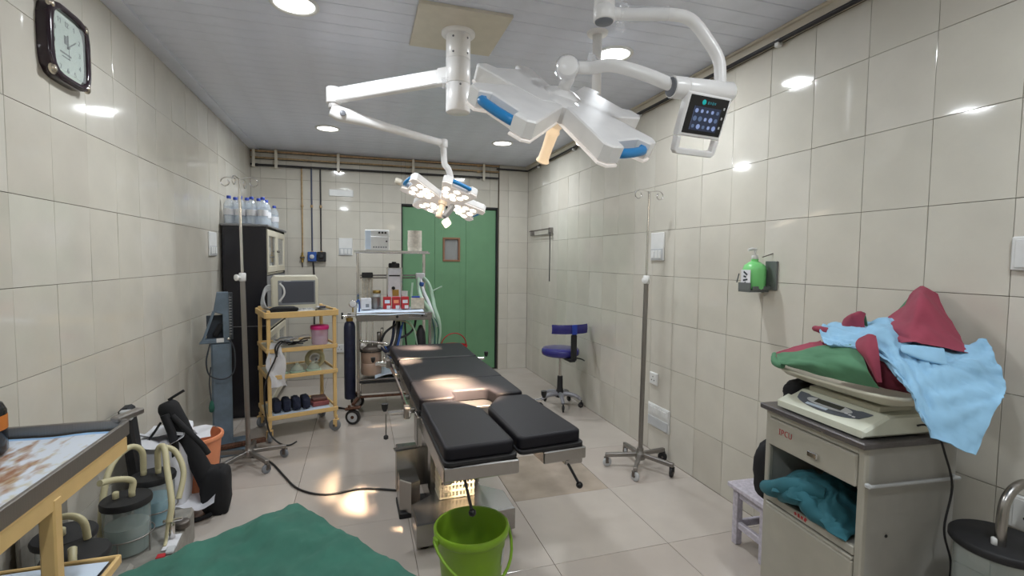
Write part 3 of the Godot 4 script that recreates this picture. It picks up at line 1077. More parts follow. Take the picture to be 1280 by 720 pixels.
	var wrp := MB.new()
	wrp.tube(curve([cp[0] + V(0.02, 0.002, 0), cp[1], cp[2] + V(-0.02, 0, 0.005)], 8), [0.022, 0.024, 0.0225, 0.0245, 0.023, 0.025, 0.0225, 0.024, 0.023, 0.0248, 0.0228, 0.0245, 0.023, 0.0246, 0.0228, 0.024, 0.022], 12, false)
	obj("film_wrap", wrp, M.wrap_clear, b)
	obj("wrap_scrap", _scrap(cp[0] + V(0.03, 0.03, 0.0), 0.045, 5), M.wrap_clear, b)
	obj("wrap_scrap", _scrap(cp[0] + V(0.035, -0.035, 0.0), 0.035, 7), M.wrap_clear, b)
	# control box
	var bl := V(0.958, 1.942, -1.380) - o2
	var br := V(1.195, 1.950, -1.383) - o2
	var cb := Node3D.new()
	add(cb, "control_box", b)
	var dx := (br - bl).normalized()
	obj("barrel", turned(bl + dx * 0.052, [Vector2(0, 0), Vector2(0.033, 0), Vector2(0.034, 0.002), Vector2(0.034, 0.178), Vector2(0.03, 0.183), Vector2(0, 0.183)], 24, dx), M.lamp_white, cb)
	obj("barrel_collar", turned(bl, [Vector2(0, 0), Vector2(0.033, 0), Vector2(0.0345, 0.003), Vector2(0.0345, 0.05), Vector2(0, 0.05)], 24, dx), M.lamp_white, cb)
	obj("end_cap", cyl(bl - dx * 0.004, 0.03, 0.006, 0.002, 20, dx), M.cap_grey, cb)
	var px := V(0.9969, -0.0113, -0.0783)
	var py := V(0.0387, 0.9329, 0.358)
	var pn := px.cross(py).normalized()
	py = pn.cross(px).normalized()
	var pc := V(1.088, 1.842, -1.396) - o2
	var pan := Node3D.new()
	add(pan, "panel", cb)
	pan.transform = Transform3D(Basis(px, py, pn), pc)
	# casing with an open loop at the bottom
	var cs := MB.new()
	cs.prism([Vector2(-0.088, -0.045), Vector2(0.088, -0.045), Vector2(0.09, 0.092), Vector2(-0.09, 0.092)], -0.02, 0.012, 0.005)
	cs.prism([Vector2(-0.088, -0.047), Vector2(-0.086, -0.092), Vector2(-0.074, -0.104), Vector2(0.074, -0.104), Vector2(0.086, -0.092), Vector2(0.088, -0.047), Vector2(0.072, -0.047), Vector2(0.070, -0.084), Vector2(-0.070, -0.084), Vector2(-0.072, -0.047)], -0.014, 0.012, 0.003)
	obj("casing", cs, M.lamp_white, pan)
	obj("screen_bezel", bx(V(0, 0.025, 0.0125), V(0.158, 0.118, 0.003), 0.001), M.black_gloss, pan)
	var scr := MB.new()
	scr.uquad(V(-0.055, -0.022, 0.0145), V(0.055, -0.022, 0.0145), V(0.055, 0.052, 0.0145), V(-0.055, 0.052, 0.0145))
	obj("touch_screen", scr, screen_mat(), pan)
	obj("status_light", cyl(V(-0.022, 0.066, 0.0135), 0.008, 0.0012, 0.0004, 16, V(0, 0, 1)), glow("teal_mark", Color(0.1, 0.6, 0.6), 0.5), pan)
	for k in 4:
		obj("status_mark", bx(V(-0.004 + k * 0.009, 0.066, 0.0142), V(0.006, 0.009 - 0.002 * (k % 2), 0.0008)), M.teal_glow_off, pan)
	for k in 3:
		obj("side_key", bx(V(0.066, 0.055 - k * 0.03, 0.0142), V(0.006, 0.008, 0.0008)), M.silver, pan)
	# arm to the head
	var C := V(0.679, 1.933, -1.599) - o2
	var nb := V(0.107, 0.796, 0.596).normalized()
	var ab := V(0.86, 0.227, -0.457).normalized()
	ab = (ab - nb * ab.dot(nb)).normalized()
	var pv := V(0.695, 2.052, -1.60) - o2
	var nk := C + (ab + nb.cross(ab)) * 0.06
	obj("head_boss", turned(nk - nb * 0.02, [Vector2(0, 0), Vector2(0.075, 0), Vector2(0.07, 0.022), Vector2(0.045, 0.034), Vector2(0.02, 0.04), Vector2(0, 0.04)], 24, nb), M.lamp_white, b)
	obj("head_neck", hose([nk, nk + nb * 0.035, pv + V(0.004, -0.03, -0.004), pv], 0.022, 12), M.lamp_white, b)
	obj("head_pivot", turned(pv - V(0.012, 0.006, -0.028), [Vector2(0, 0), Vector2(0.03, 0), Vector2(0.037, 0.006), Vector2(0.037, 0.05), Vector2(0.03, 0.056), Vector2(0, 0.056)], 22, V(0.35, 0, -1)), M.lamp_white, b)
	obj("pivot_film", turned(pv - V(0.018, 0.008, -0.034), [Vector2(0.034, 0.0), Vector2(0.042, 0.012), Vector2(0.040, 0.05), Vector2(0.035, 0.064)], 18, V(0.35, 0, -1)), M.wrap_clear, b)
	obj("head_arm", hose([pv, pv + V(0.07, -0.002, 0.02), V(0.815, 2.035, -1.50) - o2, V(0.9, 1.99, -1.43) - o2, bl + dx * 0.02], 0.021, 14), M.lamp_white, b)
	obj("wrap_scrap", _scrap(pv + V(0.085, 0.03, 0.02), 0.035, 9), M.wrap_clear, b)
	var hb := lamp_head(b, Transform3D(Basis(ab, nb, ab.cross(nb)), C - nb * 0.028), 0.325, 0.146, 0.058, leds, OT_ENERGY, Color(1.0, 0.87, 0.72), 6.5, [V(0.5, 0.745, -2.27), V(0.46, 0.745, -2.3), V(0.52, 0.745, -2.27), V(0.17, 0.3, -2.72)])
	obj("handle", turned(V(0, -0.205, 0), [Vector2(0, 0), Vector2(0.021, 0.0), Vector2(0.026, 0.006), Vector2(0.0205, 0.018), Vector2(0.0195, 0.06), Vector2(0.022, 0.11), Vector2(0.026, 0.122), Vector2(0.022, 0.128), Vector2(0.022, 0.15), Vector2(0, 0.15)], 20), M.handle_cream, hb)
	obj("lock_button", cyl(V(0.0, -0.045, 0.028), 0.007, 0.008, 0.002, 12, V(0, 0, 1)), M.black_matte, hb)
	# plain white tube hanging from the ceiling behind the big lamp
	var d := thing("ceiling_drop_tube", "white vertical tube hanging from the ceiling behind the big surgical lamp", "tube", V(1.17, HC, -2.33))
	obj("flange", turned(V(0, -0.014, 0), [Vector2(0.024, 0), Vector2(0.05, 0), Vector2(0.055, 0.014)], 24), M.lamp_white, d)
	obj("tube", cyl(V(0, -0.32, 0), 0.024, 0.318, 0.003, 20), M.lamp_white, d)
	obj("end_cap", cyl(V(0, -0.345, 0), 0.027, 0.028, 0.005, 20), M.lamp_grey, d)

func _scrap(c: Vector3, s: float, sd: int) -> MB:
	var r := RandomNumberGenerator.new()
	r.seed = sd
	var g := []
	for i in 4:
		var row := []
		for j in 4:
			row.append(c + V((j - 1.5) * s / 3 + r.randf_range(-0.25, 0.25) * s / 2, (i - 1.5) * s / 3, r.randf_range(-0.4, 0.4) * s))
		g.append(row)
	var m := MB.new()
	m.sheet(net(g, 3), 0.0008)
	return m

func screen_mat() -> StandardMaterial3D:
	var im := Image.create(96, 64, false, Image.FORMAT_RGB8)
	im.fill(Color(0.16, 0.2, 0.3))
	var r := RandomNumberGenerator.new()
	r.seed = 4
	for i in 5:
		for j in 3:
			var c := Color(0.4, 0.48, 0.62) if r.randf() < 0.6 else Color(0.62, 0.7, 0.9)
			var cx := 10 + i * 19
			var cy := 11 + j * 21
			var rad := 4 + r.randi() % 4
			for y in range(-rad, rad + 1):
				for x in range(-rad, rad + 1):
					if x * x + y * y <= rad * rad:
						im.set_pixel(clampi(cx + x, 0, 95), clampi(cy + y, 0, 63), c)
	for y in 64:
		im.set_pixel(0, y, Color(0.5, 0.55, 0.7))
	var m := StandardMaterial3D.new()
	m.resource_name = "touch_screen"
	m.albedo_color = Color(0.05, 0.05, 0.06)
	m.roughness = 0.2
	m.emission_enabled = true
	m.emission = Color.WHITE
	m.emission_operator = BaseMaterial3D.EMISSION_OP_MULTIPLY
	m.emission_texture = ImageTexture.create_from_image(im)
	m.emission_energy_multiplier = 0.7
	return m

# ---------------------------------------------------------------- operating table
# a padded section: outline in x/z, pad from y0 to y1 with a soft rounded rim
func pad(poly: Array, y0: float, y1: float, r := 0.012) -> MB:
	var m := MB.new()
	m.xf = Transform3D(Basis(V(1, 0, 0), V(0, 0, -1), V(0, 1, 0)), Vector3.ZERO)   # local x/y -> x/-z, local z -> y
	var p := []
	for q in poly:
		p.append(Vector2(q.x, -q.y))
	var pk := PackedVector2Array(p)
	var area := 0.0
	for i in pk.size():
		area += pk[i].cross(pk[(i + 1) % pk.size()])
	if area < 0:
		pk.reverse()
	# round the corners
	var rp := PackedVector2Array()
	var cnt := pk.size()
	for i in cnt:
		var a := pk[(i - 1 + cnt) % cnt]
		var b := pk[i]
		var c := pk[(i + 1) % cnt]
		var d: float = minf(0.03, minf(a.distance_to(b), b.distance_to(c)) * 0.4)
		var s := b + (a - b).normalized() * d
		var e := b + (c - b).normalized() * d
		for k in 5:
			var t := k / 4.0
			rp.append(s.lerp(b, t).lerp(b.lerp(e, t), t))
	var mm := rp.size()
	var nr := PackedVector2Array()
	for i in mm:
		var dd := (rp[(i + 1) % mm] - rp[(i - 1 + mm) % mm]).normalized()
		nr.append(Vector2(dd.y, -dd.x))
	var rows := []
	var steps := [[-0.6 * r, y0], [0.0, y0 + r * 0.5], [0.0, y1 - r], [-r * 0.15, y1 - r * 0.5], [-r * 0.5, y1 - r * 0.15], [-r * 1.15, y1]]
	for s in steps:
		var row := PackedVector3Array()
		for i in mm:
			var q: Vector2 = rp[i] + nr[i] * s[0]
			row.append(V(q.x, q.y, s[1]))
		rows.append(row)
	m.grid(rows, true)
	for e in [0, rows.size() - 1]:
		var flat := PackedVector2Array()
		for i in mm:
			flat.append(Vector2(rows[e][i].x, rows[e][i].y))
		var ix := Geometry2D.triangulate_polygon(flat)
		var z: float = steps[e][1]
		for t in range(0, ix.size(), 3):
			var a := flat[ix[t]]
			var b := flat[ix[t + 1]]
			var c := flat[ix[t + 2]]
			if ((b - a).cross(c - a) < 0) == (e != 0):
				var w := b
				b = c
				c = w
			m.tri(V(a.x, a.y, z), V(b.x, b.y, z), V(c.x, c.y, z))
	m.xf = Transform3D()
	return m

func build_table() -> void:
	# local frame: x across, z towards the foot end, origin on the floor under the middle
	var t := thing("operating_table", "operating table with black vinyl pads on a stainless steel pedestal", "operating table", V(0.499, 0, -2.62), 0.022)
	var y := 0.745
	# pads: head, back, seat with a notch, two leg pads
	obj("head_pad", pad([Vector2(-0.275, -1.045), Vector2(0.262, -1.045), Vector2(0.255, -0.52), Vector2(-0.262, -0.52)], y - 0.055, y), M.vinyl, t).set_meta("label", "head section pad")
	obj("back_pad", pad([Vector2(-0.262, -0.51), Vector2(0.25, -0.51), Vector2(0.25, 0.065), Vector2(-0.255, 0.065)], y - 0.06, y), M.vinyl, t)
	obj("seat_pad", pad([Vector2(-0.255, 0.055), Vector2(0.25, 0.055), Vector2(0.25, 0.4), Vector2(0.115, 0.4), Vector2(0.095, 0.29), Vector2(-0.085, 0.29), Vector2(-0.085, 0.4), Vector2(-0.252, 0.4)], y - 0.06, y - 0.001), M.vinyl, t)
	obj("seam_strap", bx(V(-0.01, y - 0.001, -0.515), V(0.43, 0.014, 0.026), 0.005), M.vinyl_seam, t)
	obj("leg_pad", pad([Vector2(-0.25, 0.405), Vector2(-0.1, 0.405), Vector2(0.0, 0.56), Vector2(0.012, 0.975), Vector2(-0.248, 0.985)], y - 0.06, y - 0.012), M.vinyl, t)
	obj("leg_pad", pad([Vector2(0.115, 0.405), Vector2(0.265, 0.405), Vector2(0.295, 0.94), Vector2(0.03, 0.962), Vector2(0.022, 0.56)], y - 0.06, y - 0.012), M.vinyl, t)
	# boards under the pads
	obj("pad_board", bx(V(-0.008, y - 0.067, -0.78), V(0.52, 0.014, 0.52), 0.003), M.black_matte, t)
	obj("pad_board", bx(V(-0.005, y - 0.067, -0.05), V(0.5, 0.014, 0.88), 0.003), M.black_matte, t)
	obj("pad_board", pad([Vector2(-0.252, 0.4), Vector2(-0.09, 0.4), Vector2(0.012, 0.58), Vector2(0.022, 0.985), Vector2(-0.252, 0.995)], y - 0.076, y - 0.06, 0.004), M.black_matte, t)
	obj("pad_board", pad([Vector2(0.115, 0.4), Vector2(0.27, 0.4), Vector2(0.305, 0.95), Vector2(0.03, 0.97), Vector2(0.022, 0.58)], y - 0.076, y - 0.06, 0.004), M.black_matte, t)
	# steel frames
	obj("leg_frame", bx(V(-0.115, y - 0.105, 0.935), V(0.275, 0.052, 0.11), 0.004), M.steel, t)
	obj("leg_frame", bx(V(-0.235, y - 0.112, 0.7), V(0.03, 0.066, 0.56), 0.004), M.steel, t)
	obj("leg_frame", bx(V(0.215, y - 0.1, 0.91), V(0.18, 0.046, 0.1), 0.004, Basis(Vector3.UP, 0.06)), M.steel, t)
	obj("leg_frame", bx(V(0.262, y - 0.108, 0.68), V(0.03, 0.06, 0.5), 0.004, Basis(Vector3.UP, 0.06)), M.steel, t)
	obj("leg_frame_block", bx(V(0.262, y - 0.122, 0.905), V(0.075, 0.05, 0.075), 0.004), M.steel, t)
	for sx in [-1.0, 1.0]:
		var rail := obj("side_rail", bx(V(sx * 0.285 - 0.005, y - 0.085, -0.32), V(0.011, 0.03, 1.32), 0.002), M.chrome, t)
		for z in [-0.85, -0.45, 0.05, 0.28]:
			obj("rail_block", bx(V(sx * 0.268 - 0.005, y - 0.085, z), V(0.03, 0.022, 0.03), 0.003), M.steel, rail)
		obj("main_frame", bx(V(sx * 0.225 - 0.005, y - 0.11, -0.3), V(0.03, 0.072, 1.35), 0.004), M.steel, t)
		for z in [-0.82, 0.3]:
			var cl := Node3D.new()
			add(cl, "rail_clamp", t)
			cl.position = V(sx * 0.3, y - 0.085, z)
			obj("clamp_body", bx(V(0, 0, 0), V(0.03, 0.055, 0.055), 0.005), M.steel_dull, cl)
			obj("clamp_screw", rod(V(sx * 0.012, 0, 0), V(sx * 0.085, 0.0, 0), 0.011, 12), M.chrome, cl)
			obj("knob", turned(V(sx * 0.1, 0.012, 0), [Vector2(0, 0), Vector2(0.008, 0), Vector2(0.014, 0.015), Vector2(0.016, 0.035), Vector2(0.0, 0.038)], 12), M.rubber, cl)
			if sx < 0 and z > 0:
				obj("drop_pin", rod(V(-0.095, 0, 0), V(-0.095, -0.1, 0), 0.003, 6), M.steel_dull, cl)
				obj("pin_ball", turned(V(-0.095, -0.125, 0), [Vector2(0, 0), Vector2(0.011, 0.006), Vector2(0.011, 0.018), Vector2(0, 0.027)], 12), M.rubber, cl)
	obj("hinge_plate", bx(V(-0.255, y - 0.15, 0.36), V(0.024, 0.14, 0.1), 0.006), M.steel, t)
	obj("hinge_plate", bx(V(0.245, y - 0.15, 0.36), V(0.024, 0.14, 0.1), 0.006), M.steel, t)
	# leg release levers with ball ends
	obj("lever", rod(V(-0.175, y - 0.12, 0.95), V(-0.155, y - 0.235, 1.0), 0.0055, 8), M.black_matte, t)
	obj("lever_ball", _ball(V(-0.154, y - 0.242, 1.003), 0.0135), M.black_gloss, t)
	obj("lever", rod(V(0.225, y - 0.115, 0.93), V(0.275, y - 0.215, 0.96), 0.0055, 8), M.black_matte, t)
	obj("lever_ball", _ball(V(0.278, y - 0.222, 0.962), 0.0135), M.black_gloss, t)
	# pedestal
	obj("tilt_frame", bx(V(-0.01, y - 0.19, -0.15), V(0.36, 0.09, 0.5), 0.008), M.steel, t)
	obj("column", bx(V(-0.005, 0.43, -0.16), V(0.24, 0.3, 0.26), 0.012), M.steel, t)
	obj("column_sleeve", bx(V(-0.005, 0.24, -0.16), V(0.29, 0.26, 0.31), 0.012), M.steel, t)
	# base: wide foot at the front, narrower waist, wide foot at the head end
	var bp := [Vector2(-0.262, 0.365), Vector2(0.235, 0.34), Vector2(0.235, 0.15), Vector2(0.135, 0.055), Vector2(0.115, -0.05), Vector2(0.115, -0.42), Vector2(0.235, -0.5), Vector2(0.235, -0.7), Vector2(-0.262, -0.7), Vector2(-0.262, -0.5), Vector2(-0.15, -0.42), Vector2(-0.15, 0.08), Vector2(-0.262, 0.16)]
	var base := MB.new()
	base.xf = Transform3D(Basis(V(1, 0, 0), V(0, 0, -1), V(0, 1, 0)), Vector3.ZERO)
	var b2 := []
	for q in bp:
		b2.append(Vector2(q.x, -q.y))
	base.prism(b2, 0.018, 0.135, 0.006)
	base.xf = Transform3D()
	obj("base", base, M.steel, t)
	for s in [V(-0.22, 0, 0.32), V(0.19, 0, 0.3), V(-0.22, 0, -0.66), V(0.19, 0, -0.66)]:
		obj("foot", cyl(s, 0.025, 0.02, 0.002, 14), M.rubber, t)
	# bent steel covers standing on the left of the base
	obj("side_cover", bx(V(-0.215, 0.2, -0.14), V(0.2, 0.22, 0.02), 0.004, Basis(Vector3.UP, 0.12)), M.steel, t)
	obj("side_cover", bx(V(-0.215, 0.306, -0.16), V(0.21, 0.008, 0.06), 0.002, Basis(Vector3.UP, 0.12)), M.steel, t)
	var sc := MB.new()
	sc.xf = Transform3D(Basis(V(1, 0, 0), V(0, 0, -1), V(0, 1, 0)), Vector3.ZERO)
	sc.prism([Vector2(-0.305, 0.14), Vector2(-0.305, 0.0), Vector2(-0.25, -0.06), Vector2(-0.2, -0.03), Vector2(-0.2, 0.14)], 0.03, 0.2, 0.005)
	sc.xf = Transform3D()
	obj("side_cover", sc, M.steel, t)
	obj("floor_plinth", bx(V(-0.21, 0.015, -0.06), V(0.2, 0.03, 0.2), 0.003), M.black_matte, t)

	# white plastic crate standing on the base, under the leg pads
	var c := thing("plastic_crate", "small white slotted plastic crate standing under the operating table", "crate", V(0.475, 0.136, -2.66 + 0.14), 0.03)
	var w := 0.185
	var d := 0.12
	var h := 0.145
	obj("floor_plate", bx(V(0, 0.004, 0), V(w, 0.008, d), 0.002), M.ivory_plastic, c)
	for sz in [-1.0, 1.0]:
		for k in 10:
			obj("bar", bx(V(-w / 2 + 0.006 + k * (w - 0.012) / 9, h / 2, sz * d / 2), V(0.008, h, 0.004), 0.001), M.ivory_plastic, c)
		for k in 5:
			obj("band", bx(V(0, 0.008 + k * (h - 0.016) / 4, sz * d / 2), V(w, 0.01, 0.005), 0.001), M.ivory_plastic, c)
	for sx in [-1.0, 1.0]:
		for k in 6:
			obj("bar", bx(V(sx * w / 2, h / 2, -d / 2 + 0.01 + k * (d - 0.02) / 5), V(0.004, h, 0.008), 0.001), M.ivory_plastic, c)
		for k in 5:
			obj("band", bx(V(sx * w / 2, 0.008 + k * (h - 0.016) / 4, 0), V(0.005, 0.01, d), 0.001), M.ivory_plastic, c)

func _ball(c: Vector3, r) -> MB:
	var m := MB.new()
	m.ball(c, r)
	return m

func build_bucket() -> void:
	var t := thing("bucket", "empty lime green plastic bucket in front of the operating table", "bucket", V(0.425, 0, -1.88), 0.25)
	var R := 0.151
	obj("body", turned(Vector3.ZERO, [Vector2(0, 0.006), Vector2(0.1, 0.006), Vector2(0.1, 0.0), Vector2(0.106, 0.0), Vector2(0.112, 0.012), Vector2(0.128, 0.17), Vector2(0.140, 0.27), Vector2(R - 0.006, 0.276), Vector2(R, 0.284), Vector2(R + 0.002, 0.305), Vector2(R - 0.002, 0.311), Vector2(R - 0.009, 0.311), Vector2(R - 0.013, 0.304), Vector2(R - 0.016, 0.265), Vector2(R - 0.018, 0.262), Vector2(0.108, 0.02), Vector2(0.1, 0.012), Vector2(0, 0.012)], 48), M.bucket_green, t)
	for sx in [-1.0, 1.0]:
		obj("handle_lug", bx(V(sx * (R + 0.004), 0.285, 0), V(0.014, 0.03, 0.034), 0.004), M.bucket_green, t)
	var pts := []
	for k in 17:
		var a := PI * k / 16.0
		pts.append(V(cos(a) * (R + 0.012), 0.287 - sin(a) * 0.135, sin(a) * 0.055 + 0.0 + 0.11 * sin(a)))
	var hm := MB.new()
	hm.tube(pts, 0.0062, 8)
	obj("handle", hm, M.bucket_green, t)
	var st := MB.new()
	var g := []
	for i in 6:
		var row := PackedVector3Array()
		for j in 5:
			var a := 0.62 + 0.28 * j / 4.0
			var yy := 0.165 + 0.075 * i / 5.0
			var r := 0.1285 + (yy - 0.17) * 0.12 + 0.0012
			row.append(V(sin(a) * r, yy, cos(a) * r))
		g.append(row)
	st.sheet(g, 0.0005)
	obj("sticker", st, M.silver, t).set_meta("label", "torn white sticker")

# ---------------------------------------------------------------- far left: cupboard, bottles, stands
func build_cupboard() -> void:
	var t := thing("cupboard", "tall black cupboard with cream framed glass doors in the far left corner", "cupboard", V(-1.1, 0, -4.63))
	var w := 0.335     # x
	var d := 1.06      # z, away from the viewer
	var h := 1.645
	var th := 0.02
	obj("side_panel", bx(V(w / 2, h / 2, -th / 2), V(w, h, th), 0.003), M.cupboard_black, t)
	obj("side_panel", bx(V(w / 2, h / 2, -d + th / 2), V(w, h, th), 0.003), M.cupboard_black, t)
	obj("back_panel", bx(V(0.006, h / 2, -d / 2), V(0.012, h - 0.01, d - 2 * th)), M.cupboard_grey, t)
	obj("top_panel", bx(V(w / 2 + 0.004, h + 0.008, -d / 2), V(w + 0.03, 0.018, d + 0.02), 0.003), M.cupboard_grey, t)
	obj("handle_line", bx(V(w / 2, 0.79, 0.001), V(w, 0.004, 0.004), 0.001), M.cupboard_grey, t)
	for y in [0.05, 0.42, 0.745, 1.235]:
		obj("shelf", bx(V(w / 2, y, -d / 2), V(w - 0.02, 0.018, d - 2 * th), 0.002), M.cupboard_cream, t)
	obj("middle_panel", bx(V(w - 0.008, 0.99, -d / 2), V(0.016, 0.46, d - 2 * th), 0.002), M.cupboard_grey, t)
	for row in [[1.25, 1.625], [0.07, 0.725]]:
		for k in 2:
			var z0 := -th - 0.01 - k * (d - 2 * th - 0.02) / 2
			var z1 := z0 - (d - 2 * th - 0.02) / 2 + 0.02
			var dr := Node3D.new()
			add(dr, "door", t)
			var y0: float = row[0]
			var y1: float = row[1]
			var fr := MB.new()
			fr.box(V(w, (y0 + y1) / 2, z0 - 0.025), V(0.018, y1 - y0, 0.05), 0.003)
			fr.box(V(w, (y0 + y1) / 2, z1 + 0.025), V(0.018, y1 - y0, 0.05), 0.003)
			fr.box(V(w, y0 + 0.028, (z0 + z1) / 2), V(0.018, 0.056, z0 - z1 - 0.1), 0.003)
			fr.box(V(w, y1 - 0.028, (z0 + z1) / 2), V(0.018, 0.056, z0 - z1 - 0.1), 0.003)
			obj("door_frame", fr, M.cupboard_cream, dr)
			obj("pane", bx(V(w, (y0 + y1) / 2, (z0 + z1) / 2), V(0.004, y1 - y0 - 0.11, z0 - z1 - 0.1)), M.clear_glass, dr)
			obj("knob", cyl(V(w + 0.009, (y0 + y1) / 2, z1 + 0.02 if k == 0 else z0 - 0.02), 0.009, 0.018, 0.003, 10, V(1, 0, 0)), M.iron, dr)
	obj("dark_door_gap", bx(V(w - 0.004, 1.44, -d / 2), V(0.014, 0.39, 0.014)), M.black_matte, t)  # dark gap between the upper doors, put in as a black strip
	# things behind the glass
	var lab := ["stack of white packs behind the near upper glass door of the cupboard", "stack of white packs behind the far upper glass door of the cupboard"]
	for k in 2:
		var s := thing("supply_pack", lab[k], "packs", V(-0.95, 1.244, -4.95 - k * 0.45))
		for q in 3:
			obj("pack", bx(V(0.0, 0.04 + q * 0.082, 0.02 * q), V(0.18, 0.078, 0.24), 0.008), [M.paper, M.kraft, M.silver][q], s)

func bottle_proto(label: String) -> Node3D:
	var t := thing("water_bottle", label, "bottle", Vector3.ZERO, 0.0, "clear water bottles on the cupboard")
	obj("body", turned(Vector3.ZERO, [Vector2(0, 0.004), Vector2(0.03, 0.0), Vector2(0.04, 0.006), Vector2(0.041, 0.06), Vector2(0.0385, 0.066), Vector2(0.041, 0.072), Vector2(0.041, 0.13), Vector2(0.0385, 0.136), Vector2(0.041, 0.142), Vector2(0.04, 0.165), Vector2(0.025, 0.198), Vector2(0.015, 0.21), Vector2(0.015, 0.222)], 20), M.pet, t)
	obj("water", turned(Vector3.ZERO, [Vector2(0, 0.008), Vector2(0.036, 0.008), Vector2(0.0365, 0.15), Vector2(0.0, 0.151)], 16), M.pet, t)
	obj("label_band", turned(Vector3.ZERO, [Vector2(0.0415, 0.075), Vector2(0.0418, 0.08), Vector2(0.0418, 0.122), Vector2(0.0415, 0.127)], 20, Vector3.UP), M.paper, t)
	obj("cap", turned(Vector3.ZERO, [Vector2(0.0, 0.215), Vector2(0.0175, 0.215), Vector2(0.0175, 0.235), Vector2(0.0155, 0.238), Vector2(0, 0.238)], 14), M.blue_cap, t)
	return t

func build_bottles() -> void:
	var spots := [[-1.058, -4.70], [-0.972, -4.70], [-0.886, -4.705], [-0.80, -4.71], [-1.03, -4.80], [-0.94, -4.80], [-0.85, -4.81], [-0.81, -4.93], [-0.82, -5.44]]
	var lb := ["clear water bottle with a blue cap, front left corner of the cupboard top", "clear water bottle with a blue cap, second from the wall in the front row", "clear water bottle with a blue cap, third from the wall in the front row", "clear water bottle with a blue cap, fourth from the wall in the front row", "clear water bottle in the second row on the cupboard, against the wall", "clear water bottle in the second row on the cupboard, in the middle", "clear water bottle in the second row on the cupboard, nearest the room", "clear water bottle in the third row on the cupboard", "clear water bottle standing alone at the back of the cupboard"]
	var p: Node3D = null
	for i in spots.size():
		var b: Node3D
		if i == 0:
			p = bottle_proto(lb[0])
			b = p
		else:
			b = copy(p, lb[i])
		b.position = V(spots[i][0], 1.662, spots[i][1])
		b.rotation.y = i * 1.3

func caster(t: Node, p: Vector3, r: float, dir: float, m: Material, fork: Material, called := "caster") -> void:
	var c := Node3D.new()
	add(c, called, t)
	c.position = p
	c.rotation.y = dir
	obj("wheel", turned(V(-r * 0.3, r, 0), [Vector2(0, 0), Vector2(r * 0.6, 0), Vector2(r * 0.92, r * 0.05), Vector2(r, r * 0.15), Vector2(r, r * 0.45), Vector2(r * 0.92, r * 0.55), Vector2(r * 0.6, r * 0.6), Vector2(0, r * 0.6)], 20, V(1, 0, 0)), m, c)
	obj("fork", bx(V(-r * 0.42, r * 1.35, r * 0.2), V(r * 0.12, r * 1.1, r * 0.7), r * 0.05), fork, c)
	obj("fork", bx(V(r * 0.42, r * 1.35, r * 0.2), V(r * 0.12, r * 1.1, r * 0.7), r * 0.05), fork, c)
	obj("fork_top", bx(V(0, r * 1.98, r * 0.2), V(r * 0.98, r * 0.18, r * 0.8), r * 0.06), fork, c)
	obj("hub", cyl(V(-r * 0.5, r, 0), r * 0.25, r * 1.0, r * 0.05, 10, V(1, 0, 0)), M.iron, c)
	obj("stem", cyl(V(0, r * 2.05, r * 0.25), r * 0.24, r * 0.7, 0.001, 10), fork, c)

func iv_stand(label: String, p: Vector3, top: float, joint: float, turn: float, lean: float, tube: Material, wheels: Array, hooks: int) -> void:
	var t := thing("drip_stand", label, "drip stand", p, turn)
	var base := Node3D.new()
	add(base, "base", t)
	obj("hub", turned(V(0, 0.06, 0), [Vector2(0, 0), Vector2(0.03, 0), Vector2(0.034, 0.008), Vector2(0.034, 0.04), Vector2(0.022, 0.05), Vector2(0.022, 0.075), Vector2(0, 0.075)], 18), M.steel_dull, base)
	var rl := 0.23
	for k in 5:
		var a := TAU * k / 5.0
		var d := V(cos(a), 0, sin(a))
		obj("leg", bar(V(0, 0.092, 0) + d * 0.025, V(0, 0.078, 0) + d * rl, 0.026, 0.026, 0.003), M.steel_dull, base)
		caster(t, d * (rl - 0.012) + V(0, 0, 0), 0.031, a + 0.7, wheels[k % wheels.size()], M.rubber if wheels[k % wheels.size()] == M.rubber else M.iron)
	var ln := V(lean, 1.0, 0.0)
	obj("lower_tube", rod(V(0, 0.1, 0), ln * joint, 0.0155, 14), tube, t)
	obj("upper_tube", rod(ln * (joint - 0.1), ln * top, 0.0085, 12), M.chrome, t)
	var cl := Node3D.new()
	add(cl, "clamp", t)
	cl.position = ln * joint
	obj("collar", cyl(V(0, -0.045, 0), 0.021, 0.055, 0.004, 14), M.white_plastic, cl)
	obj("knob", turned(V(-0.015, -0.02, 0.012), [Vector2(0, 0), Vector2(0.008, 0), Vector2(0.008, 0.015), Vector2(0.021, 0.018), Vector2(0.021, 0.03), Vector2(0, 0.034)], 12, V(-1, 0, 0.5)), M.white_plastic, cl)
	# hooks: curled wires at the top
	var tp := ln * top
	for k in hooks:
		var a := TAU * k / hooks + (0.15 if hooks == 2 else 0.5)
		var d := V(cos(a), 0, sin(a))
		var pts := [tp - V(0, 0.004, 0), tp + d * 0.05 + V(0, 0.004, 0), tp + d * 0.085 + V(0, 0.004, 0), tp + d * 0.108 + V(0, -0.012, 0), tp + d * 0.108 + V(0, -0.036, 0), tp + d * 0.088 + V(0, -0.05, 0), tp + d * 0.066 + V(0, -0.04, 0), tp + d * 0.062 + V(0, -0.022, 0), tp + d * 0.072 + V(0, -0.012, 0)]
		obj("hook", hose(pts, 0.0036, 7, 5), M.chrome, t)

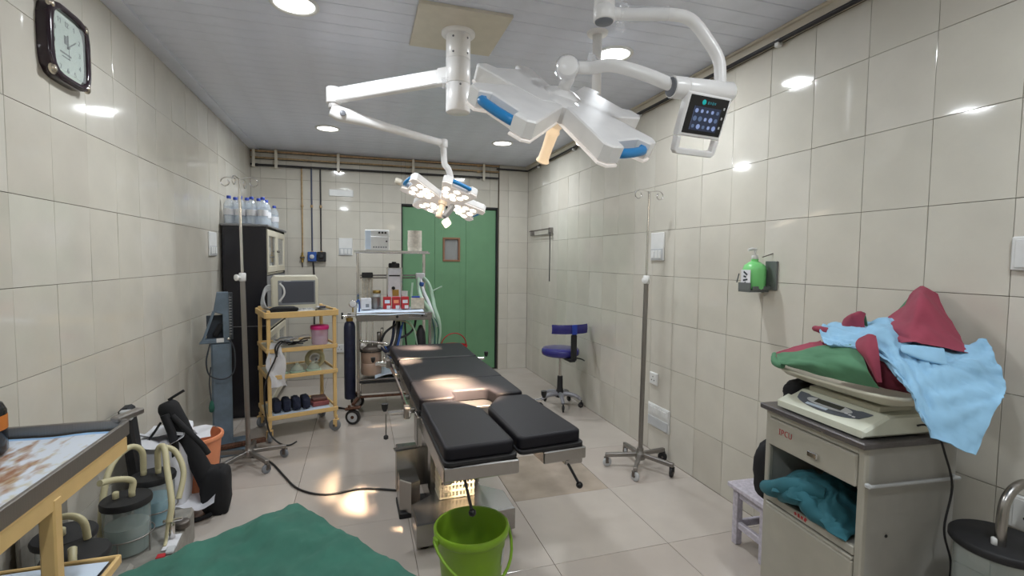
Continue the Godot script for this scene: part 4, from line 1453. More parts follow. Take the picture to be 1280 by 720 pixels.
func build_stands() -> void:
	iv_stand("steel drip stand on the left, in front of the black cupboard", V(-0.715, 0, -3.55), 1.885, 1.27, 0.35, -0.012, M.steel_dull, [M.grey_plastic], 4)
	iv_stand("steel drip stand with black casters near the right wall", V(1.785, 0, -2.80), 1.838, 1.28, 0.25, 0.012, M.steel_dull, [M.rubber, M.rubber, M.silver, M.silver, M.silver], 2)

	# blood pressure stand against the left wall
	var t := thing("blood_pressure_stand", "blue-grey upright blood pressure gauge stand by the left wall", "gauge stand", V(-0.945, 0, -3.87), 0.25)
	obj("foot_plate", bx(V(0.02, 0.02, 0), V(0.27, 0.04, 0.3), 0.008), M.bp_grey, t)
	obj("column", bx(V(0.005, 0.4, -0.01), V(0.125, 0.76, 0.09), 0.012), M.bp_grey, t)
	var hd := Node3D.new()
	add(hd, "gauge_head", t)
	hd.position = V(0, 0.78, 0)
	var side := MB.new()
	side.prism([Vector2(-0.125, 0.0), Vector2(0.06, 0.0), Vector2(0.06, 0.35), Vector2(0.0, 0.355), Vector2(-0.022, 0.34), Vector2(-0.04, 0.21), Vector2(0.024, 0.2), Vector2(0.024, 0.03), Vector2(-0.09, 0.035), Vector2(-0.04, 0.21), Vector2(-0.045, 0.22)], -0.035, 0.035, 0.004)
	var hb := MB.new()
	hb.prism([Vector2(-0.125, 0.0), Vector2(0.055, 0.0), Vector2(0.055, 0.028), Vector2(-0.105, 0.032)], -0.04, 0.04, 0.004)
	hb.prism([Vector2(0.018, 0.03), Vector2(0.055, 0.03), Vector2(0.055, 0.355), Vector2(-0.015, 0.355), Vector2(-0.038, 0.22), Vector2(0.018, 0.2)], -0.04, 0.04, 0.004)
	hb.prism([Vector2(-0.105, 0.03), Vector2(-0.09, 0.03), Vector2(-0.026, 0.22), Vector2(-0.042, 0.225)], -0.04, 0.04, 0.002)
	obj("casing", hb, M.bp_grey, hd)
	obj("cuff_well", bx(V(-0.03, 0.11, -0.025), V(0.1, 0.16, 0.02), 0.002), M.bp_dark, hd)
	obj("scale_plate", bx(V(0.068, 0.185, 0.0), V(0.026, 0.33, 0.06), 0.003), M.bp_dark, hd)
	for k in 14:
		obj("scale_mark", bx(V(0.066, 0.06 + k * 0.02, 0.0308), V(0.016, 0.003, 0.0012)), M.silver, hd)
	obj("mercury_tube", rod(V(0.06, 0.04, 0.034), V(0.06, 0.34, 0.034), 0.0035, 8), M.clear_glass, hd)
	obj("cuff", bx(V(-0.012, 0.09, 0.012), V(0.035, 0.1, 0.05), 0.012, Basis(V(0, 0, 1), -0.5)), M.black_fabric, hd)
	obj("valve", cyl(V(0.05, 0.028, 0.03), 0.01, 0.018, 0.003, 10, V(0, 0, 1)), M.chrome, hd)
	obj("tape", bx(V(0.0, 0.02, 0.042), V(0.045, 0.03, 0.003), 0.001), M.white_plastic, hd)
	obj("hose", hose([V(0.06, 0.80, 0.035), V(0.085, 0.72, 0.045), V(0.08, 0.58, 0.055), V(0.02, 0.53, 0.06), V(-0.065, 0.56, 0.055), V(-0.085, 0.66, 0.05), V(-0.06, 0.78, 0.045)], 0.005, 7), M.bp_dark, t)
	obj("bulb", turned(V(-0.06, 0.3, 0.055), [Vector2(0, 0), Vector2(0.014, 0.008), Vector2(0.018, 0.035), Vector2(0.012, 0.07), Vector2(0.005, 0.085), Vector2(0, 0.085)], 14), M.drape_green, t)
	obj("bulb_hose", hose([V(-0.06, 0.38, 0.055), V(-0.07, 0.5, 0.05), V(-0.06, 0.62, 0.05)], 0.004, 6), M.bp_dark, t)
	obj("foot_bar", bx(V(0.09, 0.06, 0.1), V(0.36, 0.03, 0.04), 0.005, Basis(Vector3.UP, 0.1)), M.rust, t)

# ---------------------------------------------------------------- monitor trolley
func build_trolley() -> void:
	var TURN := 0.31
	var t := thing("instrument_trolley", "cream yellow four-shelf trolley on casters carrying the patient monitor", "trolley", V(-0.485, 0, -4.21), TURN)
	var w := 0.5
	var d := 0.44
	var ys := [0.185, 0.49, 0.69, 0.955]
	for sx in [-1.0, 1.0]:
		for sz in [-1.0, 1.0]:
			obj("leg", bx(V(sx * (w / 2 - 0.014), 0.57, sz * (d / 2 - 0.014)), V(0.026, 0.84, 0.026), 0.004), M.cream_paint, t)
			obj("leg_end", bx(V(sx * (w / 2 - 0.014), 0.145, sz * (d / 2 - 0.014)), V(0.022, 0.07, 0.022), 0.004), M.cream_paint, t)
			caster(t, V(sx * (w / 2 - 0.014), 0, sz * (d / 2 - 0.014) - 0.01), 0.046, 0.6 * sx + 0.3 * sz, M.grey_plastic, M.cream_paint)
	for k in 4:
		var s := Node3D.new()
		add(s, "shelf", t)
		var hh := 0.045 if k == 3 else 0.032
		obj("shelf_plate", bx(V(0, ys[k], 0), V(w - 0.02, 0.006, d - 0.02), 0.001), M.steel_dull if k == 3 else M.ivory_plastic, s)
		var e := 0.02 if k == 3 else 0.0
		obj("rim", bx(V(0, ys[k], d / 2 + e / 2), V(w + e, hh, 0.014), 0.003), M.cream_paint, s)
		obj("rim", bx(V(0, ys[k], -d / 2 - e / 2), V(w + e, hh, 0.014), 0.003), M.cream_paint, s)
		obj("rim", bx(V(w / 2 + e / 2, ys[k], 0), V(0.014, hh, d), 0.003), M.cream_paint, s)
		obj("rim", bx(V(-w / 2 - e / 2, ys[k], 0), V(0.014, hh, d), 0.003), M.cream_paint, s)
	var R := t.transform
	# patient monitor
	var m := thing("patient_monitor", "white patient monitor with a blank grey screen on the trolley", "monitor", R * V(-0.02, 0.958, 0.02), TURN)
	var cs := MB.new()
	cs.xf = Transform3D(Basis(V(1, 0, 0), 0.0), Vector3.ZERO)
	cs.prism([Vector2(-0.168, 0.0), Vector2(0.168, 0.0), Vector2(0.17, 0.26), Vector2(0.15, 0.288), Vector2(-0.15, 0.288), Vector2(-0.17, 0.26)], 0.01, 0.055, 0.01)
	cs.prism([Vector2(-0.14, 0.005), Vector2(0.14, 0.005), Vector2(0.13, 0.25), Vector2(-0.13, 0.25)], -0.14, 0.02, 0.02)
	obj("casing", cs, M.ivory_plastic, m)
	obj("bezel", bx(V(0.01, 0.152, 0.0565), V(0.272, 0.19, 0.006), 0.003), M.grey_plastic, m)
	obj("screen", bx(V(0.018, 0.155, 0.0595), V(0.235, 0.165, 0.004), 0.001), M.screen_grey, m)
	obj("screen_glint", hose([V(-0.115, 0.225, 0.058), V(-0.088, 0.19, 0.066), V(-0.085, 0.14, 0.066), V(-0.118, 0.085, 0.058)], 0.0075, 10), M.white_plastic, m)  # white crescent modelled for the reflection on the left of the screen
	obj("key_strip", bx(V(0.02, 0.02, 0.11), V(0.2, 0.012, 0.11), 0.004, Basis(V(1, 0, 0), 0.08)), M.white_plastic, m)
	for k in 5:
		obj("key", bx(V(-0.05 + k * 0.034, 0.028, 0.11), V(0.022, 0.005, 0.03), 0.001, Basis(V(1, 0, 0), 0.08)), M.silver, m)
	obj("print_mark", bx(V(-0.06, 0.243, 0.0605), V(0.05, 0.006, 0.001)), M.silver, m)
	# bundle of grey leads at the left of the monitor
	var cbl := thing("monitor_leads", "bundle of looped grey leads beside the monitor", "cables", R * V(-0.215, 0.985, 0.05), TURN)
	for k in 4:
		obj("lead", hose([V(0.04, 0.0, -0.02), V(-0.015 - k * 0.008, 0.02, 0.05 - k * 0.02), V(-0.03, 0.09 + k * 0.012, 0.03 - k * 0.01), V(0.0, 0.145 + k * 0.012, 0.0), V(0.06, 0.14 + k * 0.01, -0.03)], 0.0055, 7), M.silver, cbl)
	var b := thing("black_pouch", "black pouch lying on the trolley in front of the monitor", "pouch", R * V(-0.12, 0.962, 0.155), 0.25)
	obj("pouch", _cushion(V(0, 0.025, 0), V(0.2, 0.05, 0.085), 3), M.black_fabric, b)
	obj("strap", hose([V(-0.09, 0.012, 0.045), V(0.0, 0.01, 0.06), V(0.1, 0.01, 0.045)], 0.006, 6), M.black_fabric, b)
	var tr := thing("steel_tray", "shallow dark tray with odds and ends at the right of the monitor", "tray", R * V(0.175, 0.96, 0.05), TURN)
	obj("dish", bx(V(0, 0.006, 0), V(0.1, 0.012, 0.28), 0.003), M.steel_dull, tr)
	for k in 5:
		obj("packet", bx(V(-0.02 + 0.012 * (k % 3), 0.018 + 0.004 * k, -0.1 + k * 0.045), V(0.05, 0.012, 0.04), 0.004, Basis(Vector3.UP, k * 0.7)), [M.paper, M.bp_grey, M.silver, M.paper, M.navy_fabric][k], tr)
	# jar with the pink lid on the third shelf
	var j := thing("plastic_jar", "clear plastic jar with a bright pink lid on the trolley shelf", "jar", R * V(0.15, 0.695, 0.1))
	obj("jar", turned(Vector3.ZERO, [Vector2(0, 0), Vector2(0.058, 0), Vector2(0.062, 0.006), Vector2(0.066, 0.12), Vector2(0.062, 0.122)], 24), M.jar_pinkish, j)
	obj("lid", turned(V(0, 0.12, 0), [Vector2(0, 0), Vector2(0.069, 0.0), Vector2(0.07, 0.004), Vector2(0.07, 0.026), Vector2(0.064, 0.032), Vector2(0, 0.034)], 24), M.pink, j)
	obj("contents", turned(V(0, 0.003, 0), [Vector2(0, 0), Vector2(0.052, 0), Vector2(0.055, 0.05), Vector2(0.03, 0.07), Vector2(0, 0.066)], 14), M.paper, j)
	# tangle of leads and clips on the third shelf
	var tg := thing("lead_tangle", "tangle of dark and pale leads on the trolley shelf", "cables", R * V(-0.06, 0.698, 0.1), TURN)
	var r := RandomNumberGenerator.new()
	r.seed = 21
	for k in 12:
		var pts := []
		var p := V(-0.12 + r.randf() * 0.1, 0.012 + 0.004 * k, r.randf_range(-0.06, 0.07))
		for q in 5:
			pts.append(p)
			p += V(r.randf_range(0.01, 0.06), r.randf_range(-0.012, 0.014), r.randf_range(-0.05, 0.05))
			p.y = clampf(p.y, 0.006, 0.07)
			p.z = clampf(p.z, -0.08, 0.1)
			p.x = clampf(p.x, -0.15, 0.14)
		obj("lead", hose(pts, 0.0055, 6, 4), [M.black_matte, M.silver, M.paper, M.grey_plastic][k % 4], tg)
	var lc := thing("hanging_leads", "black leads hanging down the left side of the trolley", "cables", R * V(-0.2, 0.72, 0.22), TURN)
	obj("lead", hose([V(0.1, 0.01, -0.06), V(0.06, 0.03, 0.0), V(0.02, 0.0, 0.03), V(0.0, -0.08, 0.035), V(-0.05, -0.2, 0.02), V(-0.075, -0.32, 0.02), V(-0.07, -0.48, 0.02), V(-0.05, -0.62, 0.05), V(0.0, -0.69, 0.1), V(0.06, -0.71, 0.14), V(0.12, -0.70, 0.12)], 0.006, 7), M.cable, lc)
	obj("lead", hose([V(0.08, 0.02, -0.04), V(0.04, 0.04, 0.01), V(0.0, 0.0, 0.032), V(0.01, -0.07, 0.035)], 0.006, 7), M.cable, lc)
	# white rag tied to the left leg
	var rg := thing("white_rag", "white rag hanging from the left leg of the trolley", "rag", R * V(-0.215, 0.42, 0.215), TURN)
	var g := []
	for i in 6:
		var row := []
		for q in 4:
			var f := i / 5.0
			row.append(V((q - 1.5) * lerpf(0.042, 0.022, absf(f - 0.35)) + 0.012 * sin(i * 1.7 + q) + (0.04 * (1 - f) if f < 0.5 else 0.02), f * 0.33, 0.012 + 0.014 * sin(q * 2.1 + i * 0.8)))
		g.append(row)
	var rm := MB.new()
	rm.sheet(crumple(net(g, 4), 0.004, 0.2, 4), 0.003)
	obj("cloth", rm, M.paper, rg)
	# breathing masks on the second shelf
	var mk := thing("breathing_mask", "yellowish round breathing mask ring standing on the trolley", "mask", R * V(0.13, 0.497, 0.02), TURN)
	var ring := []
	for k in 21:
		var a := TAU * k / 20.0
		ring.append(V(cos(a) * 0.062, 0.068 + sin(a) * 0.062, 0.0))
	var rmesh := MB.new()
	rmesh.tube(ring, 0.017, 10, false)
	obj("cushion", rmesh, M.hose_cream, mk)
	obj("connector", turned(V(0, 0.068, -0.02), [Vector2(0, 0), Vector2(0.03, 0), Vector2(0.034, 0.01), Vector2(0.02, 0.03), Vector2(0.018, 0.055), Vector2(0.012, 0.055), Vector2(0.012, 0.03)], 16, V(0, 0, 1)), M.paper, mk)
	for k in 3:
		var mm := thing("breathing_mask", ["pale clear mask lying at the left of the second trolley shelf", "pale clear mask lying in the middle of the second trolley shelf", "pale clear mask lying beside the yellowish mask ring"][k], "mask", R * V(-0.15 + k * 0.12, 0.497, 0.14), k * 0.8, "clear breathing masks")
		obj("dome", turned(Vector3.ZERO, [Vector2(0.048, 0.0), Vector2(0.05, 0.012), Vector2(0.042, 0.035), Vector2(0.026, 0.052), Vector2(0.014, 0.058), Vector2(0.013, 0.072), Vector2(0.009, 0.072)], 18), M.mask_clear, mm)
		obj("rim", turned(Vector3.ZERO, [Vector2(0.04, 0.0), Vector2(0.056, 0.0), Vector2(0.058, 0.008), Vector2(0.05, 0.014), Vector2(0.04, 0.008)], 18), M.hose_green, mm)
	# folded dark cuffs and a sheet on the bottom shelf
	var sh := thing("paper_sheet", "white sheet lining the bottom trolley shelf", "sheet", R * V(0.0, 0.19, 0.02), TURN)
	obj("sheet", bx(V(0.0, 0.002, 0.02), V(0.41, 0.004, 0.37), 0.001), M.sheet_bluewhite, sh)
	for k in 4:
		var cf := thing("rolled_cuff", ["rolled dark cuff at the left of the bottom trolley shelf", "second rolled dark cuff from the left on the bottom shelf", "third rolled dark cuff from the left on the bottom shelf", "rolled dark cuff next to the reddish packs"][k], "cuff", R * V(-0.175 + k * 0.07, 0.195, 0.09), TURN, "rolled dark cuffs")
		obj("roll", _cushion(V(0, 0.05, 0), V(0.062, 0.1, 0.16), 30 + k), M.navy_fabric, cf)
	var pk := thing("drug_pack", "reddish brown flat packs on the bottom trolley shelf", "packs", R * V(0.145, 0.195, 0.05), TURN)
	obj("pack", bx(V(0, 0.018, 0), V(0.13, 0.034, 0.15), 0.004, Basis(Vector3.UP, 0.08)), M.pack_red, pk)
	obj("pack", bx(V(0.01, 0.046, -0.02), V(0.11, 0.02, 0.13), 0.004, Basis(Vector3.UP, -0.1)), M.pack_brown, pk)

func _cushion(c: Vector3, s: Vector3, sd: int) -> MB:    # soft pillow-like lump
	var f := FastNoiseLite.new()
	f.seed = sd
	f.frequency = 1.1
	var m := MB.new()
	var rows := []
	for i in 13:
		var a := -PI / 2 + PI * i / 12.0
		var row := PackedVector3Array()
		for j in 20:
			var b := TAU * j / 20.0
			var p := V(cos(a) * cos(b), sin(a), -cos(a) * sin(b))
			p = V(signf(p.x) * pow(absf(p.x), 0.55), signf(p.y) * pow(absf(p.y), 0.7), signf(p.z) * pow(absf(p.z), 0.55))
			var k := 1.0 + 0.16 * f.get_noise_3d(p.x * 1.2, p.y * 1.2, p.z * 1.2)
			p = p * 0.5 * k
			p.y = maxf(p.y, -0.5)
			row.append(c + V(p.x * s.x, p.y * s.y, p.z * s.z))
		rows.append(row)
	m.grid(rows, true)
	return m

# ---------------------------------------------------------------- anaesthesia machine
func build_anaesthesia() -> void:
	var t := thing("anaesthesia_machine", "steel frame anaesthesia machine on wheels, left of the green door", "anaesthesia machine", V(0.29, 0, -4.63))
	var w := 0.31
	# frame
	for sx in [-1.0, 1.0]:
		obj("upright", bx(V(sx * w, 0.79, -0.22), V(0.026, 1.32, 0.03), 0.004), M.chrome, t)
		obj("front_post", bx(V(sx * w, 0.52, 0.22), V(0.026, 0.78, 0.03), 0.004), M.steel, t)
		obj("side_rail", bx(V(sx * w, 0.155, 0), V(0.03, 0.035, 0.47), 0.004), M.steel_dull, t)
		obj("side_rail", bx(V(sx * w, 0.87, 0), V(0.026, 0.03, 0.42), 0.004), M.steel, t)
	obj("top_shelf", bx(V(0, 1.447, -0.2), V(0.68, 0.022, 0.2), 0.004), M.chrome, t)
	obj("top_rail", rod(V(-0.34, 1.437, -0.09), V(0.35, 1.437, -0.09), 0.008, 10), M.chrome, t)
	obj("gauge_rail", rod(V(-0.29, 1.222, -0.2), V(0.3, 1.222, -0.2), 0.008, 10), M.steel_dull, t)
	obj("gauge_rail", rod(V(-0.29, 1.198, -0.2), V(0.3, 1.198, -0.2), 0.006, 10), M.iron, t)
	obj("worktop", bx(V(0, 0.885, 0.0), V(0.66, 0.045, 0.48), 0.005), M.steel, t)
	obj("front_panel", bx(V(0, 0.86, 0.236), V(0.64, 0.045, 0.012), 0.003), M.steel_dull, t)
	obj("front_knob", cyl(V(0.02, 0.872, 0.241), 0.011, 0.014, 0.003, 12, V(0, 0, 1)), M.black_matte, t)
	obj("name_plate", bx(V(0.2, 0.88, 0.243), V(0.17, 0.036, 0.006), 0.002), M.chrome, t)
	obj("name_plate_knob", cyl(V(0.24, 0.88, 0.245), 0.01, 0.012, 0.003, 12, V(0, 0, 1)), M.black_matte, t)
	obj("lower_shelf", bx(V(0, 0.318, 0.0), V(0.62, 0.014, 0.45), 0.003), M.steel, t)
	var dr := Node3D.new()
	add(dr, "drawer", t)
	obj("drawer_front", bx(V(0.0, 0.245, 0.226), V(0.58, 0.088, 0.014), 0.003), M.steel, dr)
	obj("drawer_box", bx(V(0.0, 0.245, 0.02), V(0.56, 0.08, 0.39), 0.002), M.steel_dull, dr)
	obj("shelf_edge", bx(V(0, 0.302, 0.23), V(0.61, 0.02, 0.01), 0.002), M.black_matte, dr)
	obj("bottom_rail", bx(V(0, 0.172, 0.225), V(0.61, 0.02, 0.02), 0.003), M.rust, t)
	for s in [V(-0.355, 0, 0.42), V(0.34, 0, 0.36), V(-0.32, 0, -0.06), V(0.33, 0, -0.22)]:
		var c := Node3D.new()
		add(c, "wheel", t)
		c.position = s
		c.rotation.y = 1.2
		obj("tyre", turned(V(-0.016, 0.062, 0), [Vector2(0.042, 0.0), Vector2(0.058, 0.0), Vector2(0.062, 0.006), Vector2(0.062, 0.026), Vector2(0.058, 0.032), Vector2(0.042, 0.032)], 24, V(1, 0, 0)), M.rubber, c)
		obj("disc", turned(V(-0.012, 0.062, 0), [Vector2(0, 0), Vector2(0.043, 0), Vector2(0.043, 0.024), Vector2(0, 0.024)], 20, V(1, 0, 0)), M.silver, c)
		obj("hub", cyl(V(-0.02, 0.062, 0), 0.014, 0.04, 0.003, 10, V(1, 0, 0)), M.rust, c)
		obj("mudguard", bx(V(0, 0.136, 0.0), V(0.05, 0.02, 0.13), 0.008, Basis(V(1, 0, 0), -0.15)), M.rust, c)
		obj("stem", cyl(V(0, 0.13, -0.03), 0.012, 0.03, 0.002, 10), M.rust, c)
	for s in [[-0.355, 0.42], [0.34, 0.36]]:
		obj("outrigger", bar(V(s[0], 0.16, s[1] - 0.02), V(signf(s[0]) * w, 0.16, 0.2), 0.024, 0.024, 0.003), M.rust, t)
	# flowmeter block and vaporiser on the rail
	var fm := Node3D.new()
	add(fm, "flowmeter", t)
	obj("block", bx(V(-0.225, 1.225, -0.16), V(0.1, 0.05, 0.06), 0.004), M.black_matte, fm)
	obj("block", bx(V(-0.225, 0.985, -0.16), V(0.1, 0.03, 0.06), 0.004), M.black_matte, fm)
	for k in 3:
		obj("glass_tube", rod(V(-0.255 + k * 0.03, 0.99, -0.15), V(-0.255 + k * 0.03, 1.21, -0.15), 0.009, 10), M.clear_glass, fm)
		obj("needle_knob", cyl(V(-0.255 + k * 0.03, 0.96, -0.14), 0.011, 0.02, 0.003, 10, V(0, 0, 1)), M.chrome, fm)
	obj("backplate", bx(V(-0.225, 1.1, -0.185), V(0.1, 0.22, 0.006), 0.001), M.kraft, fm)
	var vp := Node3D.new()
	add(vp, "vaporiser", t)
	obj("body", bx(V(0.02, 1.15, -0.15), V(0.12, 0.28, 0.1), 0.006), M.paper, vp)
	obj("side_frame", bx(V(0.085, 1.13, -0.15), V(0.012, 0.34, 0.1), 0.003), M.chrome, vp)
	obj("side_frame", bx(V(-0.045, 1.13, -0.15), V(0.012, 0.34, 0.1), 0.003), M.chrome, vp)
	obj("dial", cyl(V(0.02, 1.295, -0.15), 0.052, 0.045, 0.008, 20), M.black_matte, vp)
	obj("dial_knob", cyl(V(0.02, 1.338, -0.15), 0.022, 0.014, 0.004, 16), M.black_matte, vp)
	obj("window", bx(V(0.03, 1.06, -0.098), V(0.06, 0.06, 0.004), 0.001), M.brass, vp)
	obj("filler_cap", cyl(V(0.01, 1.105, -0.1), 0.016, 0.014, 0.003, 12, V(0, 0, 1)), M.black_matte, vp)
	obj("dark_band", bx(V(0.02, 1.222, -0.098), V(0.1, 0.012, 0.004)), M.black_matte, vp)
	# circle absorber under the worktop
	var ab := Node3D.new()
	add(ab, "absorber", t)
	obj("canister", turned(V(-0.2, 0.345, 0.1), [Vector2(0, 0), Vector2(0.085, 0), Vector2(0.09, 0.01), Vector2(0.09, 0.1), Vector2(0.086, 0.105), Vector2(0.09, 0.11), Vector2(0.09, 0.21), Vector2(0, 0.21)], 28), M.canister, ab)
	obj("head", turned(V(-0.2, 0.56, 0.1), [Vector2(0, 0), Vector2(0.1, 0), Vector2(0.105, 0.01), Vector2(0.105, 0.03), Vector2(0.08, 0.05), Vector2(0, 0.055)], 28), M.iron, ab)
	obj("seal_ring", turned(V(-0.2, 0.55, 0.1), [Vector2(0.088, 0.0), Vector2(0.1, 0.002), Vector2(0.1, 0.01), Vector2(0.088, 0.012)], 28), M.black_matte, ab)
	for s in [V(-0.27, 0.6, 0.14), V(-0.12, 0.6, 0.15)]:
		obj("valve_dome", turned(s, [Vector2(0, 0), Vector2(0.03, 0), Vector2(0.032, 0.012), Vector2(0.028, 0.03), Vector2(0, 0.034)], 18, V(0, 0.3, 1)), M.steel_dull, ab)
	obj("valve_post", cyl(V(-0.13, 0.62, 0.08), 0.018, 0.1, 0.004, 14), M.steel_dull, ab)
	obj("valve_post", cyl(V(-0.105, 0.64, 0.1), 0.012, 0.12, 0.003, 14), M.chrome, ab)
	# hoses under the worktop
	obj("bellows_hose", hose([V(-0.06, 0.6, 0.16), V(-0.01, 0.5, 0.2), V(0.02, 0.66, 0.12), V(0.05, 0.78, 0.02)], 0.019, 10), M.navy_fabric, t)
	obj("bellows_hose", hose([V(-0.08, 0.56, 0.18), V(-0.03, 0.46, 0.22), V(0.0, 0.6, 0.16), V(0.03, 0.76, 0.05)], 0.015, 10), M.grey_plastic, t)
	obj("black_hose", hose([V(-0.12, 0.62, 0.14), V(-0.08, 0.72, 0.16), V(0.0, 0.775, 0.12), V(0.06, 0.8, 0.05)], 0.011, 8), M.cable, t)
	obj("black_hose", hose([V(0.02, 0.66, 0.14), V(0.12, 0.69, 0.12), V(0.18, 0.75, 0.1), V(0.2, 0.85, 0.1)], 0.011, 8), M.cable, t)
	obj("clear_hose", hose([V(0.02, 0.82, 0.1), V(0.12, 0.8, 0.12), V(0.2, 0.7, 0.12), V(0.24, 0.55, 0.1)], 0.006, 7), M.hose_cream, t)
	obj("clear_hose", hose([V(0.06, 0.84, 0.1), V(0.07, 0.7, 0.12), V(0.06, 0.52, 0.12), V(0.08, 0.35, 0.1)], 0.009, 7), M.hose_green, t)
	obj("dark_hose", hose([V(0.1, 0.84, 0.06), V(0.11, 0.65, 0.06), V(0.12, 0.5, 0.06), V(0.1, 0.33, 0.05)], 0.009, 7), M.cable, t)
	for k in 4:
		obj("corrugated_hose", hose([V(-0.12 + k * 0.012, 0.60, 0.17), V(-0.07 + k * 0.018, 0.56 - k * 0.02, 0.21), V(-0.02 + k * 0.02, 0.66, 0.18), V(0.0 + k * 0.025, 0.79, 0.1), V(0.02 + k * 0.03, 0.855, 0.04)], 0.011, 8), [M.navy_fabric, M.steel_dull, M.cable, M.rail_blue][k], t)
	for k in 3:
		obj("pipe_rod", rod(V(-0.29 + k * 0.05, 0.6, 0.16), V(-0.285 + k * 0.05, 0.86, 0.12), 0.006, 8), M.chrome, t)
	obj("cross_rod", rod(V(-0.3, 0.66, 0.17), V(-0.05, 0.63, 0.2), 0.009, 10), M.chrome, t)
	obj("cross_rod", rod(V(-0.16, 0.47, 0.22), V(-0.02, 0.475, 0.235), 0.008, 10), M.chrome, t)
	obj("stop_cock", cyl(V(-0.09, 0.45, 0.225), 0.013, 0.07, 0.003, 12), M.chrome, t)
	obj("stop_cock", cyl(V(-0.02, 0.44, 0.23), 0.011, 0.08, 0.003, 12), M.chrome, t)
	obj("clear_hose", hose([V(0.0, 0.84, 0.12), V(0.08, 0.86, 0.16), V(0.16, 0.78, 0.17), V(0.2, 0.62, 0.16), V(0.22, 0.4, 0.14)], 0.006, 7), M.hose_green, t)
	# green-white breathing circuit on the right
	var hx := Node3D.new()
	add(hx, "breathing_circuit", t)
	obj("hose", hose([V(0.25, 1.2, -0.17), V(0.245, 1.1, -0.1), V(0.27, 1.0, 0.0), V(0.32, 0.92, 0.06), V(0.36, 0.84, 0.05), V(0.375, 0.7, 0.02), V(0.36, 0.55, 0.0)], 0.017, 10), M.hose_green, hx)
	obj("hose", hose([V(0.3, 1.2, -0.17), V(0.345, 1.14, -0.12), V(0.375, 1.02, -0.06), V(0.385, 0.92, 0.0), V(0.42, 0.8, 0.04), V(0.43, 0.66, 0.02), V(0.4, 0.5, 0.0)], 0.017, 10), M.hose_green, hx)
	obj("hose", hose([V(0.27, 1.19, -0.17), V(0.29, 1.08, -0.1), V(0.33, 0.98, -0.04), V(0.36, 0.88, 0.02), V(0.4, 0.74, 0.03)], 0.015, 10), M.paper, hx)
	obj("y_piece", rod(V(0.38, 1.08, -0.06), V(0.46, 1.12, -0.04), 0.007, 8), M.hose_green, hx)
	obj("blue_connector", cyl(V(0.27, 1.12, -0.12), 0.022, 0.04, 0.004, 14, V(0.3, 1, 0)), M.rail_blue, hx)
	obj("hose_clip", bx(V(0.27, 1.215, -0.18), V(0.085, 0.06, 0.05), 0.006), M.paper, hx)
	for k in 3:
		obj("thin_line", hose([V(0.33, 0.9, 0.05), V(0.37 + 0.02 * k, 0.75, 0.06), V(0.38 + 0.012 * k, 0.55, 0.04), V(0.36 + 0.02 * k, 0.35, 0.02)], 0.005, 6), [M.teal_cloth, M.hose_green, M.drape_green][k], hx)
	obj("breathing_bag", turned(V(0.24, 0.42, 0.12), [Vector2(0, 0), Vector2(0.025, 0.01), Vector2(0.045, 0.08), Vector2(0.048, 0.18), Vector2(0.04, 0.29), Vector2(0.018, 0.35), Vector2(0, 0.36)], 18), M.black_matte, hx)

	# gas cylinders hung on the left side
	var g := thing("gas_cylinder", "dark blue-black gas cylinder strapped to the left of the anaesthesia machine", "gas cylinder", V(-0.092, 0.135, -4.52))
	obj("bottle", turned(Vector3.ZERO, [Vector2(0, 0), Vector2(0.043, 0), Vector2(0.048, 0.01), Vector2(0.049, 0.64), Vector2(0.042, 0.675), Vector2(0.026, 0.695), Vector2(0, 0.697)], 24), M.cyl_dark, g)
	obj("collar", turned(V(0, 0.694, 0), [Vector2(0.028, 0), Vector2(0.03, 0.004), Vector2(0.03, 0.03), Vector2(0, 0.03)], 18), M.brass, g)
	obj("valve_block", bx(V(0, 0.745, 0), V(0.03, 0.045, 0.03), 0.003), M.steel_dull, g)
	obj("yoke_bar", rod(V(-0.06, 0.742, 0.02), V(0.05, 0.742, 0.02), 0.008, 10), M.chrome, g)
	obj("yoke_handle", bx(V(-0.06, 0.742, 0.02), V(0.016, 0.06, 0.012), 0.004), M.black_matte, g)
	var gz := thing("pressure_gauge", "round pressure gauge above the gas cylinder", "gauge", V(-0.062, 0.985, -4.48))
	obj("case", cyl(V(0, 0, -0.014), 0.034, 0.03, 0.004, 24, V(0, 0, 1)), M.chrome, gz)
	obj("dial", cyl(V(0, 0, 0.0155), 0.028, 0.002, 0.0005, 24, V(0, 0, 1)), M.paper, gz)
	obj("stem", rod(V(0.0, -0.03, 0.0), V(0.0, -0.075, 0), 0.006, 8), M.brass, gz)
	obj("gauge_hose", hose([V(0.03, 0.01, -0.005), V(0.05, 0.03, -0.01), V(0.056, -0.03, 0.0), V(0.05, -0.08, 0.02)], 0.007, 8), M.rail_blue, gz)

	# things standing on the machine
	var vt := thing("ventilator_unit", "white electronic ventilator box on top of the anaesthesia machine", "ventilator", V(0.155, 1.459, -4.83))
	obj("casing", bx(V(0, 0.065, 0), V(0.22, 0.13, 0.16), 0.006), M.white_plastic, vt)
	obj("upper_casing", bx(V(0.0, 0.162, -0.005), V(0.22, 0.06, 0.15), 0.006), M.white_plastic, vt)
	obj("side_panel", bx(V(-0.082, 0.095, 0.081), V(0.05, 0.17, 0.004), 0.001), M.sheet_bluewhite, vt)
	for k in 3:
		obj("dial", cyl(V(0.02 + k * 0.028, 0.165, 0.07), 0.01, 0.012, 0.003, 12, V(0, 0, 1)), M.black_matte, vt)
	for k in 6:
		obj("key", bx(V(-0.03 + k * 0.022, 0.03, 0.081), V(0.014, 0.014, 0.004), 0.001), M.grey_plastic, vt)
	obj("key", bx(V(0.085, 0.085, 0.081), V(0.014, 0.014, 0.004), 0.001), M.black_matte, vt)
	var bg := thing("wrapped_bottle", "frosted plastic pack standing at the right of the machine's top shelf", "pack", V(0.51, 1.459, -4.83))
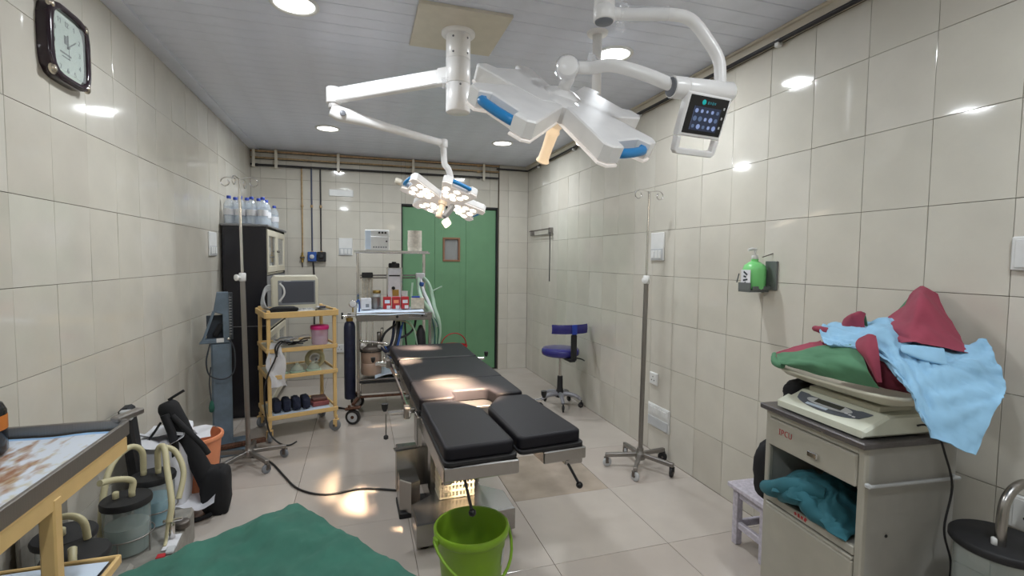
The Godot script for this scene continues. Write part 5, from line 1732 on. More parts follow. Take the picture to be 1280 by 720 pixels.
	var rows := []
	var f := FastNoiseLite.new()
	f.seed = 9
	f.frequency = 0.35
	for i in 9:
		var row := PackedVector3Array()
		for j in 18:
			var a := TAU * j / 18.0
			var k := 1.0 + 0.1 * f.get_noise_2d(i * 3.0, j * 3.0)
			row.append(V(cos(a) * 0.068 * k, i * 0.0245, -sin(a) * 0.05 * k))
		rows.append(row)
	var bm := MB.new()
	bm.grid(rows, true)
	for e in [0, 8]:
		for j in 18:
			bm.tri(V(0, e * 0.0245, 0), rows[e][j], rows[e][(j + 1) % 18])
	obj("pack", bm, M.frosted, bg)
	var st := thing("blue_liner", "pale blue-white sheet covering the worktop of the anaesthesia machine", "sheet", V(0.29, 0.909, -4.63))
	var gsh := []
	for i in 6:
		var row := []
		for j in 9:
			var zz := 0.245 - i * 0.09
			row.append(V(-0.32 + j * 0.0725, 0.006 + 0.004 * sin(i * 1.9 + j * 1.3) + (0.0 if i > 0 else -0.02), zz + (0.012 if i == 0 else 0.0)))
		gsh.append(row)
	var sm := MB.new()
	sm.sheet(net(gsh, 3), 0.002)
	obj("sheet", sm, M.sheet_bluewhite, st)
	# red drug boxes, jars
	var yb := 0.922
	var bxs := [[0.235, 0.105, "red drug box at the left of the row on the anaesthesia machine"], [0.315, 0.1, "red drug box in the middle of the row on the anaesthesia machine"], [0.395, 0.105, "red drug box at the right of the row on the anaesthesia machine"]]
	for k in 3:
		var b := thing("drug_box", bxs[k][2], "box", V(bxs[k][0], yb, -4.6), 0.0, "red drug boxes")
		obj("carton", bx(V(0, 0.055, 0), V(0.07, 0.11, 0.06), 0.002), M.red_box, b)
		obj("print_panel", bx(V(0, 0.068, 0.0308), V(0.045, 0.03, 0.001)), [M.sheet_bluewhite, M.orange_plastic, M.paper][k], b)
		obj("flap", bx(V(0.012, 0.018, 0.0308), V(0.034, 0.03, 0.001)), M.paper, b)
	var mets := [["steel_mug", "dented steel mug on the anaesthesia machine beside the red boxes", 0.135, M.steel_dull, 0.045, 0.1], ["vial_jar", "small pale jar on the machine behind the red boxes", 0.40, M.white_plastic, 0.035, 0.15]]
	for q in mets:
		var j := thing(q[0], q[1], "mug" if q[0] == "steel_mug" else "jar", V(q[2], yb, -4.66 if q[0] == "steel_mug" else -4.76))
		obj("wall", turned(Vector3.ZERO, [Vector2(0, 0), Vector2(q[4] - 0.004, 0), Vector2(q[4], 0.004), Vector2(q[4], q[5]), Vector2(q[4] - 0.003, q[5]), Vector2(q[4] - 0.004, 0.01), Vector2(0, 0.008)], 20), q[3], j)
		obj("rim", turned(V(0, q[5] - 0.004, 0), [Vector2(q[4], 0), Vector2(q[4] + 0.003, 0.002), Vector2(q[4] + 0.003, 0.006), Vector2(q[4] - 0.002, 0.007)], 20), q[3], j)
	var yj := thing("ampoule_jar", "small jar with a yellow lid behind the steel mug", "jar", V(0.15, yb, -4.775))
	obj("glass", cyl(V(0, 0, 0), 0.035, 0.13, 0.004, 18), M.pet, yj)
	obj("lid", cyl(V(0, 0.131, 0), 0.037, 0.03, 0.004, 18), M.brass, yj)
	var pb := thing("glove_box", "pale carton with a dark blue band at the right of the worktop", "box", V(0.508, yb, -4.58), -0.1)
	obj("carton", bx(V(0, 0.05, 0), V(0.12, 0.1, 0.07), 0.002), M.kraft, pb)
	obj("band", bx(V(-0.015, 0.108, 0), V(0.075, 0.014, 0.05), 0.003), M.blue_cap, pb)
	obj("tube", rod(V(-0.055, 0.11, -0.02), V(-0.045, 0.24, -0.03), 0.009, 8), M.hose_green, pb)
	var wb := thing("white_box", "white box with a dark print at the left of the worktop", "box", V(0.05, yb, -4.6), 0.05)
	obj("carton", bx(V(0, 0.05, 0), V(0.09, 0.1, 0.06), 0.002), M.paper, wb)
	obj("print", bx(V(0.01, 0.035, 0.0308), V(0.03, 0.03, 0.001)), M.grey_plastic, wb)
	var cl := thing("folded_cloth", "crumpled white cloth on the lower shelf of the anaesthesia machine", "cloth", V(0.32, 0.326, -4.55))
	var cg := []
	for i in 5:
		var row := []
		for j in 6:
			row.append(V(-0.2 + j * 0.09, 0.02 + 0.022 * sin(j * 2.3 + i * 1.1) + 0.012 * (i % 2), -0.14 + i * 0.07))
		cg.append(row)
	var cm := MB.new()
	cm.sheet(net(cg, 4), 0.004)
	obj("cloth", cm, M.sheet_bluewhite, cl)
	# red bucket by the door
	var rb := thing("red_bucket", "red plastic bucket with a raised handle by the green door", "bucket", V(1.02, 0, -5.5), 0.1)
	obj("body", turned(Vector3.ZERO, [Vector2(0, 0.004), Vector2(0.11, 0.0), Vector2(0.115, 0.01), Vector2(0.15, 0.37), Vector2(0.158, 0.38), Vector2(0.158, 0.4), Vector2(0.15, 0.402), Vector2(0.145, 0.39), Vector2(0.11, 0.02), Vector2(0, 0.014)], 28), M.red_box, rb)
	var hp := []
	for k in 13:
		var a := PI * k / 12.0
		hp.append(V(cos(a) * 0.15, 0.39 + sin(a) * 0.15, 0.02 * sin(a)))
	var hm := MB.new()
	hm.tube(hp, 0.006, 8)
	obj("handle", hm, M.red_box, rb)

	# power cable along the floor from the table to the trolley
	var cb := thing("floor_cable", "black power cable lying across the floor from the table to the trolley", "cable", V(0, 0, 0))
	obj("cable", hose([V(0.2, 0.008, -2.9), V(0.0, 0.007, -2.98), V(-0.2, 0.007, -2.96), V(-0.36, 0.007, -3.08), V(-0.47, 0.007, -3.3), V(-0.56, 0.007, -3.5), V(-0.66, 0.007, -3.64), V(-0.8, 0.007, -3.7)], 0.0065, 8), M.cable, cb)
	var cb2 := thing("floor_cable", "black cable on the floor behind the trolley, reaching the anaesthesia machine", "cable", V(0, 0, 0))
	obj("cable", hose([V(-0.02, 0.06, -4.45), V(-0.12, 0.012, -4.62), V(-0.24, 0.008, -4.7), V(-0.42, 0.008, -4.62), V(-0.6, 0.008, -4.66)], 0.009, 8), M.cable, cb2)
	# two power leads hanging on the far wall behind the trolley
	var wl := thing("wall_cable", "dark cable hanging from the blue gas outlet down the far wall", "cable", V(-0.5, 0, ZB + 0.02))
	obj("cable", hose([V(0, 1.335, 0.02), V(0.01, 1.1, 0.01), V(0.005, 0.7, 0.01), V(0.012, 0.4, 0.012), V(0.1, 0.24, 0.02)], 0.008, 7), M.cable, wl)

# ---------------------------------------------------------------- stool by the right wall
func build_stool() -> void:
	var t := thing("doctor_stool", "blue round stool with a small backrest and five-star base by the right wall", "stool", V(1.805, 0, -4.23), 0.0)
	obj("seat", turned(V(0, 0.49, 0), [Vector2(0, 0), Vector2(0.16, 0.0), Vector2(0.176, 0.01), Vector2(0.18, 0.03), Vector2(0.177, 0.055), Vector2(0.165, 0.068), Vector2(0.1, 0.074), Vector2(0, 0.075)], 36), M.blue_seat, t)
	var g := []
	for i in 5:
		var row := []
		for j in 9:
			var a := -1.05 + 2.1 * j / 8.0
			var yy := i / 4.0
			row.append(V(sin(a) * 0.205 + 0.03, 0.715 + yy * 0.085, cos(a) * 0.12 + 0.075 + 0.008 * sin(yy * PI)))
		g.append(row)
	var bm := MB.new()
	bm.sheet(net(g, 3), 0.035)
	obj("backrest", bm, M.blue_seat, t)
	obj("back_post", bx(V(0.045, 0.59, 0.2), V(0.055, 0.24, 0.03), 0.008), M.black_matte, t)
	obj("post_band", bx(V(0.045, 0.757, 0.212), V(0.05, 0.09, 0.012), 0.004), M.blue_cap, t)
	obj("post_foot", bx(V(0.03, 0.475, 0.11), V(0.06, 0.03, 0.21), 0.006), M.black_matte, t)
	obj("lift_rod", rod(V(0, 0.27, 0), V(0, 0.49, 0), 0.014, 14), M.chrome, t)
	obj("lift_sleeve", turned(V(0, 0.09, 0), [Vector2(0, 0), Vector2(0.042, 0), Vector2(0.036, 0.05), Vector2(0.027, 0.09), Vector2(0.025, 0.2), Vector2(0, 0.205)], 18), M.black_matte, t)
	obj("lift_lever", hose([V(0.06, 0.472, 0.03), V(0.12, 0.472, 0.09), V(0.16, 0.466, 0.12), V(0.185, 0.452, 0.14)], 0.0065, 8), M.black_matte, t)
	for k in 5:
		var a := 0.55 + TAU * k / 5.0
		var d := V(cos(a), 0, sin(a))
		var m := MB.new()
		m.tube(curve([d * 0.02 + V(0, 0.118, 0), d * 0.08 + V(0, 0.122, 0), d * 0.15 + V(0, 0.108, 0), d * 0.2 + V(0, 0.078, 0)], 4), [0.024, 0.024, 0.023, 0.023, 0.022, 0.022, 0.021, 0.02, 0.019, 0.018, 0.017, 0.016, 0.014], 10)
		obj("base_arm", m, M.base_grey, t)
		caster(t, d * 0.2, 0.026, a + 1.0, M.rubber, M.black_matte)

# ---------------------------------------------------------------- right side: locker, baby scale, drapes
func build_right() -> void:
	var t := thing("bedside_locker", "grey metal bedside locker with an open shelf under the baby scale", "locker", V(1.6, 0, -1.375), -0.089)
	var L := t.transform
	var d := 0.385
	var w := 0.225
	var h := 0.775
	# local: x = 0 front ... d back (wall), z = -w far ... +w near
	obj("side_panel", bx(V(d / 2, h / 2 + 0.02, w - 0.008), V(d, h - 0.04, 0.016), 0.003), M.locker_grey, t)
	obj("side_panel", bx(V(d / 2, h / 2 + 0.02, -w + 0.008), V(d, h - 0.04, 0.016), 0.003), M.locker_grey, t)
	obj("back_panel", bx(V(d - 0.006, h / 2 + 0.02, 0), V(0.012, h - 0.04, w * 2 - 0.03)), M.locker_grey, t)
	obj("side_rail", rod(V(0.0, 0.655, w + 0.018), V(d - 0.01, 0.655, w + 0.018), 0.006, 8), M.silver, t)
	for x in [0.005, d - 0.02]:
		obj("rail_end", bx(V(x, 0.655, w + 0.01), V(0.014, 0.014, 0.018), 0.003), M.silver, t)
	obj("top", bx(V(d / 2 - 0.008, h + 0.012, 0), V(d + 0.03, 0.022, w * 2 + 0.03), 0.004), M.locker_top, t)
	obj("corner_post", bx(V(0.01, h / 2 + 0.02, w - 0.012), V(0.022, h - 0.04, 0.026), 0.004), M.locker_front, t)
	obj("corner_post", bx(V(0.01, h / 2 + 0.02, -w + 0.012), V(0.022, h - 0.04, 0.026), 0.004), M.locker_front, t)
	obj("top_rail", bx(V(0.01, h - 0.012, 0), V(0.022, 0.03, w * 2 - 0.04), 0.003), M.locker_front, t)
	var dr := Node3D.new()
	add(dr, "drawer", t)
	obj("drawer_front", bx(V(0.002, 0.69, 0), V(0.02, 0.11, w * 2 - 0.05), 0.004), M.locker_front, dr)
	obj("drawer_box", bx(V(0.17, 0.69, 0), V(0.32, 0.09, w * 2 - 0.07), 0.002), M.locker_grey, dr)
	obj("pull", bx(V(-0.014, 0.678, 0.03), V(0.012, 0.022, 0.045), 0.003), M.chrome, dr)
	# red painted mark on the drawer
	var tx := Transform3D(Basis(V(0, 0, 1), V(0, 1, 0), V(-1, 0, 0)), V(-0.0087, 0.705, -0.11))
	text("IPCU", 0.032, M.red_paint, dr, tx)
	obj("shelf", bx(V(d / 2, 0.42, 0), V(d - 0.02, 0.014, w * 2 - 0.03), 0.002), M.locker_grey, t)
	obj("shelf_edge", bx(V(0.004, 0.415, 0), V(0.02, 0.03, w * 2 - 0.045), 0.003), M.locker_front, t)
	for k in 4:
		obj("paint_dab", bx(V(-0.0068, 0.417, -0.045 + k * 0.016), V(0.001, 0.011 + 0.003 * (k % 2), 0.01), 0.0, Basis(V(1, 0, 0), 0.3 * (k - 1.5))), M.red_paint, t)
	var cd := Node3D.new()
	add(cd, "cupboard_door", t)
	obj("door_front", bx(V(0.0, 0.215, 0), V(0.02, 0.33, w * 2 - 0.05), 0.005), M.locker_front, cd)
	obj("door_lip", bx(V(0.002, 0.388, 0), V(0.024, 0.012, w * 2 - 0.05), 0.003), M.locker_front, cd)
	obj("keyhole", cyl(V(-0.01, 0.2, 0.06), 0.006, 0.002, 0.0005, 10, V(-1, 0, 0)), M.black_matte, cd)
	obj("rivet", cyl(V(0.1, 0.47, w), 0.006, 0.003, 0.001, 10, V(0, 0, 1)), M.black_matte, t)
	obj("floor_pan", bx(V(d / 2, 0.045, 0), V(d - 0.02, 0.014, w * 2 - 0.03), 0.002), M.locker_grey, t)
	for s in [V(0.02, 0, w - 0.02), V(0.02, 0, -w + 0.02), V(d - 0.03, 0, w - 0.02), V(d - 0.03, 0, -w + 0.02)]:
		obj("foot", cyl(s, 0.016, 0.042, 0.002, 12), M.rubber, t)

	# crumpled teal gown on the open shelf
	var tc := thing("folded_gown", "crumpled teal surgical gown spilling out of the locker shelf", "gown", L * V(0.0, 0.428, 0.0), -0.089)
	var ctrl := []
	for i in 7:
		var row := []
		for j in 9:
			var u := j / 8.0
			var v := i / 6.0
			var zz := lerpf(-0.185, 0.17, u)
			var hh: float = (0.13 * sin(PI * clampf(u * 1.05 + 0.02, 0, 1)) + 0.02) * sin(PI * (0.16 + 0.84 * v))
			var xx := lerpf(-0.03, 0.3, v) - (0.035 * sin(PI * clampf(u * 1.6, 0, 1)) * (1 - v))
			row.append(V(xx + 0.018 * sin(j * 2.6 + i), maxf(0.004, hh + 0.022 * sin(i * 2.2 + j * 1.5) * v) - (0.004 if i > 0 else 0.0), zz + 0.012 * sin(i * 1.9 + j)))
		ctrl.append(row)
	var tm := MB.new()
	tm.sheet(crumple(net(ctrl, 5), 0.016, 0.09, 17), 0.003)
	obj("cloth", tm, M.teal_cloth, tc)
	obj("cloth_roll", _roll([V(-0.022, 0.03, -0.19), V(-0.035, 0.05, -0.13), V(-0.028, 0.085, -0.07), V(0.0, 0.1, -0.02), V(0.04, 0.1, 0.04)], 0.032, 5), M.teal_cloth, tc)
	obj("cloth_roll", _roll([V(-0.02, 0.03, -0.1), V(-0.03, 0.06, -0.05), V(-0.012, 0.07, 0.0), V(-0.01, 0.035, 0.05), V(0.01, 0.03, 0.12)], 0.03, 8), M.teal_cloth, tc)

	# baby scale: slanted body, shallow tray
	var s := thing("baby_scale", "pale electronic baby scale with a long shallow tray on the locker", "scale", L * V(0.15, h + 0.0235, 0.02), -0.089)
	var bd := MB.new()
	bd.xf = Transform3D(Basis(V(1, 0, 0), V(0, 1, 0), V(0, 0, 1)), V(0, 0, 0))
	bd.prism([Vector2(-0.15, 0.006), Vector2(0.15, 0.006), Vector2(0.15, 0.075), Vector2(-0.05, 0.075), Vector2(-0.15, 0.03)], -0.195, 0.195, 0.008)
	obj("body", bd, M.scale_body, s)
	for fx in [-0.12, 0.12]:
		for fz in [-0.16, 0.16]:
			obj("foot", cyl(V(fx, 0.0, fz), 0.014, 0.008, 0.001, 12), M.ivory_plastic, s)
	var px := V(0, 0, 1)
	var py := V(0.1, 0.045, 0).normalized()
	var pn := px.cross(py).normalized()
	var pan := Node3D.new()
	add(pan, "control_panel", s)
	pan.transform = Transform3D(Basis(px, py, pn), V(-0.1, 0.0535, 0.0))
	var lens := []
	for k in 17:
		var u := -1.0 + k / 8.0
		lens.append(Vector2(u * 0.155, 0.034 * (1.0 if absf(u) > 0.72 else 0.82)))
	for k in 17:
		var u := 1.0 - k / 8.0
		lens.append(Vector2(u * 0.155 * (1.0 if absf(u) < 0.95 else 0.97), 0.02 - 0.052 * sqrt(maxf(0.0, 1.0 - u * u))))
	var pm := MB.new()
	pm.prism(lens, 0.0, 0.0025, 0.0)
	obj("panel_plate", pm, M.scale_panel, pan)
	var lp := []
	for k in 24:
		var a := TAU * k / 24.0
		lp.append(Vector2(cos(a) * 0.098, 0.008 + sin(a) * 0.02))
	var lm := MB.new()
	lm.prism(lp, 0.0025, 0.0042, 0.0)
	obj("display_surround", lm, M.silver, pan)
	obj("display", bx(V(0, 0.01, 0.0048), V(0.115, 0.022, 0.0016)), M.lcd, pan)
	obj("key_strip", bx(V(-0.03, -0.0185, 0.0034), V(0.095, 0.012, 0.0018), 0.0005), M.sheet_bluewhite, pan)
	for k in 3:
		obj("key", bx(V(0.085 + k * 0.016, -0.004 - k * 0.002, 0.004), V(0.012, 0.006, 0.0016), 0.0004), M.paper, pan)
	var ld := thing("power_lead", "thin black power lead hanging down the side of the locker", "cable", s.position, -0.089)
	obj("lead", hose([V(0.06, 0.04, 0.2), V(0.08, 0.045, 0.215), V(0.11, 0.02, 0.23), V(0.14, -0.05, 0.235), V(0.165, -0.16, 0.245), V(0.135, -0.3, 0.25), V(0.175, -0.42, 0.248), V(0.17, -0.52, 0.246), V(0.125, -0.64, 0.25), V(0.145, -0.74, 0.245), V(0.2, -0.785, 0.25)], 0.0035, 7), M.cable, ld)
	obj("neck", bx(V(0.03, 0.083, 0.0), V(0.14, 0.02, 0.3), 0.004), M.ivory_plastic, s)
	var tr := MB.new()
	var rows := []
	for i in 9:
		var v := -1.0 + i / 4.0
		var row := PackedVector3Array()
		for j in 19:
			var u := -1.0 + j / 9.0
			var e := maxf(absf(v) ** 3.0, absf(u) ** 4.0)
			row.append(V(0.03 + v * 0.148 * (1.0 - 0.1 * absf(u) ** 4), 0.098 + 0.05 * e + 0.012 * absf(u) ** 4, u * 0.3 * (1.0 - 0.06 * absf(v) ** 3)))
		rows.append(row)
	tr.sheet(rows, -0.006)
	obj("tray", tr, M.ivory_plastic, s)
	obj("tray_rim", _ring_path(rows, 0.007), M.ivory_plastic, s)

	build_drapes()

	# black jacket pieces behind the scale and beside the locker
	var bj := thing("black_bag", "black cloth bag behind the baby scale on the locker", "bag", L * V(0.2, h + 0.0235, -0.205), 0.2)
	obj("bag", _cushion(V(-0.06, 0.05, -0.01), V(0.2, 0.1, 0.07), 51), M.black_fabric, bj)
	var bk := thing("black_bag", "black bag hanging between the locker and the white stool", "bag", V(1.765, 0.33, -1.668), 0.1)
	obj("bag", _cushion(V(0, 0.14, 0), V(0.24, 0.28, 0.09), 52), M.black_fabric, bk)
	obj("strap", hose([V(-0.05, 0.26, 0.0), V(-0.03, 0.36, 0.02), V(0.03, 0.36, 0.02), V(0.06, 0.26, 0)], 0.007, 7), M.black_fabric, bk)

	# low white wooden foot stool behind the locker
	var fs := thing("foot_stool", "low worn white wooden stool standing behind the locker", "stool", V(1.872, 0, -1.80), -0.06)
	obj("top", bx(V(0, 0.29, 0), V(0.3, 0.024, 0.25), 0.004), M.stool_paint, fs)
	for sx in [-1.0, 1.0]:
		for sz in [-1.0, 1.0]:
			obj("leg", bx(V(sx * 0.112, 0.139, sz * 0.09), V(0.034, 0.278, 0.034), 0.003), M.stool_paint, fs)
		obj("rail", bx(V(sx * 0.112, 0.1, 0), V(0.022, 0.034, 0.146), 0.003), M.stool_paint, fs)
		obj("apron", bx(V(sx * 0.112, 0.255, 0), V(0.018, 0.044, 0.146), 0.003), M.stool_paint, fs)
	for sz in [-1.0, 1.0]:
		obj("rail", bx(V(0, 0.1, sz * 0.09), V(0.19, 0.034, 0.022), 0.003), M.stool_paint, fs)
		obj("apron", bx(V(0, 0.255, sz * 0.09), V(0.19, 0.044, 0.018), 0.003), M.stool_paint, fs)

	# hand sanitiser in its bracket
	var hs := thing("hand_sanitiser", "green hand sanitiser bottle with a pump in a wall bracket", "sanitiser", V(XR, 1.24, -2.06))
	obj("wall_plate", bx(V(-0.006, 0.075, 0.05), V(0.012, 0.15, 0.075), 0.003), M.bracket_grey, hs)
	obj("bracket_floor", bx(V(-0.07, -0.005, 0.0), V(0.12, 0.012, 0.085), 0.002), M.bracket_grey, hs)
	obj("bracket_front", bx(V(-0.128, 0.018, 0.0), V(0.006, 0.04, 0.085), 0.002), M.bracket_grey, hs)
	obj("bracket_arm", bx(V(-0.06, 0.01, 0.047), V(0.12, 0.02, 0.006), 0.002), M.bracket_grey, hs)
	obj("bottle", turned(V(-0.068, 0.002, 0.0), [Vector2(0, 0), Vector2(0.05, 0), Vector2(0.056, 0.008), Vector2(0.056, 0.105), Vector2(0.05, 0.125), Vector2(0.028, 0.142), Vector2(0.018, 0.146), Vector2(0.018, 0.158), Vector2(0, 0.158)], 8), M.green_plastic, hs)
	obj("front_label", bx(V(-0.122, 0.063, 0.0), V(0.004, 0.082, 0.064), 0.001), M.paper, hs)
	for k in 4:
		obj("label_mark", bx(V(-0.1245, 0.035 + k * 0.017, 0.004 * (k % 2) - 0.004), V(0.001, 0.009, 0.018 + 0.012 * (k % 2)), 0.0, Basis(V(1, 0, 0), 0.4 * (k - 1.5))), M.bp_dark, hs)
	obj("neck", cyl(V(-0.068, 0.158, 0), 0.016, 0.022, 0.003, 14), M.white_plastic, hs)
	obj("pump_stem", cyl(V(-0.068, 0.178, 0), 0.005, 0.03, 0.001, 10), M.white_plastic, hs)
	obj("pump_head", hose([V(-0.06, 0.208, 0.0), V(-0.085, 0.212, -0.002), V(-0.108, 0.206, -0.004)], 0.007, 8), M.white_plastic, hs)
	obj("wire", hose([V(-0.04, 0.17, 0.02), V(-0.02, 0.178, 0.03), V(0.0, 0.19, 0.05)], 0.003, 6), M.iron, hs)
	obj("strap_end", bx(V(-0.13, 0.06, -0.046), V(0.003, 0.05, 0.006), 0.001, Basis(V(1, 0, 0), 0.3)), M.bp_dark, hs)

	# suction bottle at the right edge
	var sb := thing("suction_bottle", "suction jar with a black lid and bent metal tube at the right edge", "suction jar", V(1.86, 0, -0.93))
	obj("stand", bx(V(0, 0.15, 0), V(0.28, 0.3, 0.28), 0.012), M.suction_grey, sb)
	obj("jar", turned(V(0, 0.302, 0), [Vector2(0, 0), Vector2(0.1, 0), Vector2(0.108, 0.01), Vector2(0.108, 0.215), Vector2(0.1, 0.222)], 32), M.jar_glass, sb)
	obj("lid", turned(V(0, 0.522, 0), [Vector2(0, 0), Vector2(0.118, 0.0), Vector2(0.123, 0.006), Vector2(0.123, 0.022), Vector2(0.118, 0.027), Vector2(0, 0.028)], 32), M.black_matte, sb)
	obj("bent_tube", hose([V(-0.045, 0.545, 0.02), V(-0.045, 0.62, 0.02), V(-0.035, 0.68, 0.02), V(0.0, 0.715, 0.02), V(0.05, 0.725, 0.02), V(0.1, 0.71, 0.02)], 0.0135, 14), M.steel, sb)
	obj("spigot", cyl(V(-0.055, 0.548, 0.012), 0.009, 0.022, 0.002, 12), M.white_plastic, sb)
	obj("spigot", cyl(V(0.03, 0.548, 0.05), 0.009, 0.03, 0.002, 12), M.hose_cream, sb)

func _roll(pts: Array, r: float, sd: int) -> MB:
	var c := curve(pts, 5)
	var rr := []
	var g := RandomNumberGenerator.new()
	g.seed = sd
	for i in c.size():
		rr.append(r * (0.75 + 0.35 * sin(PI * i / (c.size() - 1)) + g.randf_range(-0.08, 0.08)))
	var m := MB.new()
	m.tube(c, rr, 12)
	return m

func _ring_path(rows: Array, r: float) -> MB:
	var pts := []
	var n := rows.size()
	var c: int = rows[0].size()
	for j in c: pts.append(rows[0][j])
	for i in range(1, n): pts.append(rows[i][c - 1])
	for j in range(c - 2, -1, -1): pts.append(rows[n - 1][j])
	for i in range(n - 2, -1, -1): pts.append(rows[i][0])
	var m := MB.new()
	m.tube(pts, r, 8, false)
	return m

func _drape(ctrl: Array, o: Vector3, amp: float, sd: int, per := 6, thick := 0.002, fine := 0.0) -> MB:
	var g := []
	for r in ctrl:
		var row := []
		for p in r:
			row.append(p - o)
		g.append(row)
	var m := MB.new()
	var P := crumple(net(g, per), amp, 0.1, sd)
	if fine > 0.0:
		P = crumple(P, fine, 0.22, sd + 40)
	m.sheet(P, thick)
	return m

func build_drapes() -> void:
	var blue := [
		[V(1.800, 1.148, -1.490), V(1.850, 1.162, -1.413), V(1.870, 1.182, -1.292), V(1.870, 1.145, -1.196), V(1.870, 1.114, -1.097), V(1.900, 1.151, -1.024)],
		[V(1.720, 1.129, -1.456), V(1.740, 1.134, -1.326), V(1.760, 1.164, -1.228), V(1.770, 1.122, -1.142), V(1.780, 1.089, -1.042), V(1.840, 1.085, -0.953)],
		[V(1.660, 1.097, -1.393), V(1.680, 1.100, -1.293), V(1.660, 1.106, -1.167), V(1.700, 1.099, -1.107), V(1.720, 1.061, -1.016), V(1.800, 1.022, -0.913)],
		[V(1.640, 1.086, -1.337), V(1.650, 1.090, -1.226), V(1.620, 1.061, -1.111), V(1.610, 1.021, -1.043), V(1.620, 0.974, -0.971), V(1.740, 0.979, -0.898)],
		[V(1.660, 1.079, -1.322), V(1.660, 1.066, -1.205), V(1.600, 1.015, -1.071), V(1.555, 0.959, -0.982), V(1.550, 0.897, -0.938), V(1.620, 0.861, -0.874)]]
	var o := V(1.72, 0.96, -1.28)
	var b := thing("blue_drape", "light blue disposable sheet spilling over the side of the baby scale", "drape", o)
	obj("sheet", _drape(blue, o, 0.016, 3, 8, 0.002, 0.007), M.blue_sheet, b)
	var fold := [
		[V(1.690, 1.118, -1.135), V(1.73, 1.12, -1.10), V(1.77, 1.115, -1.06)],
		[V(1.665, 1.100, -1.115), V(1.70, 1.085, -1.07), V(1.74, 1.075, -1.03)],
		[V(1.69, 1.085, -1.10), V(1.72, 1.070, -1.06), V(1.76, 1.06, -1.02)]]
	obj("sheet_fold", _drape(fold, o, 0.004, 5, 4), M.blue_sheet, b)
	var t := thing("maroon_drape", "crumpled drape, maroon on one side and green on the other, heaped in the scale tray", "drape", o)
	var tent := [
		[V(1.930, 1.151, -1.383), V(1.960, 1.215, -1.327), V(1.970, 1.304, -1.269), V(1.985, 1.275, -1.219)],
		[V(1.840, 1.152, -1.304), V(1.820, 1.186, -1.217), V(1.870, 1.266, -1.197), V(1.950, 1.186, -1.149)],
		[V(1.780, 1.139, -1.241), V(1.760, 1.157, -1.162), V(1.820, 1.182, -1.141), V(1.900, 1.127, -1.081)],
		[V(1.730, 1.113, -1.173), V(1.720, 1.128, -1.117), V(1.770, 1.120, -1.087), V(1.860, 1.101, -1.029)]]
	obj("maroon_fold", _drape(tent, o, 0.008, 6), M.maroon_cloth, t)
	var back := [
		[V(1.970, 1.156, -1.381), V(1.960, 1.182, -1.325)],
		[V(1.980, 1.204, -1.349), V(1.970, 1.232, -1.312)],
		[V(1.985, 1.281, -1.299), V(1.980, 1.297, -1.278)]]
	obj("green_fold", _drape(back, o, 0.001, 7), M.green_cloth, t)
	var sf := [
		[V(1.800, 1.112, -1.437), V(1.780, 1.132, -1.389), V(1.800, 1.133, -1.336)],
		[V(1.800, 1.168, -1.423), V(1.780, 1.187, -1.372), V(1.800, 1.172, -1.344)],
		[V(1.820, 1.193, -1.391), V(1.800, 1.203, -1.358), V(1.820, 1.194, -1.354)]]
	obj("maroon_fold", _drape(sf, o, 0.003, 8), M.maroon_cloth, t)
	var sg := [
		[V(1.860, 1.121, -1.406), V(1.830, 1.125, -1.352)],
		[V(1.850, 1.162, -1.411), V(1.825, 1.162, -1.351)],
		[V(1.830, 1.199, -1.391), V(1.820, 1.198, -1.360)]]
	obj("green_fold", _drape(sg, o, 0.001, 9), M.green_cloth, t)
	obj("maroon_fold", _roll([V(1.735, 1.122, -1.495) - o, V(1.73, 1.12, -1.45) - o, V(1.75, 1.112, -1.40) - o], 0.013, 3), M.maroon_cloth, t)
	var lm := [
		[V(1.720, 1.079, -1.450), V(1.720, 1.054, -1.525), V(1.700, 1.025, -1.582), V(1.680, 1.001, -1.628)],
		[V(1.680, 1.067, -1.402), V(1.670, 1.040, -1.468), V(1.660, 1.007, -1.544), V(1.650, 0.990, -1.590)]]
	obj("maroon_fold", _drape(lm, o, 0.003, 10), M.maroon_cloth, t)
	obj("dark_edge", _roll([V(1.675, 0.994, -1.625) - o, V(1.635, 0.972, -1.58) - o, V(1.62, 0.968, -1.53) - o], 0.014, 4), M.green_cloth, t)
	var lg := [
		[V(1.660, 1.003, -1.604), V(1.660, 1.024, -1.525), V(1.660, 1.074, -1.386), V(1.680, 1.098, -1.272)],
		[V(1.620, 0.981, -1.551), V(1.620, 1.011, -1.469), V(1.620, 1.055, -1.335), V(1.640, 1.069, -1.223)],
		[V(1.610, 0.975, -1.506), V(1.590, 0.998, -1.405), V(1.590, 1.021, -1.293), V(1.600, 1.033, -1.172)],
		[V(1.630, 0.968, -1.495), V(1.615, 0.970, -1.388), V(1.605, 0.972, -1.269), V(1.615, 0.975, -1.145)]]
	obj("green_fold", _drape(lg, o, 0.006, 11), M.green_cloth, t)
	var mf := [
		[V(1.660, 1.118, -1.258), V(1.650, 1.142, -1.215), V(1.660, 1.139, -1.195)],
		[V(1.630, 1.095, -1.240), V(1.608, 1.099, -1.186), V(1.630, 1.102, -1.164)],
		[V(1.620, 1.059, -1.197), V(1.595, 1.054, -1.160), V(1.620, 1.055, -1.149)],
		[V(1.620, 1.000, -1.162), V(1.608, 0.998, -1.145), V(1.620, 0.996, -1.141)]]
	obj("maroon_fold", _drape(mf, o, 0.002, 12), M.maroon_cloth, t)
	obj("heap", _cushion(V(0.055, 0.055, 0.0), V(0.17, 0.13, 0.46), 61), M.maroon_cloth, t)

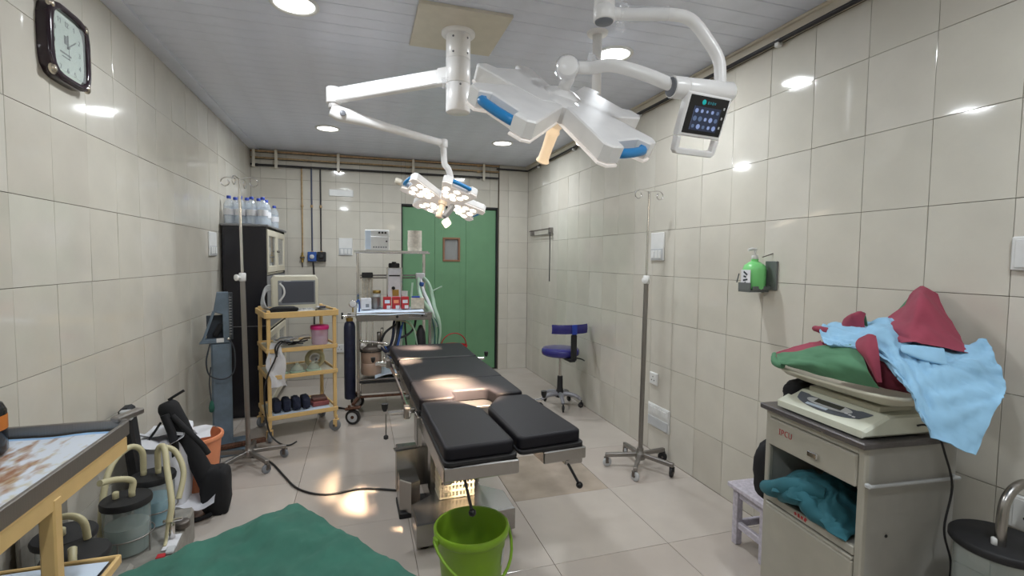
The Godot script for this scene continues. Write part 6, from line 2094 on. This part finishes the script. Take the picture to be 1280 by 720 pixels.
# ---------------------------------------------------------------- left side: clock, steel table, suction, bin, covered trolley
func build_clock() -> void:
	var t := thing("wall_clock", "square wall clock with a dark rim and gold corners on the left wall", "clock", V(XL, 2.195, -2.405))
	t.transform = frame(V(XL, 2.195, -2.405), V(1, 0, 0))
	# local: x towards the viewer's side (+z world is left), y up, z out of the wall
	var s := 0.145
	var out := []
	var inn := []
	for k in 32:
		var a := TAU * (k + 0.5) / 32.0
		var c := V(cos(a), sin(a), 0)
		var m := maxf(absf(c.x), absf(c.y))
		var q := 1.0 / pow(pow(absf(c.x), 4.4) + pow(absf(c.y), 4.4), 1.0 / 4.4)
		out.append(Vector2(c.x, c.y) * q * s)
		inn.append(Vector2(c.x, c.y) * q * (s - 0.026))
	var rows := []
	for st in [[1.0, 0.0, out], [1.0, 0.03, out], [0.975, 0.042, out], [1.03, 0.044, inn], [1.0, 0.036, inn], [1.0, 0.024, inn]]:
		var row := PackedVector3Array()
		for p in st[2]:
			row.append(V(p.x * st[0], p.y * st[0], st[1]))
		rows.append(row)
	var rm := MB.new()
	rm.grid(rows, true)
	obj("rim", rm, M.clock_rim, t)
	var fm := MB.new()
	fm.prism(inn, 0.006, 0.026, 0.0)
	obj("face", fm, M.clock_face, t)
	var hrs := Node3D.new()
	add(hrs, "numerals", t)
	for k in range(1, 13):
		var a := PI / 2 - TAU * k / 12.0
		var c := Vector2(cos(a), sin(a))
		var q := 1.0 / pow(pow(absf(c.x), 6.0) + pow(absf(c.y), 6.0), 1.0 / 6.0)
		var p := c * q * 0.088
		text(str(k), 0.026, M.clock_ink, hrs, Transform3D(Basis(), V(p.x, p.y, 0.0268)), "numeral", 0.001)
	obj("hand", bx(V(0, 0.022, 0.0285), V(0.006, 0.05, 0.0015), 0.0, Basis(V(0, 0, 1), -0.06)), M.clock_ink, t)
	obj("hand", bx(V(0.026, 0.02, 0.03), V(0.004, 0.075, 0.0015), 0.0, Basis(V(0, 0, 1), -0.95)), M.clock_ink, t)
	obj("second_hand", bx(V(0.0, 0.0, 0.0315), V(0.0012, 0.095, 0.001), 0.0, Basis(V(0, 0, 1), 0.05)), M.clock_ink, t)
	obj("pivot", cyl(V(0, 0, 0.027), 0.005, 0.007, 0.001, 12, V(0, 0, 1)), M.clock_ink, t)
	obj("emblem", bx(V(-0.012, 0.026, 0.0268), V(0.016, 0.032, 0.001)), M.clock_ink, t)
	obj("print_line", bx(V(-0.012, -0.028, 0.0268), V(0.075, 0.006, 0.0008)), M.clock_ink, t)
	obj("print_line", bx(V(-0.01, -0.041, 0.0268), V(0.055, 0.004, 0.0008)), M.clock_ink, t)
	for sx in [-1.0, 1.0]:
		for sy in [-1.0, 1.0]:
			obj("corner_cap", _ball(V(sx * (s - 0.027), sy * (s - 0.027), 0.034), V(0.022, 0.022, 0.0115)), M.clock_gold, t)
	obj("glass", bx(V(0, 0, 0.0375), V(0.21, 0.21, 0.002)), M.clear_glass, t)

func build_left() -> void:
	# ----- cream steel table with a stained sheet, left foreground
	var t := thing("instrument_table", "cream steel table with a raised steel rim, left foreground against the wall", "table", V(-0.905, 0, -1.2))
	var w := 0.19      # half width in x
	var z0 := -0.63    # far end (local)
	var z1 := 0.62
	var y := 0.83
	obj("top_plate", bx(V(0, y - 0.012, (z0 + z1) / 2), V(2 * w, 0.012, z1 - z0), 0.002), M.steel_dull, t)
	obj("rim", bx(V(w, y + 0.004, (z0 + z1) / 2), V(0.012, 0.045, z1 - z0), 0.002), M.steel_dull, t)
	obj("rim", bx(V(-w, y + 0.012, (z0 + z1) / 2), V(0.012, 0.06, z1 - z0), 0.002), M.steel_dull, t)
	obj("rim", bx(V(0, y + 0.006, z0), V(2 * w, 0.05, 0.012), 0.002), M.steel_dull, t)
	obj("rim", bx(V(0, y + 0.006, z1), V(2 * w, 0.05, 0.012), 0.002), M.steel_dull, t)
	obj("corner_handle", bx(V(w - 0.015, y + 0.03, z0 - 0.045), V(0.03, 0.02, 0.11), 0.004, Basis(Vector3.UP, -0.3)), M.steel_dull, t)
	obj("frame_bar", bx(V(w - 0.012, y - 0.045, (z0 + z1) / 2), V(0.03, 0.048, z1 - z0 - 0.02), 0.003), M.cream_paint, t)
	obj("frame_bar", bx(V(-w + 0.012, y - 0.045, (z0 + z1) / 2), V(0.03, 0.048, z1 - z0 - 0.02), 0.003), M.cream_paint, t)
	obj("frame_bar", bx(V(0, y - 0.045, z0 + 0.02), V(2 * w - 0.05, 0.048, 0.03), 0.003), M.cream_paint, t)
	for s in [V(w - 0.012, 0, -0.24), V(-w + 0.012, 0, -0.24), V(w - 0.012, 0, z1 - 0.04), V(-w + 0.012, 0, z1 - 0.04)]:
		obj("leg", bx(V(s.x, y / 2 - 0.01, s.z), V(0.034, y - 0.06, 0.034), 0.004), M.cream_paint, t)
		obj("leg_tip", cyl(V(s.x, 0, s.z), 0.022, 0.03, 0.003, 12), M.rubber, t)
	obj("lower_shelf", bx(V(0, 0.44, 0.03), V(2 * w, 0.01, 1.14), 0.002), M.steel_dull, t)
	obj("shelf_rim", bx(V(0, 0.447, -0.545), V(2 * w + 0.01, 0.03, 0.012), 0.003), M.cream_paint, t)
	obj("shelf_rim", bx(V(w, 0.447, 0.03), V(0.012, 0.03, 1.14), 0.003), M.cream_paint, t)
	var sh := thing("stained_sheet", "white blue-edged sheet with brown rust stains on the steel table", "sheet", V(-0.905, y - 0.005, -1.2))
	var g := []
	for i in 9:
		var row := []
		for j in 5:
			var u := j / 4.0
			var v := i / 8.0
			row.append(V(lerpf(w - 0.012, -w + 0.012, 1 - u) , 0.005 + 0.003 * sin(i * 1.7 + j * 2.1), lerpf(z1 - 0.02, z0 + 0.02, v)))
		g.append(row)
	var sm := MB.new()
	sm.sheet(net(g, 4), 0.0015)
	obj("cloth", sm, stain_mat(), sh)
	var lt := thing("shelf_liner", "pale blue sheet on the lower shelf of the steel table", "sheet", V(-0.905, 0.449, -1.17))
	var lm := MB.new()
	var lg := []
	for i in 7:
		var row := []
		for j in 4:
			row.append(V(-0.175 + j * 0.115, 0.006 + 0.003 * sin(i * 2.1 + j * 1.3), 0.5 - i * 0.177))
		lg.append(row)
	lm.sheet(net(lg, 4), 0.0015)
	obj("cloth", lm, M.sheet_bluewhite, lt)
	# dark bottle at the left picture edge
	var b := thing("dark_bottle", "dark bottle with an orange label on the steel table, at the left edge", "bottle", V(-0.995, y + 0.004, -1.66))
	obj("glass", turned(Vector3.ZERO, [Vector2(0, 0), Vector2(0.058, 0), Vector2(0.064, 0.01), Vector2(0.064, 0.12), Vector2(0.056, 0.14), Vector2(0.03, 0.155), Vector2(0.022, 0.16), Vector2(0.022, 0.17), Vector2(0, 0.171)], 28), M.black_gloss, b)
	obj("label_band", turned(Vector3.ZERO, [Vector2(0.0645, 0.07), Vector2(0.065, 0.074), Vector2(0.065, 0.105), Vector2(0.0645, 0.11)], 28), M.orange_label, b)
	obj("cap", cyl(V(0, 0.171, 0), 0.026, 0.024, 0.004, 18), M.silver, b)

	# ----- suction machines with jars
	var s := thing("suction_machine", "grey suction machine with two glass jars and cream hoses beside the steel table", "suction machine", V(-0.915, 0, -2.4), 0.1)
	var body := MB.new()
	body.xf = Transform3D(Basis(V(0, 0, 1), V(0, 1, 0), V(-1, 0, 0)), Vector3.ZERO)
	body.prism([Vector2(-0.26, 0.0), Vector2(0.26, 0.0), Vector2(0.26, 0.14), Vector2(0.2, 0.16), Vector2(-0.26, 0.16)], -0.16, 0.16, 0.01)
	obj("casing", body, M.suction_grey, s)
	obj("label_plate", bx(V(0.135, 0.165, 0.06), V(0.05, 0.004, 0.12), 0.001), M.paper, s)
	obj("label_plate", bx(V(0.163, 0.09, 0.1), V(0.004, 0.06, 0.1), 0.001), M.paper, s)
	obj("switch", bx(V(0.12, 0.168, 0.17), V(0.03, 0.012, 0.03), 0.003), M.red_box, s)
	obj("switch", bx(V(0.145, 0.168, 0.13), V(0.03, 0.012, 0.05), 0.003), M.silver, s)
	for q in [V(-0.02, 0.162, 0.05), V(0.02, 0.162, -0.17)]:
		var j := Node3D.new()
		add(j, "jar", s)
		j.position = q
		obj("glass", turned(Vector3.ZERO, [Vector2(0, 0), Vector2(0.075, 0), Vector2(0.081, 0.008), Vector2(0.081, 0.2), Vector2(0.076, 0.206)], 28), M.jar_glass, j)
		obj("fluid", turned(V(0, 0.004, 0), [Vector2(0, 0), Vector2(0.074, 0), Vector2(0.075, 0.11), Vector2(0, 0.111)], 24), M.water_blue_grey if q.z > 0 else M.water_blue, j)
		obj("lid", turned(V(0, 0.2, 0), [Vector2(0.082, -0.006), Vector2(0.088, -0.004), Vector2(0.09, 0.012), Vector2(0.086, 0.022), Vector2(0, 0.026)], 28), M.black_matte, j)
		obj("spigot", cyl(V(0.02, 0.222, 0.0), 0.012, 0.03, 0.003, 12), M.hose_cream, j)
		obj("spigot", cyl(V(-0.035, 0.222, 0.0), 0.012, 0.03, 0.003, 12), M.hose_cream, j)
		var cg := Node3D.new()
		add(cg, "wire_cage", s)
		cg.position = q
		for k in 5:
			var a := TAU * k / 5.0 + 0.4
			obj("wire", rod(V(cos(a), 0, sin(a)) * 0.092, V(cos(a), 0, sin(a)) * 0.092 + V(0, 0.075, 0), 0.003, 6), M.steel_dull, cg)
		var ring := []
		for k in 21:
			ring.append(V(cos(TAU * k / 20.0) * 0.092, 0.072, sin(TAU * k / 20.0) * 0.092))
		var rm := MB.new()
		rm.tube(ring, 0.003, 6, false)
		obj("wire", rm, M.steel_dull, cg)
	obj("hose", hose([V(0.0, 0.41, 0.05), V(0.0, 0.45, 0.045), V(-0.04, 0.48, 0.09), V(-0.07, 0.5, 0.16)], 0.0125, 10), M.hose_cream, s)
	obj("hose", hose([V(-0.015, 0.41, -0.17), V(-0.02, 0.5, -0.17), V(-0.06, 0.53, -0.14), V(-0.1, 0.48, -0.05), V(-0.11, 0.35, 0.02), V(-0.11, 0.2, 0.05)], 0.0125, 10), M.hose_cream, s)
	obj("hose", hose([V(0.04, 0.41, -0.17), V(0.045, 0.5, -0.16), V(0.075, 0.515, -0.13), V(0.1, 0.43, -0.06), V(0.13, 0.32, 0.02), V(0.125, 0.25, 0.05)], 0.0125, 10), M.hose_cream, s)
	obj("hose", hose([V(0.045, 0.5, -0.2), V(0.1, 0.47, -0.2), V(0.14, 0.38, -0.16), V(0.13, 0.28, -0.1)], 0.012, 10), M.hose_cream, s)
	obj("hose", hose([V(0.13, 0.3, 0.03), V(0.12, 0.25, 0.04), V(0.115, 0.18, 0.06), V(0.115, 0.165, 0.09)], 0.007, 8), M.hose_cream, s)
	obj("tap", cyl(V(0.13, 0.165, 0.03), 0.012, 0.09, 0.003, 12), M.chrome, s)
	obj("tap_cross", rod(V(0.1, 0.245, 0.03), V(0.17, 0.25, 0.035), 0.008, 10), M.chrome, s)
	obj("gauge", cyl(V(0.15, 0.165, -0.06), 0.03, 0.03, 0.004, 20), M.iron, s)

	var s2 := thing("suction_machine", "suction machine with black-lidded jars under the steel table", "suction machine", V(-0.945, 0, -1.95), 0.05)
	obj("casing", bx(V(0, 0.12, 0), V(0.28, 0.24, 0.3), 0.012), M.suction_grey, s2)
	for q in [V(-0.02, 0.243, -0.04), V(0.07, 0.243, 0.11)]:
		var j := Node3D.new()
		add(j, "jar", s2)
		j.position = q
		obj("glass", turned(Vector3.ZERO, [Vector2(0, 0), Vector2(0.07, 0), Vector2(0.075, 0.008), Vector2(0.075, 0.17), Vector2(0.07, 0.176)], 28), M.jar_glass, j)
		obj("lid", turned(V(0, 0.172, 0), [Vector2(0.078, 0.0), Vector2(0.088, 0.002), Vector2(0.09, 0.014), Vector2(0.085, 0.022), Vector2(0, 0.024)], 28), M.black_matte, j)
		obj("spigot", cyl(V(0.0, 0.195, 0.02), 0.012, 0.028, 0.003, 12), M.hose_cream, j)
	obj("hose", hose([V(-0.04, 0.44, -0.02), V(-0.035, 0.5, 0.0), V(0.02, 0.52, 0.02), V(0.06, 0.5, 0.03), V(0.07, 0.44, 0.03)], 0.011, 10), M.hose_cream, s2)
	obj("hose", hose([V(0.07, 0.46, 0.13), V(0.09, 0.42, 0.18), V(0.1, 0.3, 0.2), V(0.12, 0.2, 0.2)], 0.011, 10), M.hose_cream, s2)

	# grey panel leaning between the table and the wall
	var gp := thing("grey_panel", "grey metal panel with a dark round knob leaning behind the suction jars", "panel", V(-1.09, 0.0, -2.12), 0.0)
	obj("plate", bx(V(0, 0.31, 0), V(0.014, 0.62, 0.28), 0.004, Basis(V(0, 0, 1), 0.02)), M.suction_grey, gp)
	obj("edge_strip", bx(V(0.002, 0.628, 0), V(0.018, 0.012, 0.28), 0.003), M.steel_dull, gp)
	obj("knob", cyl(V(0.006, 0.56, 0.03), 0.04, 0.02, 0.005, 20, V(1, 0.0, 0)), M.black_matte, gp)

	# ----- orange bin with papers, black tripod bag leaning on it
	var ob := thing("waste_bin", "orange plastic waste bin full of papers by the left wall", "bin", V(-0.915, 0, -3.135), 0.1)
	obj("body", turned(Vector3.ZERO, [Vector2(0, 0.005), Vector2(0.105, 0.0), Vector2(0.112, 0.01), Vector2(0.142, 0.34), Vector2(0.152, 0.345), Vector2(0.155, 0.36), Vector2(0.152, 0.37), Vector2(0.14, 0.37), Vector2(0.136, 0.35), Vector2(0.107, 0.02), Vector2(0, 0.014)], 32), M.orange_plastic, ob)
	var pp := thing("waste_paper", "crumpled white papers on top of the orange bin", "paper", V(-0.93, 0.372, -3.135))
	obj("sheet", _crumpled(V(0.02, 0.01, 0.0), 0.2, 31), M.paper, pp)
	obj("sheet", _crumpled(V(-0.05, 0.03, 0.05), 0.18, 32), M.paper, pp)
	var wb := thing("plastic_bag", "white plastic bag of papers slumped in front of the orange bin", "bag", V(-0.985, 0, -2.88))
	obj("bag", _cushion(V(0, 0.21, 0), V(0.25, 0.46, 0.17), 41), M.bag_white, wb)
	obj("paper", _crumpled(V(0.0, 0.44, 0.02), 0.24, 33), M.paper, wb)
	obj("paper", _crumpled(V(0.02, 0.48, -0.04), 0.2, 34), M.paper, wb)
	obj("loose_sheet", _crumpled(V(0.15, 0.1, 0.0), 0.2, 35), M.bag_white, wb)
	var tb := thing("tripod_bag", "long black carrying bag leaning against the orange bin", "bag", V(-0.76, 0.0, -2.93))
	var c0 := V(-0.19, 0.6, 0.03)
	var c1 := V(0.0, 0.11, 0.0)
	obj("bag", _roll2([c0 + V(-0.012, 0.03, 0), c0, c0.lerp(c1, 0.2), c0.lerp(c1, 0.5), c0.lerp(c1, 0.8), c1], [0.03, 0.05, 0.05, 0.043, 0.048, 0.055]), M.black_fabric, tb)
	obj("bag_end", _cushion(V(0.012, 0.125, 0.0), V(0.14, 0.27, 0.13), 44), M.black_fabric, tb)
	obj("strap", hose([c0 + V(0.03, -0.03, 0.05), V(-0.1, 0.5, 0.09), V(-0.03, 0.42, 0.1), V(0.0, 0.36, 0.09)], 0.014, 8), M.black_fabric, tb)
	obj("strap", hose([c0 + V(0.0, -0.02, 0.06), V(-0.15, 0.45, 0.1), V(-0.15, 0.33, 0.1), V(-0.155, 0.26, 0.09)], 0.02, 8), M.black_fabric, tb)
	obj("strap_tip", hose([c0 + V(0.0, 0.04, 0.0), c0 + V(0.03, 0.06, 0.0), c0 + V(0.07, 0.085, 0.0)], 0.007, 7), M.black_fabric, tb)
	obj("thin_strap", hose([c0 + V(-0.02, -0.06, 0.05), V(-0.26, 0.46, 0.1), V(-0.32, 0.42, 0.1)], 0.006, 7), M.black_fabric, tb)
	obj("buckle_tail", hose([V(0.0, 0.02, 0.06), V(-0.05, 0.016, 0.09), V(-0.09, 0.016, 0.1)], 0.012, 7), M.black_fabric, tb)
	# dark frame leaning by the table's far corner
	var df := thing("black_case", "dark flat case leaning on the wall behind the steel table", "case", V(-1.03, 0.0, -2.72), 0.1)
	obj("case", bx(V(0, 0.34, 0), V(0.05, 0.66, 0.09), 0.012, Basis(V(0, 0, 1), 0.1)), M.black_matte, df)
	obj("clasp", bx(V(-0.02, 0.64, 0.05), V(0.05, 0.05, 0.02), 0.006), M.silver, df)

	# ----- instrument trolley under a green drape, front centre
	var gt := thing("covered_trolley", "steel trolley standing under the green drape in the foreground", "trolley", V(-0.18, 0, -1.42), 0.61)
	# local: far right corner at the origin, x to the left edge (-), z towards the viewer
	var a := 0.56
	var bb := 0.7
	obj("top", bx(V(-a / 2, 0.672, bb / 2), V(a - 0.02, 0.02, bb - 0.02), 0.004), M.steel_dull, gt)
	for q in [V(-0.03, 0, 0.03), V(-a + 0.03, 0, 0.03), V(-0.03, 0, bb - 0.03), V(-a + 0.03, 0, bb - 0.03)]:
		obj("leg", rod(q + V(0, 0.06, 0), q + V(0, 0.665, 0), 0.012, 10), M.steel_dull, gt)
		caster(gt, q, 0.028, 0.4, M.rubber, M.iron)
	obj("shelf", bx(V(-a / 2, 0.25, bb / 2), V(a - 0.05, 0.012, bb - 0.05), 0.002), M.steel_dull, gt)
	var gd := thing("green_drape", "dark green cloth drape covering the foreground trolley", "drape", V(-0.18, 0.684, -1.42), 0.61)
	var f := FastNoiseLite.new()
	f.seed = 77
	f.frequency = 4.5
	f.fractal_type = FastNoiseLite.FRACTAL_RIDGED
	f.fractal_octaves = 2
	var P := []
	var N := 84
	var over := 0.3
	for i in N + 1:
		var row := PackedVector3Array()
		for k in N + 1:
			var px := lerpf(over, -a - over, 1.0 - k / float(N))
			var pz := lerpf(bb + over, -over, i / float(N))
			px = lerpf(-a - over, over, k / float(N))
			var ex := maxf(0.0, maxf(px, -a - px))
			var ez := maxf(0.0, maxf(-pz, pz - bb))
			var hx := clampf(px, -a, 0.0)
			var hz := clampf(pz, 0.0, bb)
			var drop := Vector2(ex, ez).length()
			var bend := 0.03 * (1.0 - exp(-drop / 0.03))
			var dir := Vector2(signf(px - hx) * ex, signf(pz - hz) * ez)
			if drop > 0:
				dir = dir / drop
			var wv := 0.02 * sin((px + pz) * 22.0) * clampf(drop / 0.2, 0, 1)
			var wr := 0.011 * f.get_noise_2d(px + 0.4 * pz, pz * 0.5) + 0.004 * f.get_noise_2d(px * 2.3 + 5.0, pz * 2.3)
			# shallow folds fanning out from the far corner, a raised ridge along one edge
			var fo := 0.011 * sin((px * 0.6 + pz) * 30.0 + 2.0 * f.get_noise_2d(px * 2.0, pz * 2.0)) * clampf(0.5 - absf(pz - 0.22) * 1.5, 0, 0.5)
			var lump := 0.022 * exp(-pow((px + 0.09) / 0.05, 2.0)) * exp(-pow((pz - 0.06) / 0.11, 2.0))
			var yy: float = 0.004 + 0.006 + wr + fo + lump - maxf(0.0, drop - 0.02)
			if drop > 0.0:
				yy = minf(yy, 0.012 + wr * exp(-drop * 10.0))
				yy -= 0.012 * (1.0 - exp(-drop / 0.02))
			row.append(V(hx + dir.x * (bend + wv + 0.012), yy, hz + dir.y * (bend + wv + 0.012)))
		P.append(row)
	var gm := MB.new()
	gm.sheet(P, 0.002)
	obj("cloth", gm, M.drape_green, gd)

func _crumpled(c: Vector3, s: float, sd: int) -> MB:
	var r := RandomNumberGenerator.new()
	r.seed = sd
	var g := []
	for i in 4:
		var row := []
		for j in 4:
			row.append(c + V((j - 1.5) * s / 3 + r.randf_range(-0.2, 0.2) * s / 3, r.randf_range(-0.12, 0.16) * s, -(i - 1.5) * s / 3.6 + r.randf_range(-0.2, 0.2) * s / 3))
		g.append(row)
	var m := MB.new()
	m.sheet(net(g, 3), 0.001)
	return m

func _roll2(pts: Array, rr: Array) -> MB:
	var c := curve(pts, 5)
	var r := []
	for i in c.size():
		var t := float(i) / (c.size() - 1) * (rr.size() - 1)
		var k := mini(int(t), rr.size() - 2)
		r.append(lerpf(rr[k], rr[k + 1], t - k))
	var m := MB.new()
	m.tube(c, r, 14)
	return m

func stain_mat() -> StandardMaterial3D:
	var im := Image.create(256, 512, false, Image.FORMAT_RGB8)
	var f := FastNoiseLite.new()
	f.seed = 12
	f.frequency = 0.02
	f.fractal_octaves = 5
	var f2 := FastNoiseLite.new()
	f2.seed = 99
	f2.frequency = 0.05
	for y in 512:
		for x in 256:
			var base := Color(0.80, 0.83, 0.87)
			# stain patches: rusty, with their own outline
			var v := y / 512.0          # 0 at the far end
			var u := x / 256.0
			var k := f.get_noise_2d(x * 1.4, y * 0.9) * 0.9 + 0.75 - 1.5 * absf(u - 0.45) - 2.6 * absf(v - 0.27)
			var st := clampf(k * 1.7, 0.0, 1.0)
			st *= 0.75 + 0.35 * f2.get_noise_2d(x * 2.0, y * 0.7)
			var c := base.lerp(Color(0.52, 0.31, 0.17), clampf(st, 0, 0.95))
			var k2 := f2.get_noise_2d(x * 0.8 + 90, y * 0.8) + 0.12 - 1.2 * absf(v - 0.36)
			c = c.lerp(Color(0.72, 0.66, 0.50), clampf(k2, 0, 0.5))
			if u < 0.07 + 0.02 * f2.get_noise_1d(y * 1.0) or v < 0.02:
				c = c.lerp(Color(0.45, 0.66, 0.86), 0.7)
			im.set_pixel(x, y, c)
	im.generate_mipmaps()
	var m := StandardMaterial3D.new()
	m.resource_name = "stained_sheet"
	m.albedo_texture = ImageTexture.create_from_image(im)
	m.roughness = 0.45
	return m

func _ready() -> void:
	rng.seed = 20240611
	setup_view()
	make_materials()
	build_room()
	build_downlights()
	build_pipes()
	build_fittings()
	build_lamps()
	build_table()
	build_bucket()
	build_cupboard()
	build_bottles()
	build_stands()
	build_trolley()
	build_anaesthesia()
	build_stool()
	build_right()
	build_clock()
	build_left()
